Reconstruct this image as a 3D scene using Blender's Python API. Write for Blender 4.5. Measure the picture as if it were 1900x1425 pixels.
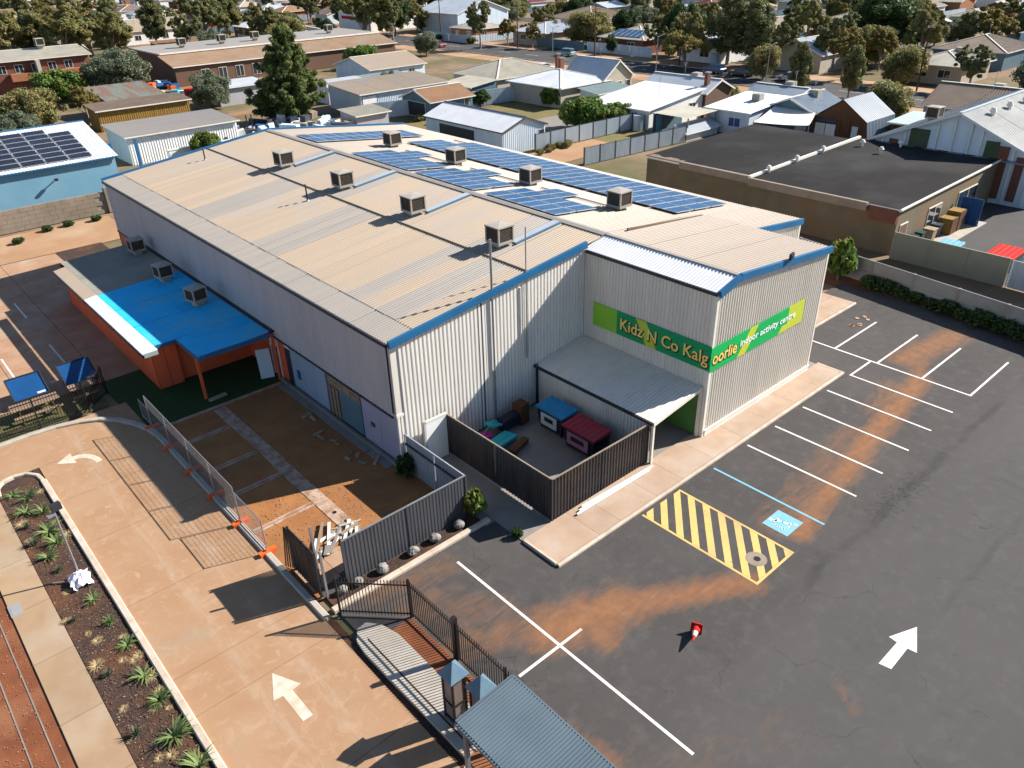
import bpy, math, random
import numpy as np
from mathutils import Vector, Matrix, Quaternion
for _o in list(bpy.data.objects): bpy.data.objects.remove(_o, do_unlink=True)
S = bpy.context.scene
COL = S.collection
# ---------------------------------------------------------------- camera
cam_d = bpy.data.cameras.new('camera'); cam = bpy.data.objects.new('camera', cam_d); COL.objects.link(cam)
_R = Vector((0.74230984, -0.66951788, -0.02496007)).normalized(); 
_yaw, _pit, _rol = math.radians(41.22452574), math.radians(29.77439159), math.radians(-1.43026068)
_fw = Vector((math.sin(_yaw)*math.cos(_pit), math.cos(_yaw)*math.cos(_pit), -math.sin(_pit)))
_r = Vector((math.cos(_yaw), -math.sin(_yaw), 0)); _u = _r.cross(_fw)
_R = math.cos(_rol)*_r + math.sin(_rol)*_u; _U = -math.sin(_rol)*_r + math.cos(_rol)*_u
cam.matrix_world = Matrix(((_R.x, _U.x, -_fw.x, 0), (_R.y, _U.y, -_fw.y, 0), (_R.z, _U.z, -_fw.z, 21.2), (0, 0, 0, 1)))
cam_d.sensor_width = 36; cam_d.lens = 36*1432.53/1900; cam_d.clip_start = 0.5; cam_d.clip_end = 6000
S.camera = cam
# ---------------------------------------------------------------- sky, sun, exposure
SUN = Vector((0.770, -0.295, 0.566)).normalized()
w = bpy.data.worlds.new('World'); S.world = w; w.use_nodes = True
_n = w.node_tree.nodes; _l = w.node_tree.links; _n.clear()
sky = _n.new('ShaderNodeTexSky'); sky.sky_type = 'NISHITA'; sky.sun_disc = False
sky.sun_elevation = math.asin(SUN.z); sky.sun_rotation = math.atan2(SUN.x, SUN.y)
sky.altitude = 350; sky.air_density = 0.85; sky.dust_density = 0.2; sky.ozone_density = 1.2
bg = _n.new('ShaderNodeBackground'); bg.inputs['Strength'].default_value = 0.075
_out = _n.new('ShaderNodeOutputWorld'); _l.new(sky.outputs[0], bg.inputs[0]); _l.new(bg.outputs[0], _out.inputs[0])
sd = bpy.data.lights.new('sun', 'SUN'); sd.energy = 5.0; sd.angle = math.radians(0.53); sd.color = (1.0, 0.945, 0.87)
so = bpy.data.objects.new('sun', sd); COL.objects.link(so); so.location = (60, -30, 60)
so.rotation_euler = (-SUN).to_track_quat('-Z', 'Y').to_euler()
S.view_settings.view_transform = 'Standard'; S.view_settings.look = 'None'
S.view_settings.exposure = 1.15; S.view_settings.gamma = 1.0; S.view_settings.use_curve_mapping = False
S.render.engine = 'CYCLES'; S.cycles.use_denoising = True; S.cycles.denoiser = 'OPENIMAGEDENOISE'
S.cycles.max_bounces = 5; S.cycles.diffuse_bounces = 3; S.cycles.glossy_bounces = 2; S.cycles.transmission_bounces = 3
S.cycles.transparent_max_bounces = 8; S.cycles.use_adaptive_sampling = True; S.cycles.adaptive_threshold = 0.02
S.cycles.caustics_reflective = False; S.cycles.caustics_refractive = False
rnd = random.Random(7)
# ---------------------------------------------------------------- mesh builder
WL = {}
V = Vector
class MB:
    def __init__(s): s.v = []; s.f = []; s.m = []
    def add(s, vs, fs, m=0):
        b = len(s.v); s.v += [tuple(p) for p in vs]
        for f in fs: s.f.append(tuple(b+i for i in f)); s.m.append(m)
        return s
    def quad(s, a, b, c, d, m=0): return s.add([a, b, c, d], [(0, 1, 2, 3)], m)
    def poly(s, pts, m=0): return s.add(pts, [tuple(range(len(pts)))], m)
    def box(s, x0, x1, y0, y1, z0, z1, m=0, M=None):
        vs = [V((x, y, z)) for z in (z0, z1) for y in (y0, y1) for x in (x0, x1)]
        if M: vs = [M @ p for p in vs]
        return s.add(vs, [(0, 2, 3, 1), (4, 5, 7, 6), (0, 1, 5, 4), (2, 6, 7, 3), (0, 4, 6, 2), (1, 3, 7, 5)], m)
    def obox(s, c, d, rz=0, m=0, M=None):
        T = Matrix.Translation(V(c)) @ Matrix.Rotation(rz, 4, 'Z')
        if M: T = Matrix.Translation(V(c)) @ M
        return s.box(-d[0]/2, d[0]/2, -d[1]/2, d[1]/2, -d[2]/2, d[2]/2, m, T)
    def bar(s, a, b, wd, ht, m=0):          # box beam from a to b
        a, b = V(a), V(b); d = b-a; L = d.length; z = d.normalized()
        x = z.cross(V((0, 0, 1))); x = V((1, 0, 0)) if x.length < 1e-4 else x.normalized(); y = z.cross(x)
        T = Matrix(((x.x, y.x, z.x, a.x), (x.y, y.y, z.y, a.y), (x.z, y.z, z.z, a.z), (0, 0, 0, 1)))
        return s.box(-wd/2, wd/2, -ht/2, ht/2, 0, L, m, T)
    def cyl(s, a, b, r, n=8, r2=None, cap=True, m=0):
        a, b = V(a), V(b); r2 = r if r2 is None else r2; z = (b-a).normalized()
        x = z.cross(V((0, 0, 1))); x = V((1, 0, 0)) if x.length < 1e-4 else x.normalized(); y = z.cross(x)
        vs = [a+(x*math.cos(t)+y*math.sin(t))*r for t in [2*math.pi*i/n for i in range(n)]]
        vs += [b+(x*math.cos(t)+y*math.sin(t))*r2 for t in [2*math.pi*i/n for i in range(n)]]
        fs = [(i, (i+1) % n, n+(i+1) % n, n+i) for i in range(n)]
        fs = [tuple(reversed(f)) for f in fs]
        if cap: fs += [tuple(range(n)), tuple(range(2*n-1, n-1, -1))]
        return s.add(vs, fs, m)
    def prism(s, pts, z0, z1, m=0):
        n = len(pts); a = sum(pts[i][0]*pts[(i+1) % n][1]-pts[(i+1) % n][0]*pts[i][1] for i in range(n))
        if a < 0: pts = list(reversed(pts))
        vs = [(p[0], p[1], z0) for p in pts]+[(p[0], p[1], z1) for p in pts]
        return s.add(vs, [(i, (i+1) % n, n+(i+1) % n, n+i) for i in range(n)]+[tuple(range(n-1, -1, -1)), tuple(range(n, 2*n))], m)
    def corr(s, pts, rib, pitch=.25, dep=.03, prof=((0, 0), (.45, 0), (.58, 1), (.87, 1)), m=0):
        # ribbed metal sheet over a convex flat polygon; pts counter-clockwise seen from outside
        pts = [V(p) for p in pts]; n = (pts[1]-pts[0]).cross(pts[2]-pts[0]).normalized()
        t = V(rib); t = (t-n*t.dot(n)).normalized(); u = t.cross(n)
        o = pts[0]; q = [((p-o).dot(u), (p-o).dot(t)) for p in pts]
        s0, s1 = min(a for a, _ in q), max(a for a, _ in q)
        xs = []; k = 0
        while True:
            done = False
            for fr, h in prof:
                x = s0+(k+fr)*pitch
                if x >= s1: done = True; break
                xs.append((x, h))
            if done: break
            k += 1
        xs.append((s1, 0)); row = []
        for x, h in xs:
            xx = min(max(x, s0+1e-5), s1-1e-5); ts = []
            for i in range(len(q)):
                (a, b), (c, d) = q[i], q[(i+1) % len(q)]
                if (a-xx)*(c-xx) <= 0 and abs(a-c) > 1e-9: ts.append(b+(d-b)*(xx-a)/(c-a))
            if not ts: continue
            row.append((o+u*x+t*min(ts)+n*h*dep, o+u*x+t*max(ts)+n*h*dep))
        vs = [p for r in row for p in r]
        return s.add(vs, [(2*i, 2*i+2, 2*i+3, 2*i+1) for i in range(len(row)-1)], m)
    def build(s, name, mat, parent=None, local=False, smooth=False):
        me = bpy.data.meshes.new(name)
        off = V((0, 0, 0)) if (parent is None or local) else WL.get(parent.name, V((0, 0, 0)))
        me.from_pydata([(p[0]-off.x, p[1]-off.y, p[2]-off.z) for p in s.v], [], s.f)
        mats = mat if isinstance(mat, (list, tuple)) else [mat]
        for mm in mats: me.materials.append(mm)
        if len(mats) > 1: me.polygons.foreach_set('material_index', s.m)
        if smooth: me.polygons.foreach_set('use_smooth', [True]*len(s.f))
        me.update()
        return link(name, me, parent)
def link(name, me, parent=None):
    o = bpy.data.objects.new(name, me); COL.objects.link(o)
    if parent is not None: o.parent = parent; WL[o.name] = WL.get(parent.name, V((0, 0, 0)))
    return o
def tag(o, label=None, cat=None, group=None, kind=None):
    if label: o['label'] = label
    if cat: o['category'] = cat
    if group: o['group'] = group
    if kind: o['kind'] = kind
    return o
def thing(name, label, cat, loc=(0, 0, 0), group=None, rz=0):
    o = bpy.data.objects.new(name, None); COL.objects.link(o); o.location = loc; o.rotation_euler[2] = rz
    o.empty_display_size = .2; WL[o.name] = V(loc)
    return tag(o, label, cat, group)
def struct(o): o['kind'] = 'structure'; return o
def kids(o): return [c for c in bpy.data.objects if c.parent == o]
KIDS = {}
def tree_of(o): return [(c, tree_of(c)) for c in o.children]
def copy_tree(src, loc, rz=0, label=None, group=None, sc=None):
    def rec(o, par):
        c = o.copy(); COL.objects.link(c)
        if par is not None: c.parent = par
        for ch in list(o.children): rec(ch, c)
        return c
    c = rec(src, None); c.location = loc; c.rotation_euler = (0, 0, rz); WL[c.name] = V(loc)
    if sc is not None: c.scale = (sc, sc, sc) if isinstance(sc, (int, float)) else sc
    if label: c['label'] = label
    if group: c['group'] = group
    return c
# ---------------------------------------------------------------- materials
def newmat(name):
    m = bpy.data.materials.new(name); m.use_nodes = True; nt = m.node_tree
    return m, nt, nt.nodes['Principled BSDF']
def C4(c): return (c[0], c[1], c[2], 1)
class G:                                     # small node-graph helper
    def __init__(s, nt): s.t = nt; s.n = nt.nodes; s.l = nt.links
    def node(s, ty, **k):
        n = s.n.new(ty)
        for a, b in k.items(): setattr(n, a, b)
        return n
    def pos(s): return s.node('ShaderNodeNewGeometry').outputs['Position']
    def math(s, op, a, b=None, c=None, clamp=False):
        n = s.node('ShaderNodeMath', operation=op, use_clamp=clamp)
        for i, x in enumerate((a, b, c)):
            if x is None: continue
            if isinstance(x, (int, float)): n.inputs[i].default_value = x
            else: s.l.new(x, n.inputs[i])
        return n.outputs[0]
    def noise(s, vec, scale, det=4, rough=.55, dist=0, stretch=None):
        if stretch:
            mp = s.node('ShaderNodeMapping'); mp.inputs['Scale'].default_value = stretch; s.l.new(vec, mp.inputs[0]); vec = mp.outputs[0]
        n = s.node('ShaderNodeTexNoise'); n.inputs['Scale'].default_value = scale; n.inputs['Detail'].default_value = det
        n.inputs['Roughness'].default_value = rough; n.inputs['Distortion'].default_value = dist; s.l.new(vec, n.inputs['Vector'])
        return n.outputs['Fac']
    def rng(s, x, a, b, c=0, d=1):
        n = s.node('ShaderNodeMapRange'); n.clamp = True; s.l.new(x, n.inputs[0])
        for i, q in enumerate((a, b, c, d)): n.inputs[i+1].default_value = q
        return n.outputs[0]
    def mix(s, f, a, b, blend='MIX'):
        n = s.node('ShaderNodeMix', data_type='RGBA', blend_type=blend)
        for i, x in ((0, f), (6, a), (7, b)):
            if isinstance(x, (int, float)): n.inputs[i].default_value = x
            elif isinstance(x, tuple): n.inputs[i].default_value = C4(x)
            else: s.l.new(x, n.inputs[i])
        return n.outputs[2]
    def sep(s, v):
        n = s.node('ShaderNodeSeparateXYZ'); s.l.new(v, n.inputs[0]); return n.outputs
    def bump(s, h, st, dist=.02):
        n = s.node('ShaderNodeBump'); n.inputs['Strength'].default_value = st; n.inputs['Distance'].default_value = dist; s.l.new(h, n.inputs['Height']); return n.outputs[0]
    def scale(s, col, k):                    # colour * scalar
        n = s.node('ShaderNodeVectorMath', operation='SCALE'); s.l.new(col, n.inputs[0])
        if isinstance(k, (int, float)): n.inputs['Scale'].default_value = k
        else: s.l.new(k, n.inputs['Scale'])
        return n.outputs[0]
KEEP = {'roof_white', 'wall_cream', 'white_trim', 'paint_white', 'pvc', 'label_white', 'wall_white', 'letter_gold', 'letter_white', 'sail', 'white_sheet', 'paint_ghost', 'kerb', 'sign_green', 'sign_lime', 'cone_red', 'orange_plastic', 'paint_yellow', 'paint_blue', 'plastic_blue', 'plastic_red', 'iron', 'dark_trim', 'bin_body', 'tyre', 'cyan', 'pink', 'solar_dark', 'roof_zinc', 'fence_dark', 'blue_trim', 'wall_green', 'roof_black', 'blue_roof', 'wall_red', 'slate_roof', 'fence_zinc', 'wall_bluewhite'}
KA = .64
def ks(c, k=KA): return tuple(x*k for x in c)
def pm(name, c, c2=None, sc=1.2, rough=.7, metal=0., spec=.3, bump=0., bsc=50, lo=.35, hi=.65, rv=0., stretch=None, c3=None, sc3=.25, det=5):
    if name not in KEEP: c = ks(c); c2 = ks(c2) if c2 else None; c3 = ks(c3) if c3 else None
    m, nt, b = newmat(name); g = G(nt); P = g.pos()
    if c2 is None: c2 = tuple(x*.82 for x in c)
    col = g.mix(g.rng(g.noise(P, sc, det, stretch=stretch), lo, hi), c, c2)
    if c3: col = g.mix(g.rng(g.noise(P, sc3, 5, .6), .48, .68), col, c3)
    if rv:
        oi = g.node('ShaderNodeObjectInfo'); col = g.scale(col, g.rng(oi.outputs['Random'], 0, 1, 1-rv, 1+rv))
    nt.links.new(col, b.inputs['Base Color']); b.inputs['Roughness'].default_value = rough; b.inputs['Metallic'].default_value = metal
    b.inputs['Specular IOR Level'].default_value = spec
    if bump: nt.links.new(g.bump(g.noise(P, bsc, 3), bump), b.inputs['Normal'])
    return m
def leafmat(name, a, b_, c=None, tr=.32):
    a = ks(a, .95); b_ = ks(b_, .95); c = ks(c, .95) if c else None
    m, nt, b = newmat(name); g = G(nt); geo = g.node('ShaderNodeNewGeometry')
    col = g.mix(geo.outputs['Random Per Island'], a, b_)
    if c: col = g.mix(g.rng(g.noise(geo.outputs['Position'], .45, 3), .5, .62), col, c)
    nt.links.new(col, b.inputs['Base Color']); b.inputs['Roughness'].default_value = .6; b.inputs['Specular IOR Level'].default_value = .25
    tl = g.node('ShaderNodeBsdfTranslucent'); nt.links.new(g.scale(col, 1.2), tl.inputs[0])
    mx = g.node('ShaderNodeMixShader'); mx.inputs[0].default_value = tr; nt.links.new(b.outputs[0], mx.inputs[1]); nt.links.new(tl.outputs[0], mx.inputs[2])
    nt.links.new(mx.outputs[0], nt.nodes['Material Output'].inputs[0])
    return m
def glassmat(name, c=(.02, .03, .04)):
    m, nt, b = newmat(name); b.inputs['Base Color'].default_value = C4(c); b.inputs['Roughness'].default_value = .08; b.inputs['Specular IOR Level'].default_value = .8
    return m
M = {}
M['roof_tan'] = pm('roof_tan', (.60, .46, .32), (.55, .44, .33), .35, .55, spec=.35, stretch=(.25, 3, 1), c3=(.53, .45, .38), sc3=.2, rv=.035)
M['roof_pale'] = pm('roof_pale', (.45, .36, .27), (.41, .335, .265), .5, .5, spec=.35, stretch=(.3, 3, 1))
M['roof_grey'] = pm('roof_grey', (.42, .38, .34), (.48, .42, .35), .5, .5, spec=.4, stretch=(.3, 4, 1))
M['roof_white'] = pm('roof_white', (.64, .65, .66), (.56, .57, .59), .6, .4, spec=.4)
M['roof_zinc'] = pm('roof_zinc', (.5, .54, .58), (.42, .46, .5), .4, .4, metal=.25, spec=.5, stretch=(1, 1, 1))
M['roof_hall'] = pm('roof_hall', (.42, .43, .41), (.34, .35, .34), .5, .6, spec=.3, stretch=(.3, 2, 1), c3=(.5, .5, .47), sc3=.3)
M['roof_bluegrey'] = pm('roof_bluegrey', (.2, .27, .34), (.26, .33, .4), .4, .45, spec=.4)
M['roof_black'] = pm('roof_black', (.018, .0165, .0165), (.025, .023, .0225), .35, .9, spec=.08, c3=(.042, .04, .039), sc3=.12, stretch=(.3, 1.5, 1))
M['roof_orange'] = pm('roof_orange', (.45, .25, .13), (.36, .2, .11), .6, .7)
M['roof_moss'] = pm('roof_moss', (.42, .42, .36), (.34, .33, .28), .5, .8)
M['roof_terracotta'] = pm('roof_terracotta', (.52, .34, .21), (.45, .29, .18), .6, .7, c3=(.5, .38, .27), sc3=.2)
M['roof_brown'] = pm('roof_brown', (.3, .22, .15), (.24, .17, .12), .5, .7)
M['roof_cream'] = pm('roof_cream', (.58, .53, .42), (.46, .43, .34), .5, .6)
M['roof_maroon'] = pm('roof_maroon', (.22, .03, .05), (.17, .03, .04), .6, .6)
M['roof_rust'] = pm('roof_rust', (.3, .33, .27), (.34, .2, .14), .5, .7, stretch=(2, .3, 1), lo=.45, hi=.6)
M['roof_mint'] = pm('roof_mint', (.35, .47, .46), (.42, .52, .5), .5, .55)
M['blue_roof'] = pm('blue_roof', (.02, .4, .74), (.03, .44, .76), .7, .65, spec=.15, c3=(.09, .42, .62), sc3=.5)
M['wall_cream'] = pm('wall_cream', (.66, .61, .53), (.6, .55, .475), .6, .55, spec=.35, stretch=(3, 3, .35))
M['wall_facade'] = pm('wall_facade', (1.15, 1.1, 1.0), (1.05, 1.0, .92), .6, .5, spec=.35, stretch=(3, 3, .35))
M['footing'] = pm('footing', (.64, .46, .35), (.42, .25, .15), 2.2, .95, bump=.4, lo=.4, hi=.62)
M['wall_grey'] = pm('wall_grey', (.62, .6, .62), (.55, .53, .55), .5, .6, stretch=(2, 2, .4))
M['wall_white'] = pm('wall_white', (.74, .73, .7), (.66, .65, .62), .7, .6, stretch=(2, 2, .4))
M['wall_bluewhite'] = pm('wall_bluewhite', (.56, .64, .7), (.48, .55, .61), .5, .55, stretch=(2, 2, .3))
M['wall_lightblue'] = pm('wall_lightblue', (.22, .46, .62), (.26, .5, .65), .5, .6)
M['wall_render'] = pm('wall_render', (.66, .58, .46), (.58, .5, .4), .7, .8, bump=.2)
M['wall_red'] = pm('wall_red', (.68, .12, .04), (.58, .1, .04), .8, .6)
M['wall_green'] = pm('wall_green', (.06, .17, .04), (.07, .2, .05), .8, .6)
M['wall_mustard'] = pm('wall_mustard', (.45, .27, .06), (.35, .2, .04), 1.2, .6, stretch=(4, 4, .3))
M['wall_lilac'] = pm('wall_lilac', (.47, .45, .58), (.42, .41, .53), .8, .6)
M['wall_powder'] = pm('wall_powder', (.36, .47, .62), (.42, .5, .62), 1.2, .6, stretch=(2, 2, .4))
M['wall_teal'] = pm('wall_teal', (.16, .26, .32), (.13, .22, .28), 1, .5)
M['brick_red'] = pm('brick_red', (.26, .1, .06), (.2, .08, .055), 2.5, .85, bump=.3)
M['brick_orange'] = pm('brick_orange', (.48, .2, .09), (.4, .17, .08), 2.5, .85)
M['brick_brown'] = pm('brick_brown', (.23, .13, .08), (.18, .1, .07), 2, .85, stretch=(1, 1, 4))
M['block_tan'] = pm('block_tan', (.42, .34, .26), (.35, .28, .21), 1.5, .9, bump=.3, c3=(.3, .25, .19), sc3=.4)
M['block_mould'] = pm('block_mould', (.26, .2, .12), (.18, .16, .11), .6, .9, bump=.3, c3=(.3, .17, .08), sc3=.3)
M['timber'] = pm('timber', (.2, .09, .035), (.14, .06, .025), 1.5, .75, stretch=(6, 6, .4))
M['timber_pale'] = pm('timber_pale', (.5, .38, .25), (.4, .3, .2), 3, .8, rv=.2)
M['timber_slat'] = pm('timber_slat', (.42, .27, .18), (.34, .22, .15), 3, .8, rv=.2)
M['blue_trim'] = pm('blue_trim', (.012, .095, .21), (.016, .12, .26), .8, .45, spec=.45)
M['white_trim'] = pm('white_trim', (.72, .68, .6), (.64, .6, .52), .8, .6)
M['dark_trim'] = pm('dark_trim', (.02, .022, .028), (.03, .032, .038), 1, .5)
M['flash'] = pm('flash', (.52, .46, .39), (.46, .41, .36), 1, .45, metal=.1)
M['fence_dark'] = pm('fence_dark', (.026, .024, .026), (.04, .036, .036), .8, .55, stretch=(3, 3, .3), c3=(.07, .05, .038), sc3=.5)
M['fence_slate'] = pm('fence_slate', (.075, .08, .09), (.1, .1, .11), .8, .5, stretch=(4, 4, .3))
M['fence_zinc'] = pm('fence_zinc', (.46, .53, .58), (.38, .45, .5), .5, .45, metal=.15, stretch=(2, 2, .3), rv=.1)
M['fence_back'] = pm('fence_back', (.42, .45, .5), (.36, .39, .44), .8, .5)
M['iron'] = pm('iron', (.012, .011, .012), (.02, .018, .017), 2, .45)
M['galv'] = pm('galv', (.5, .51, .52), (.42, .43, .45), 2, .38, metal=.5, spec=.5)
M['wire'] = pm('wire', (.4, .41, .42), (.34, .35, .36), 2, .4, metal=.5)
M['orange_plastic'] = pm('orange_plastic', (.75, .13, .02), (.65, .11, .02), 2, .5)
M['cooler'] = pm('cooler', (.56, .5, .42), (.5, .45, .38), 1.5, .55)
M['cooler_pad'] = pm('cooler_pad', (.16, .12, .09), (.11, .085, .065), 6, .8)
M['asphalt2'] = pm('asphalt2', (.075, .072, .07), (.095, .09, .087), .4, .9, bump=.4, bsc=60, c3=(.11, .1, .09), sc3=.08)
M['paint_white'] = pm('paint_white', (.66, .63, .59), (.2, .18, .165), 7, .8, lo=.6, hi=.75, det=6, c3=(.5, .42, .34), sc3=.5)
M['paint_yellow'] = pm('paint_yellow', (.62, .4, .13), (.16, .13, .1), 7, .8, lo=.6, hi=.75, det=6, c3=(.5, .32, .13), sc3=.5)
M['paint_blue'] = pm('paint_blue', (.17, .38, .5), (.2, .42, .54), 3, .85, spec=.1)
M['paint_ghost'] = pm('paint_ghost', (.6, .5, .4), (.46, .34, .24), 2.5, .8, lo=.4, hi=.7)
M['kerb'] = pm('kerb', (.5, .43, .35), (.4, .32, .24), 1.5, .85, bump=.25)
M['slab'] = pm('slab', (.55, .33, .2), (.46, .26, .15), .8, .9, bump=.2, c3=(.58, .42, .3), sc3=.35, rv=.06)
M['walk_slab'] = pm('walk_slab', (.6, .44, .32), (.52, .36, .25), .8, .9, bump=.2, c3=(.62, .5, .4), sc3=.35, rv=.06)
M['path'] = pm('path', (.5, .34, .2), (.44, .29, .17), .8, .9, bump=.2, c3=(.52, .4, .28), sc3=.3, rv=.09)
M['conc'] = pm('conc', (.36, .33, .29), (.3, .27, .24), .9, .9, bump=.25)
M['conc_panel'] = pm('conc_panel', (.4, .4, .39), (.33, .33, .32), .8, .9, bump=.2, rv=.06)
M['conc_white'] = pm('conc_white', (.62, .56, .48), (.54, .47, .38), 1.5, .85, bump=.2)
M['red_dirt'] = pm('red_dirt', (.3, .1, .04), (.22, .07, .028), 1.2, .95, bump=.5, bsc=30, c3=(.36, .15, .07), sc3=.4)
M['orange_dirt'] = pm('orange_dirt', (.5, .22, .075), (.42, .17, .055), 1, .95, bump=.5, bsc=25, c3=(.34, .15, .06), sc3=.3)
M['mulch'] = pm('mulch', (.055, .032, .022), (.1, .06, .045), 9, .95, bump=.8, bsc=40, c3=(.2, .08, .035), sc3=.5)
M['turf'] = pm('turf', (.025, .07, .015), (.035, .085, .02), 4, .95, bump=.6, bsc=80)
M['lawn'] = pm('lawn', (.12, .14, .045), (.2, .16, .07), .6, .95, bump=.5, bsc=20)
M['dry_grass'] = pm('dry_grass', (.28, .2, .08), (.2, .19, .06), .5, .95, bump=.5, bsc=20)
M['yard_soil'] = pm('yard_soil', (.34, .2, .12), (.28, .18, .1), .3, .95, bump=.5, bsc=8, c3=(.2, .17, .08), sc3=.12)
M['sand'] = pm('sand', (.55, .33, .18), (.47, .27, .14), .35, .95, bump=.4, bsc=15, c3=(.6, .42, .27), sc3=.15)
M['rock'] = pm('rock', (.4, .38, .35), (.2, .19, .18), 5, .9, bump=.5, bsc=12)
M['plastic_blue'] = pm('plastic_blue', (.02, .19, .36), (.025, .23, .42), 1.5, .45)
M['plastic_red'] = pm('plastic_red', (.33, .025, .04), (.28, .02, .035), 1.5, .45)
M['bin_body'] = pm('bin_body', (.015, .018, .03), (.02, .024, .04), 1.5, .5)
M['bin_green'] = pm('bin_green', (.02, .07, .07), (.025, .08, .08), 1.5, .5)
M['label_white'] = pm('label_white', (.55, .6, .6), (.5, .55, .55), 3, .6)
M['label_pink'] = pm('label_pink', (.6, .3, .38), (.55, .27, .34), 3, .6)
M['pink'] = pm('pink', (.6, .03, .28), (.55, .03, .25), 2, .5)
M['cyan'] = pm('cyan', (.03, .4, .42), (.035, .35, .38), 2, .5)
M['pvc'] = pm('pvc', (.72, .7, .66), (.68, .66, .62), 2, .4)
M['sign_green'] = pm('sign_green', (.0, .4, .09), (.005, .34, .08), .9, .5)
M['sign_dark'] = pm('sign_dark', (.0, .4, .13), (.0, .44, .15), .9, .5)
M['sign_lime'] = pm('sign_lime', (.42, .55, .05), (.5, .5, .04), .9, .5)
M['sign_leaf'] = pm('sign_leaf', (.3, .75, .06), (.4, .8, .06), .9, .5)
M['letter_gold'] = pm('letter_gold', (.9, .66, .2), (.85, .52, .1), 3, .5)
M['letter_shadow'] = pm('letter_shadow', (.02, .02, .01), (.025, .025, .012), 3, .6)
M['letter_white'] = pm('letter_white', (.85, .9, .9), (.8, .88, .9), 3, .5)
M['glass'] = glassmat('glass'); M['glass_blue'] = glassmat('glass_blue', (.03, .06, .1))
M['lantern_pane'] = pm('lantern_pane', (.3, .23, .2), (.25, .2, .18), 3, .35)
M['lantern_roof'] = pm('lantern_roof', (.16, .27, .36), (.13, .22, .3), 2, .5)
M['slate_roof'] = pm('slate_roof', (.1, .135, .16), (.085, .115, .14), .8, .4, spec=.45)
M['tyre'] = pm('tyre', (.015, .015, .016), (.02, .02, .02), 4, .8)
M['cone_red'] = pm('cone_red', (.5, .02, .015), (.42, .02, .012), 3, .75, spec=.1)
M['white_sheet'] = pm('white_sheet', (.75, .72, .75), (.6, .5, .66), 4, .6, lo=.5, hi=.7)
M['bark'] = pm('bark', (.2, .15, .11), (.13, .1, .075), 3, .9)
M['bark_pale'] = pm('bark_pale', (.42, .36, .29), (.3, .25, .2), 2, .85)
M['tarp_blue'] = pm('tarp_blue', (.02, .1, .3), (.03, .14, .36), 1, .5)
M['sign_navy'] = pm('sign_navy', (.012, .08, .24), (.015, .1, .28), 1, .4)
M['sail'] = pm('sail', (.72, .68, .6), (.66, .6, .52), .8, .8)
M['leaf_olive'] = leafmat('leaf_olive', (.16, .165, .05), (.27, .26, .1), (.27, .21, .08))
M['leaf_gum'] = leafmat('leaf_gum', (.115, .135, .05), (.22, .225, .095), (.2, .18, .07))
M['leaf_pine'] = leafmat('leaf_pine', (.05, .08, .024), (.14, .18, .05), (.19, .22, .065))
M['leaf_dark'] = leafmat('leaf_dark', (.03, .06, .018), (.075, .12, .03))
M['leaf_grey'] = leafmat('leaf_grey', (.1, .125, .075), (.19, .21, .125))
M['leaf_green'] = leafmat('leaf_green', (.06, .12, .02), (.14, .22, .04), (.17, .19, .04))
M['leaf_bronze'] = leafmat('leaf_bronze', (.17, .145, .04), (.29, .23, .065))
M['agave'] = leafmat('agave', (.09, .15, .04), (.2, .25, .09), None, .15)
M['straw'] = leafmat('straw', (.4, .28, .14), (.5, .38, .2), None, .1)
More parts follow.
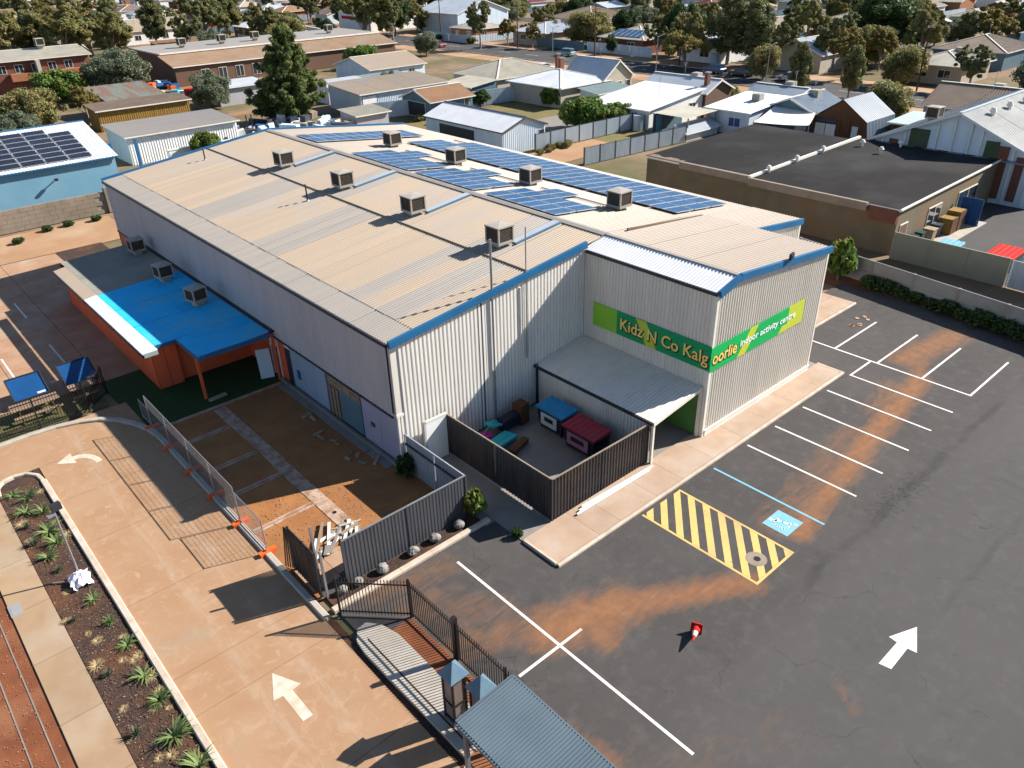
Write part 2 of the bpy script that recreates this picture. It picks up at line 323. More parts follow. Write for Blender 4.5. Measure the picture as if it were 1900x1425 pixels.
# car-park asphalt with drifts of red dust blown across it
def make_asphalt():
    m, nt, b = newmat('asphalt'); g = G(nt); P = g.pos(); at = g.node('ShaderNodeAttribute', attribute_name='dust')
    base = g.mix(g.rng(g.noise(P, .22, 5, .6), .3, .7), (.088, .08, .076), (.112, .102, .096))
    base = g.mix(g.rng(g.noise(P, 1.6, 5, .65), .5, .75), base, (.135, .126, .118))
    base = g.mix(g.rng(g.noise(P, .7, 4, .6, 1.0), .58, .72, 0, .55), base, (.068, .065, .064))
    x, y, z = g.sep(P)[:3]
    wob = g.math('MULTIPLY', g.math('SUBTRACT', g.noise(P, .35, 4, .6), .5), 1.1)
    for y0, wd, k in ((8.85, .2, .55), (4.75, .14, .5), (1.0, .2, .4)):
        d = g.math('ABSOLUTE', g.math('SUBTRACT', g.math('SUBTRACT', y, y0), wob))
        gate = g.math('MULTIPLY', g.rng(x, 18, 24), g.rng(g.noise(P, .5, 4), .38, .6))
        f = g.math('MULTIPLY', g.math('MULTIPLY', g.rng(d, wd*.3, wd*1.5, 1, 0), gate), k)
        base = g.mix(f, base, (.04, .039, .039))
    base = g.mix(g.math('MULTIPLY', g.rng(y, 9.2, 7.8), .35), base, (.135, .133, .13))
    vo = g.node('ShaderNodeTexVoronoi', feature='DISTANCE_TO_EDGE'); vo.inputs['Scale'].default_value = .22; nd = g.node('ShaderNodeVectorMath', operation='ADD'); nn = g.node('ShaderNodeTexNoise'); nn.inputs['Scale'].default_value = .9; nn.inputs['Detail'].default_value = 6; nt.links.new(P, nn.inputs['Vector'])
    sc_ = g.node('ShaderNodeVectorMath', operation='SCALE'); sc_.inputs['Scale'].default_value = 1.6; nt.links.new(nn.outputs['Color'], sc_.inputs[0]); nt.links.new(P, nd.inputs[0]); nt.links.new(sc_.outputs[0], nd.inputs[1]); nt.links.new(nd.outputs[0], vo.inputs['Vector'])
    crack = g.math('MULTIPLY', g.rng(vo.outputs['Distance'], .0, .006, 1, 0), g.rng(g.noise(P, .3, 3), .5, .6, 0, .55)); base = g.mix(crack, base, (.035, .034, .034))
    spot = g.rng(g.noise(P, 3.3, 3, .6), .66, .74, 0, .5); base = g.mix(g.math('MULTIPLY', spot, g.rng(g.noise(P, .18, 3), .45, .6)), base, (.045, .043, .043))
    dx_ = g.math('POWER', g.math('DIVIDE', g.math('SUBTRACT', x, 30.0), 3.4), 2.0); dy_ = g.math('POWER', g.math('DIVIDE', g.math('SUBTRACT', y, 8.9), .8), 2.0)
    blot = g.math('MULTIPLY', g.rng(g.math('ADD', dx_, dy_), .1, 1.0, 1, 0), g.rng(g.noise(P, 5, 4, .7), .5, .62, 0, .8)); base = g.mix(blot, base, (.035, .034, .034))
    grit = g.noise(P, 90, 2); base = g.mix(g.rng(grit, .55, .8, 0, .45), base, (.2, .19, .18)); base = g.mix(g.rng(g.noise(P, 28, 3), .5, .75, 0, .25), base, (.05, .048, .047))
    sw = g.noise(P, 1.1, 6, .65, 1.6, stretch=(.5, 1.6, 1)); fn = g.noise(P, 5, 5, .7, 0, stretch=(.6, 1.8, 1))
    n2 = g.math('ADD', g.math('MULTIPLY', g.math('SUBTRACT', sw, .5), 1.3), g.math('MULTIPLY', g.math('SUBTRACT', fn, .5), .55))
    f = g.rng(g.math('ADD', at.outputs['Fac'], g.math('MULTIPLY', n2, g.rng(at.outputs['Fac'], 0, .3))), .12, 1.1, 0, .85)
    dcol = g.mix(g.rng(g.noise(P, 2.2, 4), .35, .65), (.43, .2, .09), (.36, .155, .062))
    col = g.scale(g.mix(f, base, dcol), KA)
    nt.links.new(col, b.inputs['Base Color']); b.inputs['Roughness'].default_value = .92; b.inputs['Specular IOR Level'].default_value = .2
    nt.links.new(g.bump(g.noise(P, 70, 2), .45, .01), b.inputs['Normal'])
    return m
M['asphalt'] = make_asphalt()
def make_drive():
    m, nt, b = newmat('drive_concrete'); g = G(nt); P = g.pos()
    col = g.mix(g.rng(g.noise(P, .45, 5, .6, .8), .32, .68), (.53, .33, .195), (.48, .275, .15))
    col = g.mix(g.rng(g.noise(P, 1.8, 5, .65, 1.0), .52, .74), col, (.6, .4, .25))
    col = g.mix(g.rng(g.noise(P, .25, 4, .6), .55, .72, 0, .8), col, (.47, .36, .25))
    xs = g.sep(P)
    for x0 in (4.5, 6.1):
        d = g.math('ABSOLUTE', g.math('SUBTRACT', xs[0], g.math('ADD', x0, g.math('MULTIPLY', g.noise(P, .12, 2), .8)))); col = g.mix(g.math('MULTIPLY', g.rng(d, .1, .4, 1, 0), g.rng(g.noise(P, 1.2, 5, .7, 0, stretch=(3, .4, 1)), .42, .6, 0, .4)), col, (.6, .46, .33))
    col = g.mix(g.rng(g.noise(P, 3.5, 5, .7), .62, .8, 0, .6), col, (.44, .22, .1))
    col = g.scale(g.mix(g.rng(g.noise(P, 60, 2), .6, .85, 0, .3), col, (.35, .2, .12)), KA)
    nt.links.new(col, b.inputs['Base Color']); b.inputs['Roughness'].default_value = .92; b.inputs['Specular IOR Level'].default_value = .15
    nt.links.new(g.bump(g.noise(P, 40, 3), .3, .01), b.inputs['Normal'])
    return m
M['drive'] = make_drive()
def make_ground():
    m, nt, b = newmat('ground_soil'); g = G(nt); P = g.pos()
    col = g.mix(g.rng(g.noise(P, .05, 6, .6), .35, .65), (.34, .22, .14), (.4, .29, .2))
    col = g.mix(g.rng(g.noise(P, .06, 5, .65), .42, .56, 0, .85), col, (.17, .16, .08))
    col = g.scale(g.mix(g.rng(g.noise(P, .6, 5, .6), .5, .75, 0, .6), col, (.25, .15, .08)), KA)
    nt.links.new(col, b.inputs['Base Color']); b.inputs['Roughness'].default_value = .95; b.inputs['Specular IOR Level'].default_value = .1
    nt.links.new(g.bump(g.noise(P, 6, 4), .4, .05), b.inputs['Normal'])
    return m
M['ground'] = make_ground()
def make_solar():
    m, nt, b = newmat('solar_cell'); g = G(nt); tc = g.node('ShaderNodeTexCoord'); ob = tc.outputs['Object']
    x, y, z = g.sep(ob)[:3]
    def line(v, n, wd): return g.math('LESS_THAN', g.math('PINGPONG', g.math('ADD', v, 5.0), n/2), wd)
    ln = g.math('MAXIMUM', line(x, .16, .006), line(y, .16, .006))
    oi = g.node('ShaderNodeObjectInfo')
    c = g.mix(oi.outputs['Random'], (.006, .042, .115), (.01, .06, .16))
    col = g.mix(g.math('MULTIPLY', ln, .7), c, (.25, .4, .55))
    nt.links.new(col, b.inputs['Base Color']); b.inputs['Roughness'].default_value = .42; b.inputs['Specular IOR Level'].default_value = .12
    return m
M['solar'] = make_solar()
M['solar_dark'] = pm('solar_dark', (.012, .014, .022), (.016, .018, .028), 2, .25, spec=.6, rv=.2)
M['solar_frame'] = pm('solar_frame', (.75, .78, .82), (.68, .72, .76), 2, .5, metal=.1)

M['bark_chip'] = pm('bark_chip', (.2, .11, .07), (.1, .055, .04), 11, .95)
M['straw_chip'] = pm('straw_chip', (.5, .38, .24), (.4, .28, .17), 11, .95)
M['rubble_bit'] = pm('rubble_bit', (.55, .36, .24), (.3, .14, .07), 9, .95)
M['leaf_panel'] = pm('leaf_panel', (.09, .13, .06), (.07, .1, .05), .8, .7)
# ================================================================ SETTING: ground, car park, driveway, paths, kerbs
def sheet(name, x0, x1, y0, y1, z, mat, parent=None):
    o = MB().quad((x0, y0, z), (x1, y0, z), (x1, y1, z), (x0, y1, z)).build(name, mat, parent)
    return struct(o) if parent is None else o
sheet('ground', -1500, 2500, -1500, 3000, -.07, M['ground'])
# --- asphalt car park as a grid that carries the dust drifts
def seg_d(px, py, a, b):
    ax, ay = a; bx, by = b; t = np.clip(((px-ax)*(bx-ax)+(py-ay)*(by-ay))/((bx-ax)**2+(by-ay)**2), 0, 1)
    return np.hypot(px-ax-t*(bx-ax), py-ay-t*(by-ay))
def carpark():
    x0, x1, y0, y1, d = 8.58, 49.7, -16.0, 22.4, .3
    nx, ny = int((x1-x0)/d)+1, int((y1-y0)/d)+1
    X, Y = np.meshgrid(np.linspace(x0, x1, nx), np.linspace(y0, y1, ny)); 
    D = np.zeros_like(X)
    for a, b, wd, k in (((13.6, 13.9), (16.4, 12.9), 1.25, 1.0), ((16.4, 12.9), (20.8, 10.4), .75, .95), ((10.6, 15.6), (14, 14), .9, .5), ((10.4, 12.6), (11.2, 9), .7, .75),
                        ((14.8, 12.2), (14.9, 13.2), .7, .8), ((24.6, 10.6), (29.4, 11.3), .62, 1.0), ((29.4, 11.3), (34.6, 12.0), .8, .95),
                        ((34.6, 12.0), (40.5, 12.7), .75, 1.0), ((36, 12.6), (39, 13.2), 1.1, .55), ((42.5, 14.4), (47.6, 13.6), 1.1, .9), ((40.5, 12.7), (44, 14.2), .7, .7), ((24.6, 11.6), (33, 12.6), 1.1, .42),
                        ((10, 19.6), (13, 19.0), .8, .45), ((11, 18), (12.6, 16), 1.3, .4), ((12, 8), (16, 6), 2.0, .16), ((10.5, 9), (12.4, 6), 1.2, .32), ((18.3, 4.9), (19.0, 6.0), .3, .28)):
        D = np.maximum(D, k*np.clip(1.25-seg_d(X, Y, a, b)/wd, 0, 1))
    D = np.maximum(D, .05)
    vs = [(float(a), float(b), 0) for a, b in zip(X.ravel(), Y.ravel())]
    fs = [(j*nx+i, j*nx+i+1, (j+1)*nx+i+1, (j+1)*nx+i) for j in range(ny-1) for i in range(nx-1)]
    me = bpy.data.meshes.new('car_park'); me.from_pydata(vs, [], fs); me.materials.append(M['asphalt'])
    at = me.attributes.new('dust', 'FLOAT', 'POINT'); at.data.foreach_set('value', D.ravel().astype(np.float32)); me.update()
    return struct(link('car_park', me))
car_park = carpark()
# extra asphalt outside the frame so that the place goes on
sheet('lane_asphalt', 49.7, 50.6, -16, 22.4, -.004, M['asphalt2'])
# --- driveway of big concrete slabs (joints recessed)
driveway = struct(MB().quad((2.6, -6, -.03), (8.3, -6, -.03), (8.3, 41, -.03), (2.6, 41, -.03)).build('driveway', M['mulch']))
ys = [-6, -1, 4, 9.2, 14.2, 19.0, 20.9, 25.4, 30.2, 34.0, 37.6]
for a, b in zip(ys[:-1], ys[1:]):
    MB().box(2.9, 8.02, a+.01, b-.01, -.05, 0).build('slab', M['drive'], driveway)
# --- mouth of the driveway that turns left
apron = struct(MB().box(-40, 8.02, 37.62, 41.0, -.05, -.002).build('apron', M['drive']))
# --- concrete parking ground left of the warehouse
yard_left = struct(MB().quad((-60, 44.2, -.02), (15.6, 44.2, -.02), (15.6, 70, -.02), (-60, 70, -.02)).build('left_yard', M['mulch']))
for i in range(7):
    for j in range(5):
        xa, ya = -12+i*4.0, 44.3+j*5.1
        if xa+4 > 15.6: continue
        MB().box(xa+.01, xa+3.98, ya+.01, ya+5.08, -.05, 0).build('slab', M['slab'], yard_left)
sheet('sand_verge', -60, 18.5, 69.8, 77.6, -.03, M['sand'])
for xa, yb, yt in ((4.25, 47.9, 51.6), (6.95, 48.2, 51.7), (1.5, 47.9, 51.6), (4.2, 57.2, 60.6), (6.95, 57.2, 60.6)):
    struct(MB().box(xa-.05, xa+.05, yb, yt, .0, .006).build('painted_line', M['paint_white']))
# --- footpath, garden bed and red verge on the left
footpath = struct(MB().quad((-.42, -6, -.03), (.92, -6, -.03), (.92, 42, -.03), (-.42, 42, -.03)).build('footpath', M['conc']))
yy = -6.0; k = 0
fp_mats = [M['path']]
while yy < 41:
    L = [3.1, 3.1, 3.1, 2.9, 3.2][k % 5]
    MB().box(-.40, .90, yy+.012, min(yy+L, 41.2)-.012, -.06, .02).build('slab', M['path'], footpath); yy += L; k += 1
sheet('red_verge', -30, -.42, -10, 42, -.03, M['red_dirt'])
garden_bed = struct(MB().quad((.92, -6, .0), (2.62, -6, .0), (2.62, 36.4, .03), (.92, 36.4, .03)).build('garden_bed', M['mulch']))
MB().prism([(1.0, 36.4), (2.62, 36.4), (2.4, 37.1), (1.9, 37.35), (1.4, 37.2)], -.05, .03).build('bed_end', M['mulch'], garden_bed)
# long kerb of the bed
kerbs = []
def kerb_run(pts, wd, h, label_parts=None, mat=None, z0=-.05, name='kerb', step=2.4):
    """kerb stones along a polyline, each stone a part"""
    root = struct(bpy.data.objects.new(name, None)); COL.objects.link(root); WL[root.name] = V((0, 0, 0))
    for a, b in zip(pts[:-1], pts[1:]):
        a, b = V((*a, 0)), V((*b, 0)); d = b-a; n = max(1, round(d.length/step)); u = d.normalized(); q = V((-u.y, u.x, 0))*wd/2
        for i in range(n):
            p0 = a+d*(i/n)+u*.006; p1 = a+d*((i+1)/n)-u*.006; e = min(.035, wd/5)
            qi = q*(1-e/(wd/2))
            vs = [p0-q, p0+q, p1+q, p1-q]
            bot = [(p.x, p.y, z0) for p in vs]; mid = [(p.x, p.y, h-e) for p in vs]
            top = [((p0-qi).x, (p0-qi).y, h), ((p0+qi).x, (p0+qi).y, h), ((p1+qi).x, (p1+qi).y, h), ((p1-qi).x, (p1-qi).y, h)]
            MB().add(bot+mid+top, [(0, 3, 7, 4), (1, 0, 4, 5), (2, 1, 5, 6), (3, 2, 6, 7), (4, 7, 11, 8), (5, 4, 8, 9), (6, 5, 9, 10), (7, 6, 10, 11), (8, 11, 10, 9)]).build('kerb_stone', mat or M['kerb'], root)
    return root
kerb_run([(2.76, -6), (2.76, 36.2)], .26, .13, name='bed_kerb')
kerb_run([(2.76, 36.2), (2.66, 36.9), (2.3, 37.4), (1.8, 37.55), (1.3, 37.45), (1.02, 37.1), (.95, 36.2)], .2, .11, name='bed_end_kerb', step=.8)
kerb_run([(8.13, -4), (8.13, 11.8)], .2, .1, name='fence_kerb')
kerb_run([(8.1, 19.7), (8.1, 36.4)], .26, .12, mat=M['conc_white'], name='yard_kerb')
arc = [(8.08, 36.4), (7.95, 37.3), (7.62, 38.3), (7.1, 39.3), (6.4, 40.05), (5.6, 40.5), (4.5, 40.85), (3.2, 40.95), (1.9, 40.9), (-6, 40.9), (-30, 40.9)]
kerb_run(arc, .3, .13, mat=M['conc_white'], name='curved_kerb', step=1.2)
# --- planter strip with boulders, cream kerb
struct(MB().box(8.6, 15.7, 20.05, 20.72, -.05, .03).build('planter_strip', M['mulch']))
kerb_run([(8.45, 19.92), (15.95, 19.92)], .26, .14, mat=M['kerb'], name='planter_kerb', step=1.5)
# --- red demolition yard
demo = sheet('dirt_yard', 8.2, 15.6, 20.75, 38, -.012, M['orange_dirt'])
def strip(x0, x1, y0, y1, nm='old_footing', z=.012, mat=None):
    return MB().box(x0, x1, y0, y1, -.05, z).build(nm, mat or M['footing'], demo)
for a in ((11.1, 11.75, 23.3, 30.0), (11.15, 11.8, 30.02, 36.8)): strip(*a)
for yv in (26.1, 29.1, 31.6, 34.7): (strip(8.3, 11.08, yv-.17, yv-.03), strip(8.3, 11.08, yv+.03, yv+.17))
strip(8.3, 15.2, 36.9, 37.15); strip(8.4, 9.6, 21.3, 23.0, z=.02, mat=M['slab']); strip(9.62, 10.7, 21.5, 22.9, z=.018, mat=M['slab'])
strip(14.9, 15.4, 26, 36.8, z=.03, mat=M['conc'])
for k in range(14):      # broken concrete and rubble along the wall foot
    r = rnd; x = r.uniform(13.9, 15.1); y = r.uniform(25.5, 36.5)
    M_ = Matrix.Rotation(r.uniform(0, 3), 4, 'Z') @ Matrix.Rotation(r.uniform(-.3, .3), 4, 'X')
    MB().obox((x, y, .05), (r.uniform(.15, .7), r.uniform(.06, .2), .08), M=M_).build('rubble', M[r.choice(['conc', 'conc', 'slab', 'footing'])], demo)
# --- artificial turf play ground beside the red annexe
sheet('turf_ground', 7.7, 15.6, 37.2, 44.2, -.004, M['turf'])
sheet('side_lawn', -30, 7.3, 41.3, 44.2, -.01, M['lawn'])
# --- pale footpath round the warehouse
front_walk = struct(MB().box(16.1, 38.35, 15.9, 25.4, -.05, .035).build('front_walk', M['conc']))
edges = [16.15, 18.6, 19.9, 22.3, 24.1, 26.4, 28.9, 31.2, 33.6, 36.0, 38.3]
for a, b in zip(edges[:-1], edges[1:]):
    MB().box(a+.006, b-.006, 16.02, 17.46 if a > 27 else 17.95, -.05, .1).build('slab', M['walk_slab'], front_walk)
kerb_run([(16.1, 15.93), (38.35, 15.93)], .16, .12, name='walk_kerb', step=2.2)
kerb_run([(16.12, 16.02), (16.12, 17.9)], .14, .12, name='walk_end_kerb')
MB().box(38.3, 38.44, 15.86, 17.46, -.05, .11).build('kerb_stone', M['kerb'], front_walk)
sheet('lane_dirt', 15.62, 17.7, 19.7, 25.4, .008, M['conc'])
side_walk = struct(MB().box(37.3, 47.9, 20.0, 23.2, -.05, .04).build('side_walk', M['conc']))
for a, b in ((37.3, 40.4), (40.4, 43.0), (43.0, 45.6), (45.6, 47.8)):
    MB().box(a+.006, b-.006, 20.12, 21.6, -.05, .1).build('slab', M['walk_slab'], side_walk); MB().box(a+.006, b-.006, 21.62, 23.1, -.05, .1).build('slab', M['walk_slab'], side_walk)
kerb_run([(37.4, 20.02), (47.8, 20.02)], .16, .12, name='side_walk_kerb')
sheet('weed_strip', 49.7, 52.6, -10, 27, -.01, M['red_dirt'])
# --- painted markings (each a sheet 4 mm proud)
Z1 = .004
mk = struct(bpy.data.objects.new('car_park_markings', None)); COL.objects.link(mk); WL[mk.name] = V((0, 0, 0))
def pbox(x0, x1, y0, y1, mat='paint_white', nm='painted_line', z=Z1): return MB().box(x0, x1, y0, y1, -.02, z).build(nm, M[mat], mk)
for x in (28.6, 31.02, 33.64, 36.1): pbox(x-.055, x+.055, 10.15, 15.6)
pbox(38.5, 38.61, 10.12, 15.62); pbox(38.62, 40.82, 15.5, 15.61); pbox(25.83, 25.94, 10.15, 15.6, 'paint_blue')
pbox(40.86, 40.97, 10.12, 19.4)
for y in (17.75, 15.2, 12.7): pbox(40.98, 46.1, y-.055, y+.055)
pbox(40.98, 46.2, 10.12, 10.23)
pbox(13.36, 13.47, 7.5, 18.85); pbox(11.5, 13.35, 13.08, 13.19); pbox(13.48, 14.5, 13.08, 13.19)
# yellow hatched bay
pbox(20.88, 20.98, 10.1, 15.7, 'paint_yellow'); pbox(23.38, 23.48, 10.1, 15.7, 'paint_yellow'); pbox(20.99, 23.37, 10.1, 10.2, 'paint_yellow')
def clip_stripe(c, wdt):            # diagonal stripe x-1.18y=c within the bay
    x0, x1, y0, y1 = 20.99, 23.37, 10.21, 15.68; P = []
    def inside(p): return x0-1e-6 <= p[0] <= x1+1e-6 and y0-1e-6 <= p[1] <= y1+1e-6
    poly = [(x0, y0), (x1, y0), (x1, y1), (x0, y1)]
    def cut(poly, s, k):
        out = []
        for i in range(len(poly)):
            a, b = poly[i], poly[(i+1) % len(poly)]; fa, fb = s*(a[0]-a[1]*1.18-k), s*(b[0]-b[1]*1.18-k)
            if fa >= 0: out.append(a)
            if fa*fb < 0: t = fa/(fa-fb); out.append((a[0]+(b[0]-a[0])*t, a[1]+(b[1]-a[1])*t))
        return out
    poly = cut(poly, 1, c-wdt/2); poly = cut(poly, -1, c+wdt/2) if len(poly) > 2 else []
    return poly
c = 2.9
while c < 11.4:
    p = clip_stripe(c, .44)
    if len(p) > 2: MB().prism(p, -.02, Z1).build('painted_stripe', M['paint_yellow'], mk)
    c += .92
# access symbol: blue square and white wheelchair
pbox(24.12, 25.36, 10.8, 11.96, 'paint_blue', 'symbol_ground')
sy = MB()
def pl(mb, pts, wd, z0, z1):
    for a, b in zip(pts[:-1], pts[1:]):
        a, b = V((a[0], a[1], 0)), V((b[0], b[1], 0)); u = (b-a).normalized(); q = V((-u.y, u.x, 0))*wd/2
        mb.prism([(a-q-u*wd*.3)[:2], (b-q+u*wd*.3)[:2], (b+q+u*wd*.3)[:2], (a+q-u*wd*.3)[:2]], z0, z1)
cx, cy = 24.74, 11.36
ring = [(cx+.30*math.cos(t), cy-.05+.30*math.sin(t)) for t in [math.radians(a) for a in range(150, 371, 20)]]
pl(sy, [(p[1]-cy+cx-.02, -(p[0]-cx)+cy) for p in ring], .07, Z1, Z1+.003)
pl(sy, [(cx-.18+.1, cy+.36), (cx-.05+.1, cy+.05), (cx+.0+.1, cy-.22), (cx+.25, cy-.3), (cx+.3, cy-.46)], .08, Z1, Z1+.003)
sy.prism([(cx-.14+.09*math.cos(t), cy+.48+.09*math.sin(t)) for t in [i*.6283 for i in range(10)]], Z1, Z1+.003)
sy.build('access_symbol', M['paint_white'], mk)
def arrow(name, pts, mat, z=Z1): return MB().prism(pts, -.02, z).build(name, mat, mk)
arrow('painted_arrow', [(20.66, 5.33), (20.74, 4.94), (21.98, 4.96), (22.02, 4.66), (23.16, 5.16), (22.02, 5.62), (21.98, 5.32)], M['paint_white'])
arrow('painted_arrow', [(5.36, 16.52), (5.70, 16.52), (5.68, 17.82), (6.0, 17.86), (5.5, 18.9), (5.02, 17.86), (5.34, 17.82)], M['paint_ghost'])
cur = []
for a in range(0, 91, 15): t = math.radians(a); cur.append((4.35+.98*math.cos(t), 36.1+1.35*math.sin(t)))
inn = []
for a in range(90, -1, -15): t = math.radians(a); inn.append((4.35+.70*math.cos(t), 36.1+1.0*math.sin(t)))
for i in range(6): MB().prism([cur[i], cur[i+1], inn[5-i], inn[6-i]], -.02, Z1).build('painted_arrow', M['paint_ghost'], mk)
arrow('painted_arrow', [(4.34, 36.75), (4.34, 37.85), (3.62, 37.3)], M['paint_ghost'])
for k in range(7): # small tile offcuts lying on the bay
    px = 45.2+rnd.uniform(-1.0, 1.2); py = 18.5+rnd.uniform(-.35, .35)
    MB().obox((px, py, .02), (.28, .22, .03), rnd.uniform(0, 1.5)).build('paver_offcut', M['slab'], mk)
# manhole in the hatched bay
mh = MB()
mh.cyl((22.07, 10.92, -.02), (22.07, 10.92, .007), .42, 18, m=0); mh.cyl((22.1, 10.9, 0), (22.1, 10.9, .012), .14, 12, m=1)
mh.build('manhole_cover', [M['block_tan'], M['iron']], mk)
# drain island beside the driveway
island = struct(MB().prism([(8.3, 12.0), (9.55, 12.0), (9.55, 17.3), (9.35, 18.1), (9.0, 18.55), (8.6, 18.5), (8.3, 18.05), (8.22, 17.4)], -.05, .12).build('kerb_island', M['conc_white']))
MB().prism([(8.6, 12.0), (8.66, 12.0), (8.66, 17.9), (8.6, 17.8)], .1, .125).build('joint', M['mulch'], island)
sheet('fence_verge', 8.25, 10.35, -8, 17.7, .006, M['red_dirt'])

for x0, x1 in ((-.84, -.8), (-1.45, -1.41)): struct(MB().box(x0, x1, -6, 30, -.03, -.012).build('edging_strip', M['conc']))

# bark chips and leaf litter in the beds
def litter(name, x0, x1, y0, y1, n, mat, s0, s1, z, label):
    r = np.random.default_rng(len(name)+n); P_ = np.stack([r.uniform(x0, x1, n), r.uniform(y0, y1, n), np.full(n, z)+r.uniform(0, .03, n)], 1); a = r.uniform(0, 6.28, n); s = r.uniform(s0, s1, n); tl = r.uniform(-.03, .03, (n, 2))
    u = np.stack([np.cos(a), np.sin(a), tl[:, 0]*6], 1)*s[:, None]; v = np.stack([-np.sin(a), np.cos(a), tl[:, 1]*6], 1)*(s*.4)[:, None]
    Vv = np.stack([P_-u, P_-v, P_+u, P_+v], 1).reshape(-1, 3); F = np.arange(n*4).reshape(-1, 4)
    me = bpy.data.meshes.new(name); me.from_pydata(Vv.tolist(), [], F.tolist()); me.materials.append(mat); me.update(); return tag(link(name, me), label, 'litter', kind='stuff')
litter('bark_chips', .95, 2.6, 12, 36.5, 5200, M['bark_chip'], .02, .07, .02, 'brown bark chips and leaf litter over the garden bed')
litter('pale_chips', .95, 2.6, 12, 36.5, 900, M['straw_chip'], .015, .05, .025, 'pale dry leaf litter over the garden bed')
litter('yard_rubble', 8.4, 15.2, 21, 37, 2600, M['rubble_bit'], .02, .07, .0, 'small stones scattered over the dirt yard')
litter('verge_stones', -4, -.5, 14, 36, 1800, M['rubble_bit'], .015, .05, -.02, 'small stones on the red verge')
# ================================================================ WAREHOUSE
XA, XB, XR = 15.45, 27.5, 42.4          # left wall, box left wall, right wall
YF, YB, YE = 25.55, 17.5, 63.0          # main front, box front, far end
XG, ZE, ZG = 29.0, 6.5, 8.05          # ridge x, eave z, ridge z
SL = (ZG-ZE)/(XG-XA)
def zl(x): return ZE+(x-XA)*SL if x <= XG else ZG-(x-XG)*SL
wh = thing('warehouse', 'large cream ribbed metal warehouse with tan roof and blue fascia', 'warehouse', (XA, YF, 0))
def wb(mb, n, m, p=None): return mb.build(n, M[m], p or wh)
# front wall in ribbed sheets, each sheet a part
def facade(x0, x1, y, ztop, n, mat='wall_facade', z0=0.05, pitch=.225):
    for i in range(n):
        a, b = x0+(x1-x0)*i/n, x0+(x1-x0)*(i+1)/n
        wb(MB().corr([(a, y, z0), (b, y, z0), (b, y, ztop(b)), (a, y, ztop(a))], (0, 0, 1), pitch, .075, prof=((0, 0), (.14, 0), (.3, 1), (.84, 1))), 'wall_sheet', mat)
facade(XA+.35, XB, YF, lambda x: zl(x)-.1, 4)
wb(MB().box(XA, XA+.34, YF-.03, YF+.3, 2.9, zl(XA)-.06), 'corner_flashing', 'wall_cream')
wb(MB().box(XA-.02, XA+.4, YF-.06, YF+.02, 2.78, 2.92), 'corner_bracket', 'white_trim')
wb(MB().box(XA+.02, XA+.14, YF-.05, YF+.06, .02, 2.8).box(XA+.2, XA+.31, YF-.05, YF+.06, .02, 2.8), 'downpipe', 'white_trim')
# box left wall and front wall
for i in range(3):
    a, b = YF-(YF-YB)*i/3, YF-(YF-YB)*(i+1)/3
    wb(MB().corr([(XB, a, 0.05), (XB, b, .05), (XB, b, 7.6), (XB, a, 7.6)], (0, 0, 1), .2, .04), 'wall_sheet', 'wall_cream')
def zbox(x): return 7.65+(x-XB)*.27 if x < 29.0 else 8.05-(x-29.0)*.1
for i in range(4):
    a, b = XB+.12+(37.2-XB-.12)*i/4, XB+.12+(37.2-XB-.12)*(i+1)/4
    pts = [(a, YB, .35), (b, YB, .35), (b, YB, zbox(b)-.08), (a, YB, zbox(a)-.08)]
    if a < 29.0 < b: pts = [(a, YB, .35), (b, YB, .35), (b, YB, zbox(b)-.08), (29.0, YB, zbox(29)-.08), (a, YB, zbox(a)-.08)]
    wb(MB().corr(pts, (0, 0, 1), .2, .04), 'wall_sheet', 'wall_cream')
wb(MB().box(XB-.05, XB+.12, YB-.06, YB+.1, 0.05, 7.55), 'corner_flashing', 'white_trim')
wb(MB().box(37.12, 37.26, YB-.05, YB+.1, 0.05, 7.15), 'corner_flashing', 'white_trim')
wb(MB().box(XB+.13, 37.2, YB-.09, YB+.02, .05, .42).box(XB+.1, 37.25, YB-.12, YB-.04, .36, .44), 'plinth', 'white_trim')
wb(MB().corr([(37.2, YB, .05), (37.2, 22.0, .05), (37.2, 22.0, 7.1), (37.2, YB, 7.1)], (0, 0, 1), .22, .04), 'wall_sheet', 'wall_cream')
# wing to the right of the box
wb(MB().corr([(37.2, 22.0, .05), (XR, 22.0, .05), (XR, 22.0, 6.35), (37.2, 22.0, 6.9)], (0, 0, 1), .22, .04), 'wall_sheet', 'wall_cream')
wb(MB().box(XR-.1, XR+.06, 21.94, 22.1, .05, 6.3), 'corner_flashing', 'white_trim')
wb(MB().corr([(XR, 22.0, .05), (XR, YE, .05), (XR, YE, 6.4), (XR, 22.0, 6.4)], (0, 0, 1), .25, .04), 'wall_sheet', 'wall_cream')
wb(MB().corr([(XR, YE, .05), (XA, YE, .05), (XA, YE, ZE-.1), (XG, YE, ZG-.1), (XR, YE, ZE-.1)], (0, 0, 1), .25, .04), 'wall_sheet', 'wall_cream')
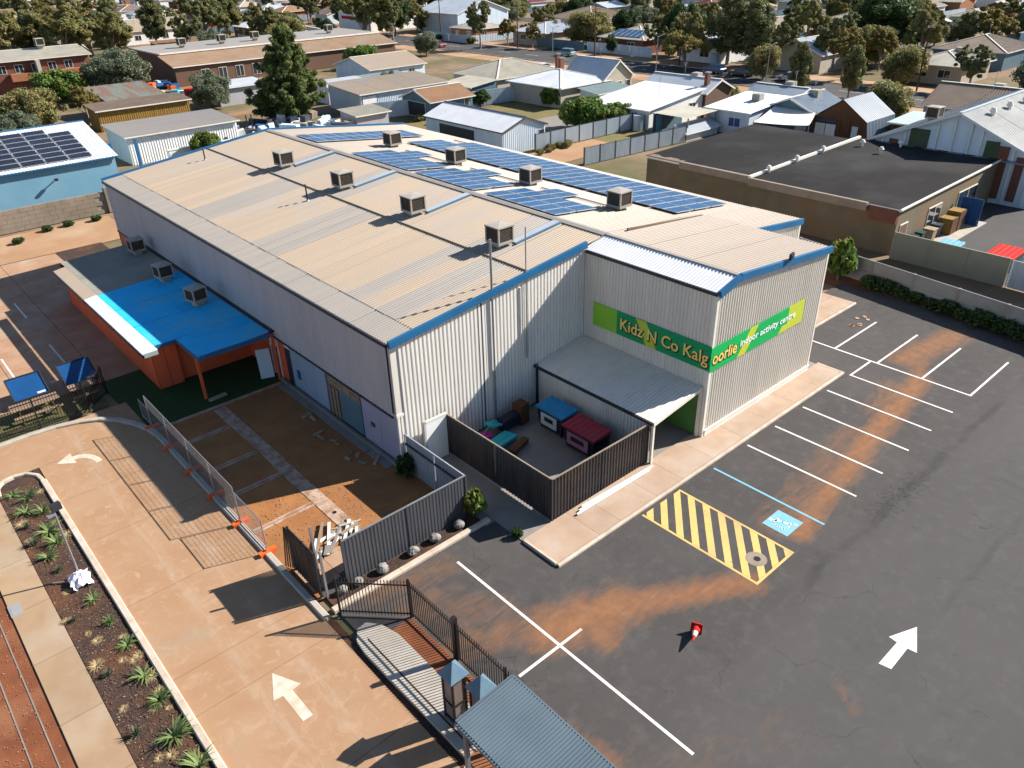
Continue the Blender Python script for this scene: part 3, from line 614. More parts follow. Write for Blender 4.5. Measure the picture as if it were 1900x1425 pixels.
# left side: upper cladding overhangs a recessed lower wall
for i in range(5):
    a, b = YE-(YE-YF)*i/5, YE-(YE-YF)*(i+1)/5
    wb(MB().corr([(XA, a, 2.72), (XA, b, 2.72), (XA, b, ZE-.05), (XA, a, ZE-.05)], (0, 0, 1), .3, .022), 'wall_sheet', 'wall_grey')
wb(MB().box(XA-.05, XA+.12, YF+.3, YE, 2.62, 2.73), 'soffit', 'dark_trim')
LX = XA+.1
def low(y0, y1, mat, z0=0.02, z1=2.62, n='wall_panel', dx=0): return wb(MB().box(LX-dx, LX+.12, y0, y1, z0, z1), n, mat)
low(38.4, YE, 'wall_red'); low(37.35, 38.36, 'wall_white', 1.9, 2.62); low(37.35, 37.5, 'wall_white', .02, 1.9, 'door_frame', .03); low(38.2, 38.36, 'wall_white', .02, 1.9, 'door_frame', .03)
low(37.5, 38.2, 'dark_trim', .02, 1.9, 'door'); low(36.6, 37.34, 'wall_red', .02, 2.62); low(36.0, 36.58, 'dark_trim', .02, 2.3, 'door'); low(36.0, 36.58, 'wall_white', 2.31, 2.62)
for k in range(3): low(32.2+k*1.26, 33.44+k*1.26, 'wall_powder')
wb(MB().obox((LX-.02, 35.2, 1.1), (.06, .3, .5)), 'meter_box', 'tarp_blue')
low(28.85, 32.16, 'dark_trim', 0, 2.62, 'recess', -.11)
for k in range(3): low(31.1+k*.34, 31.3+k*.34, 'timber_slat', .05, 1.85, 'upright_board')
brz = [(28.95+i*.235, 1.92+j*.225) for i in range(13) for j in range(3)]
for (yy, zz) in brz:                                                # breeze blocks above the shutter
    mb = MB(); t = .04
    mb.box(LX, LX+.1, yy, yy+.22, zz, zz+t).box(LX, LX+.1, yy, yy+.22, zz+.21-t, zz+.21).box(LX, LX+.1, yy, yy+t, zz+t, zz+.21-t).box(LX, LX+.1, yy+.22-t, yy+.22, zz+t, zz+.21-t)
    mb.cyl((LX+.02, yy+.11, zz+.105), (LX+.09, yy+.11, zz+.105), .045, 6)
    wb(mb, 'breeze_block', 'timber_pale')
for j in range(11): wb(MB().box(LX+.02, LX+.08, 28.92, 30.98, .1+j*.163, .25+j*.163), 'shutter_slat', 'wall_teal')
low(25.6, 27.2, 'wall_lilac'); low(27.22, 28.8, 'wall_lilac')
wb(MB().obox((LX-.02, 27.9, 1.3), (.05, .3, .22)), 'switch_box', 'fence_slate')
wb(MB().box(LX-.25, LX-.1, 25.4, 37.3, .0, .16), 'sill', 'conc')
wb(MB().box(16.2, 42.2, 25.95, 62.9, .05, 6.2), 'light_block', 'wall_grey')  # unseen box added inside to stop light leaking through the sheets
wb(MB().box(27.9, 37.0, 17.9, 26.5, .05, 7.0).box(36.9, 42.1, 22.4, 26, .05, 6.2), 'light_block', 'wall_grey')  # same unseen filler inside the front box and the wing
# roof: ribbed sheets, bands of replaced grey sheeting, eave strip
def rsheet(x0, x1, y0, y1, mat, dz=0, pitch=.19):
    return wb(MB().corr([(x0, y0, zl(x0)+dz), (x1, y0, zl(x1)+dz), (x1, y1, zl(x1)+dz), (x0, y1, zl(x0)+dz)], (1, 0, SL), pitch, .032), 'roof_sheet', mat)
EX = 16.85
rows0 = [(25.42, 26.9, 't'), (26.9, 28.7, 'g'), (28.7, 30.0, 't'), (30.0, 31.3, 'g'), (31.3, 33.6, 't'), (33.6, 36.0, 't'), (36.0, 38.4, 't'), (38.4, 41.6, 'g'), (41.6, 44.6, 't'), (44.6, 47.4, 't'), (47.4, 50.4, 'g'), (50.4, 53.4, 't'), (53.4, 56.4, 't'), (56.4, 59.6, 't'), (59.6, YE+.15, 't')]
rows = []
for a, b, k in rows0:
    n_ = max(1, round((b-a)/1.15)); rows += [(a+(b-a)*i/n_, a+(b-a)*(i+1)/n_, k) for i in range(n_)]
for a, b, k in rows: rsheet(EX, 23.6, a, b, 'roof_grey' if k == 'g' else 'roof_tan')
y = 25.42
while y < YE: rsheet(XA-.12, EX+.06, y, min(y+3.15, YE+.15), 'roof_grey', -.02); y += 3.15
ups = [25.42, 28.2, 30.6, 35.6, 38.0, 42.9, 45.6, 50.0, 53.5, 58, YE+.15]
for i, (a, b) in enumerate(zip(ups[:-1], ups[1:])): rsheet(23.66, XG, a, b, ['roof_tan', 'roof_grey', 'roof_tan', 'roof_tan', 'roof_tan', 'roof_grey', 'roof_tan', 'roof_grey', 'roof_tan', 'roof_tan'][i], -.012)
y = 25.42
while y < YE: rsheet(XG, 36.0, y, min(y+4.21, YE+.15), 'roof_pale'); rsheet(36.02, XR+.15, y, min(y+4.21, YE+.15), 'roof_pale', -.012); y += 4.21
rsheet(37.3, XR+.15, 21.85, 25.40, 'roof_pale', .02)
wb(MB().bar((23.63, 25.42, zl(23.63)+.04), (23.63, YE, zl(23.63)+.04), .05, .1), 'lap_flashing', 'block_tan')
for s in (-1, 1):
    a, b = XG, XG+s*.28
    wb(MB().quad((a, 25.42, zl(a)+.085), (b, 25.42, zl(b)+.06), (b, YE+.16, zl(b)+.06), (a, YE+.16, zl(a)+.085)) if s > 0 else MB().quad((b, 25.42, zl(b)+.06), (a, 25.42, zl(a)+.085), (a, YE+.16, zl(a)+.085), (b, YE+.16, zl(b)+.06)), 'ridge_cap', 'flash')
# box roof: white strip on the left, tan to the right
wb(MB().corr([(XB-.1, YB-.1, 7.62), (29.0, YB-.1, 8.05), (29.0, YF+.1, 8.05), (XB-.1, YF+.1, 7.62)], (1.6, 0, .43), .19, .03), 'roof_sheet', 'roof_white')
for i in range(3):
    a, b = YB-.1+(YF+.2-YB)*i/3, YB-.1+(YF+.2-YB)*(i+1)/3
    wb(MB().corr([(29.02, a, 8.06), (37.3, a, 7.24), (37.3, b, 7.24), (29.02, b, 8.06)], (8.3, 0, -.83), .19, .035), 'roof_sheet', 'roof_pale')
wb(MB().bar((29.0, YB-.08, 8.075), (29.0, YF-.1, 8.075), .22, .05), 'ridge_cap', 'flash')
wb(MB().bar((30.4, 25.22, zl(30.4)+.12), (37.0, 25.22, zl(37)+.12), .1, .16), 'step_flashing', 'roof_brown')
# fascia and gutters
def fas(a, b, n='fascia', m='blue_trim', w_=.16, h_=.34): return wb(MB().bar(a, b, w_, h_), n, m)
fas((XA-.1, YF-.16, ZE-.0), (XB-.02, YF-.16, zl(XB)+.02)); fas((XB-.02, YB-.12, 7.6), (28.95, YB-.12, 7.99)); fas((28.96, YB-.12, 8.0), (37.3, YB-.12, 7.17))
fas((37.3, 21.9, 7.0), (XR+.12, 21.9, 6.4)); fas((XA-.1, YE+.1, ZE), (XG, YE+.1, ZG)); fas((XG, YE+.1, ZG), (XR+.1, YE+.1, ZE))
fas((XA-.12, YF, ZE-.08), (XA-.12, YE, ZE-.08), 'gutter', 'dark_trim', .12, .16); fas((XB-.08, YF-.2, 7.58), (XB-.08, YB-.05, 7.58), 'gutter', 'dark_trim', .1, .16)
fas((XR+.16, 22, ZE-.1), (XR+.16, YE, ZE-.1), 'gutter', 'dark_trim', .12, .16)
# downpipe recess, pipes on the front
wb(MB().box(20.35, 20.72, YF-.07, YF+.03, .05, zl(20.5)-.2), 'recess', 'fence_slate')
wb(MB().box(20.74, 21.08, YF-.085, YF+.02, .05, zl(20.9)-.18), 'cover_panel', 'wall_cream')
wb(MB().cyl((21.15, YF-.16, .05), (21.15, YF-.16, 9.75), .055, 8), 'mast', 'galv')
wb(MB().cyl((23.3, YF-.16, 3.0), (23.3, YF-.16, 9.8), .03, 8), 'mast', 'galv')
wb(MB().cyl((22.95, YF-.1, .1), (22.95, YF-.1, 6.9), .05, 8), 'downpipe', 'wall_cream')
# floodlight on the box parapet
fl = thing('floodlight', 'small black floodlight on the blue parapet of the front box', 'floodlight', (33.0, YB-.2, 7.75))
MB().obox((33.0, YB-.25, 7.95), (.4, .12, .3), .2).build('lamp_head', M['dark_trim'], fl); MB().obox((33.0, YB-.325, 7.95), (.32, .03, .22), .2).build('lens', M['glass'], fl); MB().bar((33, YB-.15, 7.62), (33, YB-.2, 7.9), .05, .05).build('bracket', M['galv'], fl)
# small roof vents on the warehouse roof
def flue(name, label, x, y, h):
    t = thing(name, label, 'flue', (x, y, zl(x))); mb = MB().cyl((x, y, zl(x)-.05), (x, y, zl(x)+h), .05, 8); mb.build('pipe', M['iron'], t)
    MB().cyl((x, y, zl(x)+h), (x, y, zl(x)+h+.12), .09, 8, .03).build('cowl', M['iron'], t); MB().cyl((x, y, zl(x)), (x, y, zl(x)+.08), .14, 8, .06).build('boot', M['galv'], t)
flue('roof_flue', 'thin dark flue pipe on the tan roof near the far left corner', 22.2, 60.2, .75)
flue('roof_flue', 'thin dark flue pipe in the middle of the tan roof', 22.3, 44.6, .95)
# ---------------------------------------------------------------- evaporative coolers
def make_cooler(label, group):
    t = thing('rooftop_cooler', label, 'cooler', (0, 0, 0), group)
    B = lambda mb, n, m, p=None: mb.build(n, M[m], p or t, local=True)
    B(MB().box(-.3, .3, -.3, .3, -.5, .25), 'duct', 'cooler')
    B(MB().box(-.54, .54, -.54, .54, .2, .34), 'base_tray', 'cooler')
    for sx in (-1, 1):
        for sy in (-1, 1): B(MB().box(sx*.54-.045*(sx+1), sx*.54-.045*(sx-1), sy*.54-.045*(sy+1), sy*.54-.045*(sy-1), .34, 1.1), 'corner_post', 'cooler')
    B(MB().box(-.56, .56, -.56, .56, 1.08, 1.15).add([(-.5, -.5, 1.15), (.5, -.5, 1.15), (.5, .5, 1.15), (-.5, .5, 1.15), (0, 0, 1.21)], [(0, 1, 4), (1, 2, 4), (2, 3, 4), (3, 0, 4)]), 'lid', 'cooler')
    for k in range(4):
        R_ = Matrix.Rotation(k*math.pi/2, 4, 'Z')
        p = B(MB().box(-.45, .45, -.47, -.44, .36, 1.08, M=R_), 'pad', 'cooler_pad')
        mb = MB()
        for j in range(9): mb.box(-.45, .45, -.52, -.475, .38+j*.077, .40+j*.077, M=R_)
        B(mb, 'louvre', 'cooler_pad', p)
    return t
cool = make_cooler('', 'coolers on the warehouse roof'); used = [False]
def place_cooler(x, y, z, label, rz=0, sc=1.0, group='coolers on the warehouse roof', first=False):
    if first: cool.location = (x, y, z); cool.rotation_euler[2] = rz; cool['label'] = label; WL[cool.name] = V((x, y, z)); cool.scale = (sc,)*3; return cool
    return copy_tree(cool, (x, y, z), rz, label, group, sc)
YC = (52.5, 44.5, 36.7, 29.1)
ordn = ['farthest cooler', 'second farthest cooler', 'second nearest cooler', 'nearest cooler']
for i, y in enumerate(YC):
    place_cooler(24.9, y, zl(24.9)+.0, ordn[i]+' of the left row on the tan warehouse roof', first=(i == 0), sc=.98)
    place_cooler(34.2, y, zl(34.2)+.0, ordn[i]+' of the right row standing between the blue solar panels', sc=.98)
for i, y in enumerate(YC):       # long duct flashings from cooler to ridge
    wb(MB().bar((25.5, y-.35, zl(25.5)+.05), (28.7, y-.35, zl(28.7)+.05), .5, .05), 'cooler_flashing', 'roof_zinc')
    wb(MB().bar((25.4, y-.68, zl(25.4)+.06), (28.7, y-.68, zl(28.7)+.06), .12, .1), 'conduit', 'wall_teal')
# ---------------------------------------------------------------- solar arrays
pan_me = MB()
pan_me.box(-.82, .82, -.495, .495, -.04, 0, 1); pan_me.box(-.785, .785, -.455, .455, -.03, .006, 0)
pan0 = pan_me.build('solar_panel', [M['solar'], M['solar_frame']]); PM = pan0.data; bpy.data.objects.remove(pan0)
tilt = Matrix.Rotation(math.atan(SL), 4, 'Y')
def array(label, cells, group='blue solar arrays on the warehouse roof'):
    xs = [c[0] for c in cells]; ys = [c[1] for c in cells]; o = (min(xs), min(ys), zl(min(xs)))
    t = thing('solar_array', label, 'solar panels', o, group)
    for x, y, rot in cells:
        c = link('solar_panel', PM, t); p = V((x, y, zl(x)+.16))-V(o)
        c.matrix_local = Matrix.Translation(p) @ tilt @ Matrix.Rotation(math.pi/2 if rot else 0, 4, 'Z')
    ry = sorted(set(round(c[1], 2) for c in cells)); x0, x1 = min(xs), max(xs)
    for xx in (x0-.4, x0+.4, x1+.4): MB().bar((xx, min(ys)-.4, zl(xx)+.09), (xx, max(ys)+.4, zl(xx)+.09), .05, .06).build('rail', M['galv'], t)
    return t
array('narrow blue solar array lying across the far end of the roof', [(29.9+i*1.02, 56.6+j*1.74, 1) for i in range(10) for j in range(2)])
for nm, y0, n_ in (('farthest of three small blue solar arrays beside the ridge', 43.85, 7), ('middle of three small blue solar arrays beside the ridge', 37.05, 6), ('nearest of three small blue solar arrays beside the ridge', 29.9, 6)):
    array(nm, [(30.05, y0+i*1.02, 0) for i in range(n_)]+[(31.79, y0+i*1.02, 0) for i in range(n_)]+[(33.53, y0+1.02*i, 0) for i in ((4, 5) if n_ == 7 else (3, 4))])
array('long blue solar array along the right eave of the warehouse', [(37.0+i*1.74, 26.9+j*1.035+(.12 if j > 12 else 0), 0) for i in range(3) for j in range(26) if not (i == 2 and j > 23)])
# ---------------------------------------------------------------- canopy and bin yard on the front
can = thing('entry_canopy', 'low grey sheet metal entry canopy beside the bin yard', 'canopy', (24.0, 17.8, 0))
MB().corr([(23.9, 17.75, 2.34), (27.44, 17.75, 2.82), (27.44, YF-.05, 2.82), (23.9, YF-.05, 2.34)], (3.5, 0, .48), .2, .03).build('roof', M['wall_cream'], can)
MB().bar((23.86, 17.7, 2.3), (23.86, YF-.06, 2.3), .12, .12).build('gutter', M['dark_trim'], can)
MB().bar((23.9, 17.7, 2.26), (27.46, 17.7, 2.74), .06, .16).build('front_beam', M['white_trim'], can)
for i in range(3): MB().corr([(24.0, YF-.05-(YF-18.0)*i/3, .1), (24.0, YF-.05-(YF-18.0)*(i+1)/3, .1), (24.0, YF-.05-(YF-18.0)*(i+1)/3, 2.24), (24.0, YF-.05-(YF-18.0)*i/3, 2.24)], (0, 0, 1), .2, .03).build('wall_sheet', M['wall_cream'], can)
MB().box(23.93, 24.05, 17.72, 17.84, .1, 2.28).build('post', M['white_trim'], can); MB().box(27.32, 27.44, 17.66, 17.8, .1, 2.75).build('post', M['white_trim'], can)
MB().box(27.38, 27.45, 17.85, 25.2, .1, 2.7).build('green_lining', M['wall_green'], can); MB().box(23.93, 24.0, YF-.25, YF-.12, .1, 2.4).build('downpipe', M['dark_trim'], can)
def fence_run(name, label, pts, h, mat, panel=2.38, z0=.02, capm=None, postm=None, pitch=.19, cap=True, flip=False, group=None, cat='fence', dep=.03, rail=None, postw=.07, posth=0.0):
    t = thing(name, label, cat, (pts[0][0], pts[0][1], 0), group)
    for a, b in zip(pts[:-1], pts[1:]):
        a, b = V((*a, 0)), V((*b, 0)); d = b-a; n = max(1, round(d.length/panel)); u = d.normalized()
        for i in range(n+1):
            p = a+d*(i/n); MB().obox((p.x, p.y, z0+(h+posth)/2), (postw, postw, h+posth), math.atan2(u.y, u.x)).build('post', postm or mat, t)
        for i in range(n):
            p0, p1 = a+d*(i/n)+u*.05, a+d*((i+1)/n)-u*.05
            q = [(p0.x, p0.y, z0), (p1.x, p1.y, z0), (p1.x, p1.y, z0+h-.03), (p0.x, p0.y, z0+h-.03)]
            if flip: q = [q[1], q[0], q[3], q[2]]
            MB().corr(q, (0, 0, 1), pitch, dep).build('panel', mat, t)
            if rail: 
                nrm = V((-u.y, u.x, 0))*.05
                MB().bar(p0+nrm+V((0, 0, h-.45)), p1+nrm+V((0, 0, h-.45)), .05, .09).build('rail', rail, t)
        if cap: MB().bar(a+V((0, 0, z0+h)), b+V((0, 0, z0+h)), .06, .05).build('cap_rail', capm or postm or mat, t)
    return t
fence_run('bin_yard_fence', 'dark brown sheet fence round the bin yard, rusty at its foot', [(17.8, 25.2), (17.8, 18.0), (23.9, 17.95)], 2.12, M['fence_dark'], 3.05, .1, capm=M['block_tan'], postm=M['fence_dark'], flip=False)
# door leaf of the yard passage and short white wall panel
dp = thing('side_door', 'white side door standing ajar between warehouse corner and dark fence', 'door', (16.9, 25.0, 0))
MB().box(16.55, 17.72, 24.92, 24.98, .03, 2.25).build('leaf', M['wall_white'], dp); MB().box(16.5, 17.74, 24.9, 25.0, 2.26, 2.36).build('frame', M['white_trim'], dp); MB().box(16.44, 16.54, 24.9, 25.05, .02, 2.36).build('frame', M['wall_grey'], dp)
# ================================================================ BANNER SIGN
def text_mesh(txt, size, ext=.004, bold=0.0):
    cu = bpy.data.curves.new('t', 'FONT'); cu.body = txt; cu.size = size; cu.extrude = ext; cu.offset = bold; cu.resolution_u = 3
    ob = bpy.data.objects.new('t', cu); COL.objects.link(ob); bpy.context.view_layer.update()
    me = bpy.data.meshes.new_from_object(ob.evaluated_get(bpy.context.evaluated_depsgraph_get())); bpy.data.objects.remove(ob); return me
sg = thing('banner_sign', 'green and lime banner sign wrapping the corner of the front box', 'sign', (XB, YB, 3.6))
XS, YS = XB-.075, YB-.075
def lp(y0, y1, z0, z1, m, d=0, n='banner_panel', sk=0):    # panel on the left wall (x const)
    MB().add([(XS-d, y0, z0), (XS-d, y1, z0), (XS-d, y1+sk, z1), (XS-d, y0+sk, z1), (XS-d+.02, y0, z0), (XS-d+.02, y1, z0), (XS-d+.02, y1+sk, z1), (XS-d+.02, y0+sk, z1)], [(0, 3, 2, 1), (4, 5, 6, 7), (0, 1, 5, 4), (1, 2, 6, 5), (2, 3, 7, 6), (3, 0, 4, 7)]).build(n, M[m], sg)
def rp(x0, x1, z0, z1, m, d=0, n='banner_panel', sk=0):    # panel on the front wall (y const)
    MB().add([(x0, YS-d, z0), (x1, YS-d, z0), (x1+sk, YS-d, z1), (x0+sk, YS-d, z1), (x0, YS-d+.02, z0), (x1, YS-d+.02, z0), (x1+sk, YS-d+.02, z1), (x0+sk, YS-d+.02, z1)], [(0, 1, 2, 3), (4, 7, 6, 5), (0, 4, 5, 1), (1, 5, 6, 2), (2, 6, 7, 3), (3, 7, 4, 0)]).build(n, M[m], sg)
ZL0, ZL1 = 3.72, 5.0
lp(YB-.06, 23.12, ZL0, ZL1, 'sign_dark'); lp(23.13, 24.75, ZL0, ZL1, 'sign_leaf'); lp(20.55, 21.2, ZL0, ZL1, 'sign_lime', .008, 'stripe', .7)
rp(XB-.07, 34.0, ZL0-.06, ZL1-.06, 'sign_green'); rp(34.01, 35.5, ZL0-.06, ZL1-.06, 'sign_lime'); rp(29.6, 30.3, ZL0-.06, ZL1-.06, 'sign_lime', .008, 'stripe', .95)
rp(33.2, 34.0, ZL0-.06, ZL0+.3, 'sign_lime', .008, 'stripe', .3)
def bb(me): xs = [v.co.x for v in me.vertices]; return (min(xs), max(xs)) if xs else (0, 0)
def put_text(txt, size, mats, where, wdt, shadow=True, bold=.012):
    full = bb(text_mesh(txt, size, .003, bold)); s = wdt/(full[1]-full[0])
    for i, ch in enumerate(txt):
        if ch == ' ': continue
        x0 = bb(text_mesh(txt[:i+1], size, .003, bold))[1]-bb(text_mesh(ch, size, .003, bold))[1]; par = sg
        for m, dx, dz, dd, bo, nm in ((mats[0], 0, 0, .02, bold, 'letter'), (mats[1], .03, -.03, .012, bold+.035, 'letter_outline')):
            if nm != 'letter' and not shadow: continue
            me = text_mesh(ch, size, .003, bo); me.materials.append(M[m]); o = link(nm, me, par if nm == 'letter' else last)
            side, p0, z = where
            if side == 'L': Mx = Matrix(((0, 0, -1, XS-dd), (-1, 0, 0, p0-x0*s-dx), (0, 1, 0, z+dz), (0, 0, 0, 1)))
            else: Mx = Matrix(((1, 0, 0, p0+x0*s+dx), (0, 0, -1, YS-dd), (0, 1, 0, z+dz), (0, 0, 0, 1)))
            L = Matrix.Translation(-WL[sg.name]) @ Mx @ Matrix.Diagonal((s, 1, 1, 1))
            if nm == 'letter': o.matrix_local = L; last = o; ML = L
            else: o.matrix_local = ML.inverted() @ L
put_text('Kidz N Co Kalg', .88, ('letter_gold', 'letter_shadow'), ('L', 22.92, 4.08), 5.32)
put_text('oorlie', .88, ('letter_gold', 'letter_shadow'), ('R', 27.55, 4.04), 1.95)
put_text('indoor activity centre', .5, ('letter_white', 'letter_shadow'), ('R', 29.75, 4.22), 4.9, False, .006)
# ================================================================ BIN YARD CONTENTS
def skip_bin(name, label, x0, x1, y0, y1, h, lid, lab, body='bin_body', z=.1, ribs=7, group=None):
    t = thing(name, label, 'bin', ((x0+x1)/2, (y0+y1)/2, z), group); e = .12
    MB().add([(x0+e, y0+e, z+.12), (x1-e, y0+e, z+.12), (x1-e, y1-e, z+.12), (x0+e, y1-e, z+.12), (x0, y0, z+h*.92), (x1, y0, z+h*.92), (x1, y1, z+h), (x0, y1, z+h)], [(0, 3, 2, 1), (0, 1, 5, 4), (1, 2, 6, 5), (2, 3, 7, 6), (3, 0, 4, 7)]).build('body', M[body], t)
    MB().corr([(x0-.06, y0-.06, z+h+.03), (x1+.06, y0-.06, z+h+.11), (x1+.06, y1+.06, z+h+.11), (x0-.06, y1+.06, z+h+.03)], (1, 0, .05), (y1-y0+.12)/ribs, .03).box(x0-.05, x1+.05, y0-.05, y1+.05, z+h-.06, z+h+.02).build('lid', M[lid], t)
    MB().quad((x0-.012, y1-.3, z+.35), (x0-.012, y0+.35, z+.35), (x0-.012, y0+.35, z+h*.85), (x0-.012, y1-.3, z+h*.85)).build('sticker', M[lab], t)
    MB().quad((x0-.02, y1-.55, z+.6), (x0-.02, y0+.6, z+.6), (x0-.02, y0+.6, z+.85), (x0-.02, y1-.55, z+.85)).build('sticker_print', M['bin_body'], t)
    for xx in (x0+.2, x1-.2):
        for yy in (y0+.2, y1-.2): MB().cyl((xx-.04, yy, z+.07), (xx+.04, yy, z+.07), .07, 8).build('wheel', M['tyre'], t)
    for yy in (y0-.05, y1+.05): MB().bar((x0+.15, yy, z+h*.6), (x1-.15, yy, z+h*.6), .06, .14).build('lift_pocket', M[body], t)
skip_bin('skip_bin', 'dark skip bin with a blue lid in the bin yard', 22.35, 23.4, 21.95, 23.7, 1.2, 'plastic_blue', 'label_white')
skip_bin('skip_bin', 'dark skip bin with a red ribbed lid in the bin yard', 22.05, 23.2, 19.6, 21.6, 1.2, 'plastic_red', 'label_pink')
def single(mb, name, m, label, cat, group=None, smooth=False): return tag(mb.build(name, M[m] if isinstance(m, str) else m, smooth=smooth), label, cat, group)
def ball(c, r, n=12):
    mb = MB(); vs = []; fs = []
    for i in range(n//2+1):
        for j in range(n): a, b = math.pi*i/(n//2), 2*math.pi*j/n; vs.append((c[0]+r*math.sin(a)*math.cos(b), c[1]+r*math.sin(a)*math.sin(b), c[2]+r*math.cos(a)))
    for i in range(n//2):
        for j in range(n): fs.append((i*n+j, (i+1)*n+j, (i+1)*n+(j+1) % n, i*n+(j+1) % n))
    return mb.add(vs, fs)
single(ball((18.75, 23.9, .55), .45, 16), 'play_ball', 'pink', 'big pink play ball behind the dark bin yard fence', 'ball', smooth=True)
def pile_item(name, label, cat, c, d, rz, m, rx=0, z=None):
    t = thing(name, label, cat, c); Mx = Matrix.Rotation(rz, 4, 'Z') @ Matrix.Rotation(rx, 4, 'Y')
    MB().obox(c, d, M=Mx).build('board', M[m], t); MB().obox((c[0], c[1], c[2]+d[2]*.5+.01), (d[0]*.92, d[1]*.18, .03), M=Mx).build('batten', M[m], t)
pile_item('foam_mat', 'teal foam mat lying on the junk in the bin yard', 'mat', (20.0, 23.7, .35), (1.7, .75, .14), .25, 'cyan', .12)
pile_item('foam_mat', 'second teal foam mat, leaning against the warehouse wall', 'mat', (20.6, 24.7, .6), (1.5, .6, .1), .2, 'cyan', .35)
pile_item('pink_mat', 'pink play panel lying behind the ball in the bin yard', 'panel', (19.5, 24.6, .4), (1.1, .5, .1), -.2, 'pink', .2)
pile_item('timber_pallet', 'brown timber offcut in front of the teal mats', 'timber', (20.4, 22.9, .25), (1.3, .35, .22), .3, 'timber')
pile_item('board', 'dark board stacked at the back of the bin yard', 'board', (21.3, 24.6, .5), (1.2, .5, .6), .1, 'bin_body')
pile_item('yellow_panel', 'mustard yellow panel leaning in the bin yard corner', 'panel', (18.15, 24.8, .75), (.1, .8, 1.3), 0, 'wall_mustard', .15)
pile_item('broom_crate', 'brown crate stack beside the blue lidded bin', 'crate', (22.1, 24.6, .65), (.6, .6, 1.1), .1, 'timber')
single(MB().cyl((19.3, 24.4, .5), (20.0, 24.2, 1.3), .03, 6), 'pole', 'cyan', 'pale blue pole sticking out of the junk pile', 'pole')
for i in range(3):
    single(MB().cyl((19.3-.25*i, 17.72-.11*i, .16), (23.8-.2*i, 17.52-.05*i, .16), .055, 10), 'pipe', 'pvc', ['longest white pipe against the bin yard fence', 'middle white pipe lying on the path', 'outermost white pipe lying on the path'][i], 'pipe', 'white pipes on the path')
# ================================================================ SLATE FENCE, GATE, DEBRIS
fence_run('slate_fence', 'slate grey sheet fence behind the row of boulders', [(9.6, 20.78), (15.5, 20.78)], 2.1, M['fence_slate'], 2.95, capm=M['galv'], pitch=.16, dep=.012)
fence_run('return_fence', 'pale backed sheet fence running back to the warehouse corner', [(15.55, 20.85), (15.55, 25.2)], 2.0, M['fence_back'], 2.15, flip=False, rail=M['fence_slate'], capm=M['fence_back'], pitch=.25, dep=.02)
gt = thing('yard_gate', 'solid dark brown gate leaf standing open beside the driveway', 'gate', (8.5, 21.9, 0))
MB().box(8.49, 8.53, 20.88, 22.8, .12, 2.1).build('backing', M['fence_dark'], gt)
for i in range(4): MB().corr([(8.48, 22.8-i*.48, .12), (8.48, 22.8-i*.48-.47, .12), (8.48, 22.8-i*.48-.47, 2.1), (8.48, 22.8-i*.48, 2.1)], (0, 0, 1), .16, .025).build('panel', M['fence_dark'], gt)
for yy in (22.84, 20.84): MB().box(8.46, 8.54, yy-.04, yy+.04, .02, 2.2).build('frame', M['dark_trim'], gt)
for zz in (.14, 2.1): MB().box(8.49, 8.54, 20.88, 22.8, zz-.03, zz+.03).build('frame', M['dark_trim'], gt)
single(MB().box(8.82, 8.9, 21.55, 21.63, 0, 2.75), 'gate_post', 'galv', 'tall thin steel post behind the open gate leaf', 'post')
single(MB().box(8.62, 8.7, 20.62, 20.7, 0, 2.3), 'gate_post', 'galv', 'steel hinge post at the near end of the gate leaf', 'post')
bag = thing('gate_stack', 'dark bundle of steel rails leaning beside the gate leaf', 'rails', (8.4, 23.0, 0))
for k in range(5): MB().bar((8.32+k*.05, 23.3-.1*k, .03), (8.42+k*.03, 22.98-.04*k, 2.15-.04*k), .04, .04).build('rail', M['iron'], bag)
for k in range(26):      # demolition timber and pipes
    x = 10.7+rnd.uniform(-1.1, 1.1); y = 23.35+rnd.uniform(-.5, .5); a = rnd.choice([.9, .75, 1.05, -.4, .2])+rnd.uniform(-.15, .15); L = rnd.uniform(.5, 2.4) if k < 14 else rnd.uniform(.25, .6)
    m = ['pvc', 'timber_pale', 'conc_white', 'timber_pale', 'conc', 'wall_white'][k % 6]; z = .05+.012*(k % 9)
    z1 = z+rnd.uniform(-.03, .05); dx, dy = L/2*math.cos(a), L/2*math.sin(a)
    tag(MB().bar((x-dx, y-dy, z), (x+dx, y+dy, max(.05, z1)), rnd.uniform(.07, .16), .05).build('timber_offcut', M[m]), '%s %s piece in the debris heap behind the slate fence' % ('long' if L > 1.5 else 'medium' if L > .65 else 'short', ['white pipe', 'pale timber', 'cream board', 'pale timber', 'grey concrete', 'white board'][k % 6]), 'timber', 'debris heap behind the slate fence')
# boulders
def rock(c, r, seed, label):
    rr = random.Random(seed); mb = ball((0, 0, 0), 1, 12); f = [V((rr.uniform(-1, 1), rr.uniform(-1, 1), rr.uniform(-1, 1))).normalized() for _ in range(7)]
    vs = []
    for p in mb.v:
        q = V(p); k = 1.0
        for ff in f:
            d = q.normalized().dot(ff)
            if d > .72: k *= 1-.55*(d-.72)
        k *= 1+.05*math.sin(7*q.x+seed)*math.cos(6*q.y); vs.append((c[0]+q.x*r*k*1.1, c[1]+q.y*r*k, c[2]+q.z*r*k*.85))
    mb.v = vs; single(mb, 'boulder', 'rock', label, 'boulder', 'boulders along the slate fence')
for i, (x, y) in enumerate(((14.75, 20.42), (13.5, 20.4), (12.4, 20.4), (10.95, 20.38), (9.85, 20.42), (9.2, 20.45))):
    rock((x, y, .2), .25 if i < 4 else .2, i+3, ['boulder nearest the leafy bush', 'second boulder from the leafy bush', 'third boulder from the leafy bush', 'fourth boulder from the leafy bush', 'fifth boulder from the leafy bush', 'small boulder at the gate end of the planter'][i])
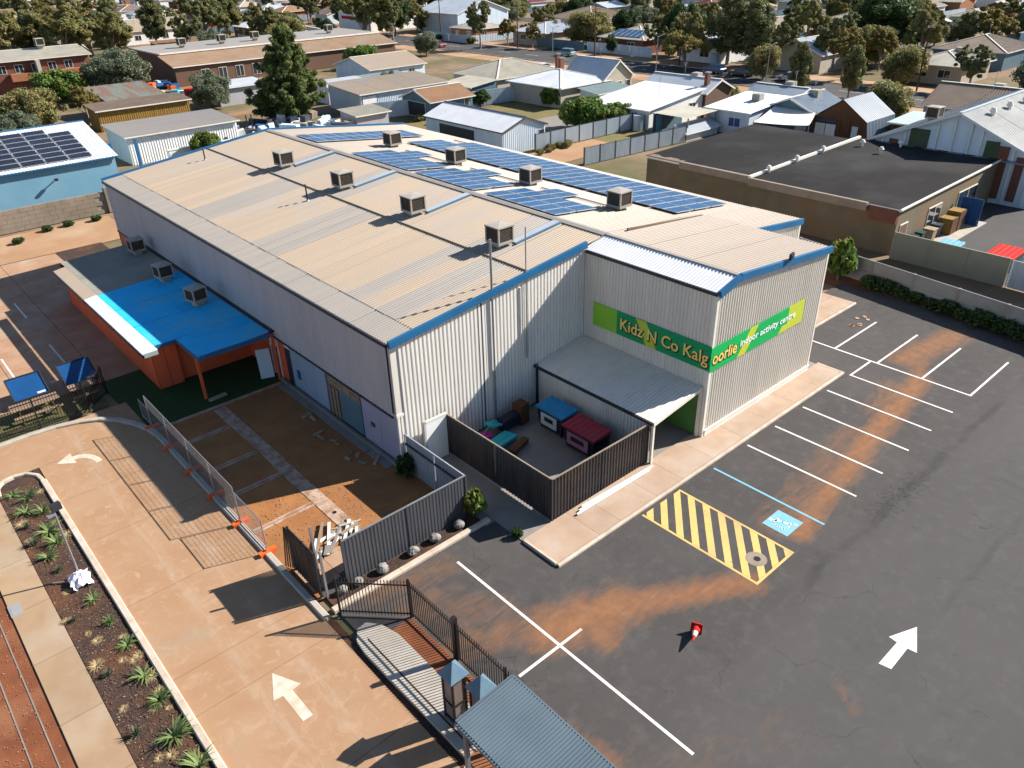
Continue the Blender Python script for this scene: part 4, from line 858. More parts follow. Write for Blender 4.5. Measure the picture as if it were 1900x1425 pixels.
# ================================================================ BLACK STEEL PICKET FENCES
pk = MB(); pk.box(-.012, .012, -.012, .012, .08, 1.72); pk.add([(-.02, -.02, 1.72), (.02, -.02, 1.72), (.02, .02, 1.72), (-.02, .02, 1.72), (0, 0, 1.84)], [(0, 1, 4), (1, 2, 4), (2, 3, 4), (3, 0, 4), (3, 2, 1, 0)])
_p = pk.build('picket', M['iron']); PK = _p.data; bpy.data.objects.remove(_p)
def picket_fence(label, pts, sp=.118, posts=2.4, name='picket_fence', bigpost=()):
    t = thing(name, label, 'fence', (pts[0][0], pts[0][1], 0))
    for a, b in zip(pts[:-1], pts[1:]):
        a, b = V((*a, 0)), V((*b, 0)); d = b-a; L = d.length; n = int(L/sp); u = d.normalized(); an = math.atan2(u.y, u.x)
        for i in range(1, n):
            o = link('picket', PK, t); o.location = a+d*(i/n)-V((pts[0][0], pts[0][1], 0)); o.rotation_euler[2] = an
        for zz in (.2, 1.58): MB().bar(a+V((0, 0, zz)), b+V((0, 0, zz)), .035, .045).build('rail', M['iron'], t)
        m = max(1, round(L/posts))
        for i in range(m+1): p = a+d*(i/m); MB().obox((p.x, p.y, .92), (.065, .065, 1.84), an).build('post', M['iron'], t)
    return t
picket_fence('black picket gate wing slanting from driveway kerb to the fence corner', [(8.58, 19.6), (10.38, 17.72)])
pf = picket_fence('long black picket fence between driveway and car park', [(10.42, 17.72), (10.42, -3.0)], posts=2.55)
MB().box(10.34, 10.5, 15.02, 15.18, 0, 2.0).build('gate_post', M['iron'], pf)
picket_fence('black picket fence in front of the picnic lawn', [(-8, 41.35), (6.3, 41.35), (7.6, 42.6)], sp=.13)
# small weeds on the picket fence are built with the plants
# ================================================================ LANTERNS AND PAVILION
def lantern(label, x, y, h=2.6):
    t = thing('lantern_pillar', label, 'lantern', (x, y, 0), 'lantern pillars at the driveway'); e = .24
    MB().box(x-.3, x+.3, y-.3, y+.3, 0, .16).build('plinth', M['conc'], t)
    for sx in (-1, 1):
        for sy in (-1, 1): MB().box(x+sx*e-.03, x+sx*e+.03, y+sy*e-.03, y+sy*e+.03, .16, h-.5).build('corner_post', M['iron'], t)
    for zz in (.3, .98, h-.52): MB().box(x-e-.035, x+e+.035, y-e-.035, y-e+.02, zz-.03, zz+.03).box(x-e-.035, x+e+.035, y+e-.02, y+e+.035, zz-.03, zz+.03).box(x-e-.035, x-e+.02, y-e+.03, y+e-.03, zz-.029, zz+.029).box(x+e-.02, x+e+.035, y-e+.03, y+e-.03, zz-.029, zz+.029).build('frame_rail', M['iron'], t)
    for k in range(4):
        R_ = Matrix.Translation((x, y, 0)) @ Matrix.Rotation(k*math.pi/2, 4, 'Z')
        MB().box(-.21, .21, -.235, -.225, 1.01, h-.55, M=R_).build('pane', M['lantern_pane'], t); MB().box(-.21, .21, -.235, -.225, .33, .95, M=R_).build('pane', M['lantern_pane'], t)
    z = h-.48; s = .36
    MB().add([(x-s, y-s, z), (x+s, y-s, z), (x+s, y+s, z), (x-s, y+s, z), (x-.1, y-.1, z+.36), (x+.1, y-.1, z+.36), (x+.1, y+.1, z+.36), (x-.1, y+.1, z+.36), (x, y, z+.5)], [(0, 1, 5, 4), (1, 2, 6, 5), (2, 3, 7, 6), (3, 0, 4, 7), (4, 5, 8), (5, 6, 8), (6, 7, 8), (7, 4, 8), (3, 2, 1, 0)]).build('roof', M['lantern_roof'], t)
lantern('tall lantern pillar with blue hip cap standing alone in front', 8.98, 13.28)
lantern('second lantern pillar, half hidden by the ribbed shelter roof', 9.28, 12.3)
pv = thing('gate_shelter', 'small shelter with slate blue ribbed roof at the bottom edge', 'shelter', (8.9, 10, 0))
MB().corr([(7.8, 5.6, 2.58), (9.9, 5.6, 2.72), (9.9, 11.6, 2.72), (7.8, 11.6, 2.58)], (2.1, 0, .14), .105, .05, prof=((0, 0), (.3, .2), (.45, .9), (.6, 1), (.75, .6))).build('roof', M['slate_roof'], pv)
MB().bar((7.8, 11.6, 2.55), (9.9, 11.6, 2.69), .06, .16).build('fascia', M['slate_roof'], pv); MB().bar((7.78, 5.6, 2.53), (7.78, 11.6, 2.53), .08, .1).build('gutter', M['slate_roof'], pv)
MB().bar((9.92, 5.6, 2.68), (9.92, 11.6, 2.68), .05, .12).build('fascia', M['slate_roof'], pv)
for x, y in ((7.95, 11.4), (9.75, 11.4), (7.95, 8.75), (9.75, 8.75), (7.95, 5.8), (9.75, 5.8)): MB().box(x-.06, x+.06, y-.06, y+.06, 0, 2.55).build('post', M['slate_roof'], pv)
# ================================================================ TEMPORARY SITE FENCE
def site_panel(label, y0, y1, x=8.15, h=1.95, lean=0.0):
    t = thing('site_fence_panel', label, 'fence', (x, y0, 0), 'temporary fence panels along the driveway'); r = .022
    for yy in (y0+.04, y1-.04): MB().cyl((x, yy, .06), (x, yy, h), r, 8).build('tube', M['galv'], t)
    for zz in (.18, h-.02): MB().cyl((x, y0+.04, zz), (x, y1-.04, zz), r*.9, 8).build('tube', M['galv'], t)
    wm = MB(); n = int((y1-y0-.1)/.085)
    for i in range(1, n): yy = y0+.05+(y1-y0-.1)*i/n; wm.box(x-.003, x+.003, yy-.0025, yy+.0025, .18, h-.02)
    for j in range(1, 12): zz = .18+(h-.2)*j/12; wm.box(x-.006, x-.0, y0+.05, y1-.05, zz-.0025, zz+.0025)
    tag(wm.build('wire_mesh', M['wire'], t), kind='stuff')
def fence_foot(label, y, x=8.15):
    t = thing('fence_foot', label, 'fence foot', (x, y, 0), 'orange feet of the temporary fence')
    MB().box(x-.36, x+.36, y-.12, y+.12, .13, .16).box(x-.34, x+.34, y-.11, y-.03, .0, .13).box(x-.34, x+.34, y+.03, y+.11, 0, .13).build('block', M['orange_plastic'], t)
    MB().cyl((x-.05, y, .1), (x-.05, y, .24), .05, 8).build('socket', M['orange_plastic'], t)
yy = [38.6, 37.3, 34.8, 32.15, 29.6, 27.0, 24.5]
nth = ['farthest', 'second', 'third', 'fourth', 'fifth', 'nearest']
for i in range(6): site_panel(nth[i]+' mesh panel of the temporary fence counted from the red annexe', yy[i+1], yy[i], h=[1.2, 1.95, 1.95, 1.95, 1.95, 1.7][i])
for i in range(1, 7): fence_foot(['', 'orange fence foot at the end of the curved kerb', 'second orange fence foot from the curved kerb', 'third orange fence foot from the curved kerb', 'fourth orange fence foot from the curved kerb', 'sunlit orange fence foot at the shadow edge', 'sunlit orange fence foot nearest the gate'][i], yy[i])
# ================================================================ LAMP POST, CONE, SMALL THINGS
lpost = thing('lamp_post', 'slim grey lamp post with dark twin head in the garden bed', 'lamp post', (2.1, 28.3, 0))
MB().cyl((2.1, 28.3, 0), (2.1, 28.3, 3.3), .045, 10, .035).build('pole', M['galv'], lpost); MB().obox((2.1, 28.3, .02), (.3, .3, .06)).build('base_plate', M['galv'], lpost)
MB().obox((2.22, 28.35, 3.42), (.34, .2, .28), .2).build('lamp_head', M['dark_trim'], lpost); MB().obox((1.95, 28.25, 3.2), (.26, .16, .07), .3).build('lamp_head', M['galv'], lpost)
sh = MB(); rr = random.Random(5); g_ = 9
for i in range(g_):
    for j in range(g_):
        a, b = i/(g_-1)-.5, j/(g_-1)-.5; sh.v.append((2.05+a*.75+rr.uniform(-.05, .05), 27.95+b*.95+rr.uniform(-.06, .06), .06+.32*max(0, 1-3*(a*a+b*b))+rr.uniform(0, .16)))
for i in range(g_-1):
    for j in range(g_-1): sh.f.append((i*g_+j, (i+1)*g_+j, (i+1)*g_+j+1, i*g_+j+1)); sh.m.append(0)
single(sh, 'plastic_sheet', 'white_sheet', 'crumpled white plastic sheet at the foot of the lamp post', 'sheet')
single(MB().cyl((1.2, 28.6, .08), (1.85, 28.1, .12), .035, 6), 'pipe_offcut', 'conc', 'grey pipe offcut lying in the garden bed by the lamp post', 'pipe')
single(MB().box(-.42, -.02, 27.75, 28.5, .0, .028).box(-.36, -.08, 27.83, 28.42, .028, .034), 'pit_lid', 'conc_panel', 'square grey pit lid in the left footpath', 'pit lid')
single(MB().cyl((11.45, 24.9, -.01), (11.45, 24.9, .02), .1, 10), 'pipe_stub', 'iron', 'small black pipe hole in the orange dirt', 'pipe')
def cone(x, y, rz, label):
    t = thing('traffic_cone', label, 'traffic cone', (x, y, 0), rz=rz); T = Matrix.Rotation(math.radians(80), 4, 'Y')
    def ring(z0, z1, r0, r1, m, n): 
        mb = MB().cyl((0, 0, z0), (0, 0, z1), r0, 14, r1); mb.v = [tuple(T @ V(p)+V((0, 0, .2))) for p in mb.v]; mb.build(n, M[m], t, local=True)
    ring(.03, .3, .15, .105, 'cone_red', 'cone_base'); ring(.3, .52, .104, .068, 'label_white', 'reflective_band'); ring(.52, .78, .067, .025, 'cone_red', 'cone_tip')
    mb = MB().box(-.2, .2, -.2, .2, 0, .035); mb.v = [tuple(T @ V(p)+V((0, 0, .2))) for p in mb.v]; mb.build('foot', M['cone_red'], t, local=True)
cone(17.35, 10.3, math.radians(205), 'red traffic cone with white band lying on the asphalt')
# ================================================================ RED ANNEXE
an = thing('red_annexe', 'low red annexe with bright blue roof against the shaded warehouse wall', 'building', (10, 41, 0))
def ab(mb, n, m, p=None): return mb.build(n, M[m], p or an)
for i in range(6):
    a, b = 57.8-i*2.8, 57.8-(i+1)*2.8
    ab(MB().corr([(9.95, a, .02), (9.95, b, .02), (9.95, b, 2.75), (9.95, a, 2.75)], (0, 0, 1), .3, .02), 'wall_panel', 'wall_red')
for a, b in ((9.95, 10.62), (10.64, 11.3)): ab(MB().box(a, b, 41.0, 41.12, .02, 2.8), 'wall_panel', 'wall_red')
for a, b in ((11.32, 12.8), (12.82, 14.2), (14.22, 15.6)): ab(MB().box(a, b, 41.3, 41.42, .02, 2.85), 'wall_panel', 'wall_red')
ab(MB().box(10.1, 15.5, 41.5, 57.7, .02, 2.6), 'light_block', 'wall_red'); ab(MB().box(9.95, 15.6, 57.7, 57.8, .02, 2.8), 'wall_panel', 'wall_red')  # unseen inner box keeps light from passing the annexe walls
def asheet(x0, x1, y0, y1, m, z0=2.92, z1=3.12): ab(MB().corr([(x0, y0, z0+(z1-z0)*(x0-10)/5.2), (x1, y0, z0+(z1-z0)*(x1-10)/5.2), (x1, y1, z0+(z1-z0)*(x1-10)/5.2), (x0, y1, z0+(z1-z0)*(x0-10)/5.2)], (5, 0, .2), .2, .025), 'roof_sheet', m)
asheet(11.2, 15.15, 37.2, 40.3, 'blue_roof'); asheet(10.05, 15.15, 40.32, 43.5, 'blue_roof'); asheet(10.05, 15.15, 43.52, 46.7, 'blue_roof'); asheet(10.05, 15.15, 46.72, 49.95, 'blue_roof')
asheet(10.05, 15.15, 49.97, 53.6, 'roof_moss'); asheet(10.05, 15.15, 53.62, 57.9, 'roof_moss')
for a, b, m in ((39.7, 44.8, 'roof_white'), (44.82, 49.95, 'roof_white'), (49.97, 56.6, 'roof_tan')):
    ab(MB().corr([(9.25, a, 2.86), (10.02, a, 2.97), (10.02, b, 2.97), (9.25, b, 2.86)], (.75, 0, .1), .2, .025), 'roof_sheet', m)
ab(MB().box(9.2, 9.27, 39.7, 56.6, 2.7, 2.88), 'fascia', 'dark_trim'); ab(MB().box(9.28, 10.0, 39.66, 39.72, 2.72, 2.95), 'fascia', 'roof_mint')
ab(MB().box(11.2, 15.15, 37.14, 37.2, 2.82, 3.06), 'fascia', 'blue_trim'); ab(MB().box(11.14, 11.2, 37.14, 40.3, 2.8, 2.98), 'fascia', 'blue_trim'); ab(MB().box(10.02, 11.2, 40.26, 40.32, 2.76, 2.96), 'fascia', 'blue_trim')
ab(MB().box(15.16, 15.55, 37.2, 57.9, 3.02, 3.12), 'box_gutter', 'dark_trim'); ab(MB().box(11.32, 11.46, 38.2, 38.34, 0, 2.9), 'post', 'wall_red'); ab(MB().box(15.3, 15.42, 37.4, 37.52, 0, 2.9), 'post', 'wall_red')
single(MB().add([(14.55, 38.1, .05), (15.25, 37.85, .05), (15.3, 38.1, 1.75), (14.6, 38.35, 1.75), (14.56, 38.14, .05), (15.26, 37.89, .05), (15.31, 38.14, 1.75), (14.61, 38.39, 1.75)], [(0, 1, 2, 3), (7, 6, 5, 4), (0, 4, 5, 1), (1, 5, 6, 2), (2, 6, 7, 3), (3, 7, 4, 0)]), 'leaning_board', 'wall_bluewhite', 'pale white board leaning under the blue canopy', 'board')
single(MB().obox((11.9, 37.9, .06), (1.0, .25, .1), .1), 'fallen_plank', 'timber_pale', 'pale plank lying by the red canopy post', 'plank')
for i, (x, y, l) in enumerate(((14.4, 55.2, 'farthest dusty cooler on the shaded annexe roof'), (13.9, 48.9, 'middle cooler on the blue annexe roof'), (13.9, 43.7, 'nearest cooler on the blue annexe roof'))):
    place_cooler(x, y, 3.22, l, .1*i, .85, 'coolers on the annexe roof')
# blue reclining boards beside the picnic lawn
def board(label, x0, x1, y):
    t = thing('blue_board', label, 'board', ((x0+x1)/2, y, 0), 'blue boards by the picnic lawn'); y1 = y+1.5
    vs = [(x0, y, .45), (x1, y, .45), (x1, y1, 1.15), (x0, y1, 1.15)]; vs += [(a, b, c-.06) for a, b, c in vs]
    MB().add(vs, [(0, 1, 2, 3), (7, 6, 5, 4), (0, 4, 5, 1), (1, 5, 6, 2), (2, 6, 7, 3), (3, 7, 4, 0)]).build('panel', M['sign_navy'], t)
    for a, b in (((x0, y, .46), (x1, y, .46)), ((x0, y1, 1.16), (x1, y1, 1.16)), ((x0, y, .46), (x0, y1, 1.16)), ((x1, y, .46), (x1, y1, 1.16))): MB().bar(a, b, .07, .09).build('frame', M['dark_trim'], t)
    for xx in (x0+.1, x1-.1): MB().bar((xx, y1-.08, 0), (xx, y1-.08, 1.1), .06, .06).build('leg', M['dark_trim'], t); MB().bar((xx, y+.06, 0), (xx, y+.06, .42), .06, .06).build('leg', M['dark_trim'], t)
    MB().add([(x1-.55, y+.12, .52), (x1-.15, y+.12, .52), (x1-.15, y+.24, .575), (x1-.55, y+.24, .575)], [(0, 1, 2, 3)]).build('label_plate', M['label_white'], t)
board('sunlit blue board beside the picnic lawn', 3.5, 5.2, 44.2); board('shaded blue board nearer the red annexe', 6.05, 7.7, 44.1)
def picnic(label, x, y, L=2.3):
    t = thing('picnic_table', label, 'picnic table', (x, y, 0), 'picnic tables on the lawn')
    for j in range(6): MB().box(x-L/2, x+L/2, y-.4+j*.135, y-.4+j*.135+.115, .72, .76).build('slat', M['timber_slat'], t)
    for s in (-1, 1):
        for j in range(2): MB().box(x-L/2, x+L/2, y+s*.68-.12+j*.13, y+s*.68-.12+j*.13+.115, .42, .46).build('slat', M['timber_slat'], t)
        for xx in (x-L/2+.35, x+L/2-.35): MB().bar((xx, y+s*.7, 0), (xx, y+s*.2, .72), .06, .1).build('leg', M['timber'], t)
    for xx in (x-L/2+.35, x+L/2-.35): MB().bar((xx, y-.8, .4), (xx, y+.8, .4), .05, .09).build('cross_beam', M['timber'], t)
picnic('slatted picnic table on the lawn in front of the sunlit blue board', 4.2, 43.0); picnic('slatted picnic table at the left edge of the lawn', 1.2, 42.7); picnic('small slatted picnic table in front of the shaded blue board', 6.6, 43.2, 1.3)
# ================================================================ PLANTS
def blades(n, L, wd, seed, up=.9, spread=1.0, curl=.6):
    r = random.Random(seed); mb = MB()
    for i in range(n):
        a = r.uniform(0, 6.283); l = L*r.uniform(.6, 1.1); e = r.uniform(.35, 1.2)*up; d = V((math.cos(a), math.sin(a), 0)); q = V((-d.y, d.x, 0))
        pts = []; p = V((d.x*.04, d.y*.04, 0)); an_ = e
        for k in range(4):
            wdk = wd*(1, 1.1, .75, .05)[k]; pts.append((p-q*wdk/2, p+q*wdk/2)); p = p+(d*math.cos(an_)*spread+V((0, 0, math.sin(an_))))*l/3; an_ -= curl*r.uniform(.6, 1.2)*.7
        mb.add([x for pr in pts for x in pr], [(2*k, 2*k+1, 2*k+3, 2*k+2) for k in range(3)])
    return mb
ORDI = ['first', 'second', 'third', 'fourth', 'fifth', 'sixth', 'seventh']
AG = [blades(n_, l_, w_, s, u_).build('x', M['agave']) for s, n_, l_, w_, u_ in ((1, 46, .72, .065, .9), (2, 60, .62, .05, 1.1), (3, 34, .8, .07, .8), (4, 52, .55, .045, 1.2))]; AGM = [o.data for o in AG]
for o in AG: bpy.data.objects.remove(o)
STR = blades(90, .42, .02, 9).build('x', M['straw']); STM = STR.data; bpy.data.objects.remove(STR)
bed = [((1.9, 35.2), 1.0), ((2.15, 33.6), 1.15), ((1.55, 34.2), .9), ((1.95, 32.1), 1.2), ((2.0, 31.0), 1.1), ((1.5, 30.3), .9), ((2.1, 26.6), .75), ((2.2, 25.0), .8), ((2.3, 23.5), .8), ((2.25, 21.7), .85), ((2.3, 20.35), .95), ((2.15, 18.7), 1.15), ((2.3, 17.2), 1.15), ((2.2, 15.6), 1.1), ((2.1, 14), 1.1), ((1.4, 35.9), .8)]
lab = ['tufted green plant nearest the rounded end of the bed but one', 'big tufted plant at the head of the lamp post shadow strip', 'tufted plant on the footpath side of the upper bed', 'tallest tufted plant beside the lamp head', 'tufted plant just above the lamp post foot', 'small tufted plant at the footpath edge above the lamp post', 'first tufted plant below the white plastic sheet', 'second tufted plant below the white plastic sheet', 'third tufted plant below the white plastic sheet', 'fourth tufted plant below the white plastic sheet', 'fifth tufted plant below the white plastic sheet', 'large tufted plant with long shadow near the bottom edge', 'large tufted plant cut by the bottom edge', 'tufted plant below the bottom edge', 'lowest tufted plant in the bed', 'small tufted plant at the rounded tip of the bed']
for i, ((x, y), s) in enumerate(bed):
    o = tag(link('tufted_plant', AGM[(i*7+i//3) % 4]), lab[i], 'plant', 'tufted plants in the garden bed'); o.location = (x, y, .02); s *= .86; o.scale = (s, s, s*1.05); o.rotation_euler = (((i*37) % 7-3)*.05, ((i*53) % 7-3)*.05, i*1.7)
GR = blades(70, .45, .03, 15, 1.3, .6, .4).build('x', M['leaf_grey']); GRM = GR.data; bpy.data.objects.remove(GR)
for i, (x, y, s) in enumerate(((1.35, 33.0, .9), (1.3, 31.6, 1.1), (1.6, 29.2, .8), (1.25, 26.0, .7), (1.4, 22.6, .8), (1.3, 19.6, 1.0), (1.45, 17.6, .9))):
    o = tag(link('grassy_clump', GRM), ORDI[i]+' grey grassy clump along the footpath side of the bed, from the far end', 'plant', 'grassy clumps in the bed'); o.location = (x, y, .02); o.scale = (s, s, s); o.rotation_euler[2] = i
for i in range(34):
    o = tag(link('dry_tuft', STM), 'x', 'weed', 'dry weed tufts in the bed'); o.location = (rnd.uniform(1.0, 2.5), rnd.uniform(14, 36), .02); s = rnd.uniform(.3, .9); o['label'] = '%s dry straw tuft on the %s side of the bed, %s' % ('tiny' if s < .5 else 'small' if s < .7 else 'bushy', 'footpath' if o.location.x < 1.75 else 'kerb', ['near the bottom edge', 'below the plastic sheet', 'about the lamp post foot', 'near the rounded end'][min(3, int((o.location.y-14)/5.6))]); o.scale = (s, s, s*.6); o.rotation_euler[2] = rnd.uniform(0, 6)
# leafy crowns
def leaf_cloud(seed, n, leaf, clumps, sig, aspect=1.6, droop=0.0):
    """leaf faces scattered in clumps -> (verts, faces); clumps: list of (x,y,z,r)"""
    r = np.random.default_rng(seed); C = np.array(clumps); w = C[:, 3]**2; idx = r.choice(len(C), n, p=w/w.sum())
    d = r.normal(size=(n, 3)); d /= np.linalg.norm(d, axis=1)[:, None]; rad = r.random(n)**.45
    P = C[idx, :3]+d*(rad*C[idx, 3])[:, None]*np.array([1, 1, .8])
    nrm = d*.8+r.normal(size=(n, 3))*.7+np.array([0, 0, .35]); nrm /= np.linalg.norm(nrm, axis=1)[:, None]
    t = np.cross(nrm, r.normal(size=(n, 3))+np.array([0, 0, -droop])); t /= np.linalg.norm(t, axis=1)[:, None]+1e-9; b = np.cross(nrm, t)
    s = leaf*(.6+.8*r.random(n))[:, None]; t = t*s*aspect*.5; b = b*s*.5
    V4 = np.stack([P-t*1.0, P-b*.9+t*.1, P+t*1.0, P+b*.9+t*.1], 1).reshape(-1, 3)
    F = np.arange(n*4).reshape(-1, 4)
    return V4, F
def np_mesh(name, Vv, F, mat):
    me = bpy.data.meshes.new(name); nv, nf = len(Vv), len(F)
    me.vertices.add(nv); me.vertices.foreach_set('co', Vv.astype(np.float32).ravel()); me.loops.add(nf*4); me.loops.foreach_set('vertex_index', F.astype(np.int32).ravel())
    me.polygons.add(nf); me.polygons.foreach_set('loop_start', np.arange(0, nf*4, 4, dtype=np.int32)); me.materials.append(mat); me.update(); me.validate(); return me
def crown_clumps(seed, kind, H, Rr):
    r = random.Random(seed); cl = []
    if kind == 'pine':        # whorls of upswept branches, ragged cone
        for k in range(120):
            h = r.random()**.9; L = Rr*(1-h)**.7*r.uniform(.62, 1.08)*(.8 if h < .08 else 1); a = r.uniform(0, 6.283); z0 = H*(.07+.88*h)
            for j in range(4): q = L*(.35+.22*j); cl.append((q*math.cos(a)+r.uniform(-.2, .2), q*math.sin(a)+r.uniform(-.2, .2), z0+.28*j*j*.35+r.uniform(-.15, .2), (Rr*.15-.018*Rr*j)*(1.15-.55*h)*r.uniform(.7, 1.2)))
    elif kind == 'gum':       # several separate heads on limbs
        nh = r.randint(7, 10)
        for k in range(nh):
            a = 6.283*k/nh+r.uniform(-.4, .4); q = Rr*r.uniform(.25, .72); hz = H*r.uniform(.5, .84); hr = Rr*r.uniform(.24, .42)
            for j in range(15): b = V((r.gauss(0, 1), r.gauss(0, 1), r.gauss(0, .8))); b = b.normalized()*hr*r.uniform(.35, 1); cl.append((q*math.cos(a)+b.x, q*math.sin(a)+b.y, hz+b.z, hr*r.uniform(.16, .4)))
    elif kind == 'umb':       # flat topped umbrella
        for k in range(60): a = r.uniform(0, 6.283); q = Rr*math.sqrt(r.random()); cl.append((q*math.cos(a), q*math.sin(a), H*(.82-.25*(q/Rr)**2)+r.uniform(-.1, .08)*H, Rr*r.uniform(.16, .28)))
    elif kind == 'tall':      # upright column of heads
        for k in range(75):
            h = r.random(); a = r.uniform(0, 6.283); q = Rr*math.sqrt(r.random())*(.55+.45*math.sin(math.pi*min(1, h*1.1+.1))); cl.append((q*math.cos(a), q*math.sin(a), H*(.22+.74*h), Rr*r.uniform(.2, .36)))
    else:                     # round and bushy
        for k in range(95):
            v = V((r.gauss(0, 1), r.gauss(0, 1), r.gauss(0, 1))).normalized()*r.uniform(.3, 1)**.6; cl.append((v.x*Rr*.88, v.y*Rr*.88, H*.54+v.z*H*.38, Rr*r.uniform(.1, .3)))
    return cl
PROTO = {}
def proto(key, kind, leafm, H, Rr, n, leaf, seed, bark='bark', aspect=1.6, droop=0.):
    cl = crown_clumps(seed, kind, H, Rr); Vv, F = leaf_cloud(seed, n, leaf, cl, 0, aspect, droop); cm = np_mesh('crown', Vv, F, M[leafm])
    tb = MB(); r = random.Random(seed+1); top = {'pine': .85, 'bush': .5}.get(kind, .55); rt = H*.022+.06
    tb.cyl((0, 0, -.1), (0, 0, H*top*.55), rt, 8, rt*.75, cap=False); tb.cyl((0, 0, H*top*.55), (r.uniform(-.2, .2), r.uniform(-.2, .2), H*top), rt*.75, 8, rt*.35, cap=False)
    big = sorted(cl, key=lambda c: -c[3])[:9]
    for c in big:
        z0 = H*r.uniform(.2, top*.7); mid = V((c[0]*.45, c[1]*.45, z0+(c[2]-z0)*.55)); tb.cyl((0, 0, z0), mid, rt*.45, 6, rt*.32, cap=False); tb.cyl(mid, c[:3], rt*.32, 6, rt*.1, cap=False)
    o = tb.build('trunk', M[bark]); tm = o.data; bpy.data.objects.remove(o); PROTO[key] = (tm, cm, H)
proto('pine', 'pine', 'leaf_pine', 12.5, 5.9, 64000, .2, 11, aspect=3.4)
proto('gumA', 'gum', 'leaf_olive', 11, 6.5, 34000, .22, 21, 'bark_pale', 2.0, .8)
proto('gumB', 'gum', 'leaf_gum', 11, 5.5, 32000, .22, 22, 'bark_pale', 2.0, .8)
proto('gumC', 'gum', 'leaf_bronze', 9, 4.8, 26000, .2, 23, 'bark_pale', 1.8, .5)
proto('tallA', 'tall', 'leaf_gum', 12, 3.4, 24000, .22, 31, 'bark_pale', 2.0, .8)
proto('darkA', 'bush', 'leaf_dark', 9, 5.0, 30000, .23, 41)
proto('greyA', 'bush', 'leaf_grey', 6, 4.0, 24000, .17, 51)
proto('greenA', 'bush', 'leaf_green', 3.6, 3.0, 12000, .2, 61)
proto('olivB', 'bush', 'leaf_olive', 5, 3.4, 20000, .17, 71)
proto('umbA', 'umb', 'leaf_bronze', 6.5, 4.2, 12000, .26, 81, 'bark_pale')
def tree(key, x, y, h, label, w_=1.0, rz=None, name='tree', cat='tree', group=None):
    tm, cm, H = PROTO[key]; t = thing(name, label, cat, (x, y, -.05), group); s = h/H
    for n, me in (('trunk', tm), ('crown', cm)): link(n, me, t)
    t.scale = (s*w_, s*w_, s); t.rotation_euler[2] = rnd.uniform(0, 6.28) if rz is None else rz
    return t
def shrub(key, x, y, h, label, w_=1.0, group=None): return tree(key, x, y, h, label, w_, name='shrub', cat='shrub', group=group)
proto('leafy', 'bush', 'leaf_green', 1.5, .75, 900, .2, 91, aspect=1.5)
proto('weedy', 'bush', 'leaf_dark', .9, .8, 900, .13, 92)
shrub('leafy', 15.75, 20.62, 1.5, 'bright leafy bush at the end of the slate fence', .72)
shrub('weedy', 15.3, 25.0, 1.2, 'dark weed growing in the warehouse corner', .5)
shrub('leafy', 10.5, 12.0, 1.3, 'green creeper on the picket fence beside the shelter roof', .3)
shrub('leafy', 50.9, 22.9, 3.4, 'leafy green bush at the end of the concrete panel wall', .62)
ORD = ['first', 'second', 'third', 'fourth', 'fifth', 'sixth', 'seventh', 'eighth', 'ninth', 'tenth', 'eleventh', 'twelfth', 'thirteenth']
for i in range(13):
    y = 20.6-i*1.05; shrub('weedy', 51.1-.17*i*.85+rnd.uniform(-.2, .2), y, rnd.uniform(.7, 1.15), ORD[i]+' dark weed along the concrete panel wall, counted from the leafy bush', .95, 'weeds along the concrete wall')
shrub('weedy', 16.15, 18.3, .5, 'small yellow weed at the end of the front path', .6)
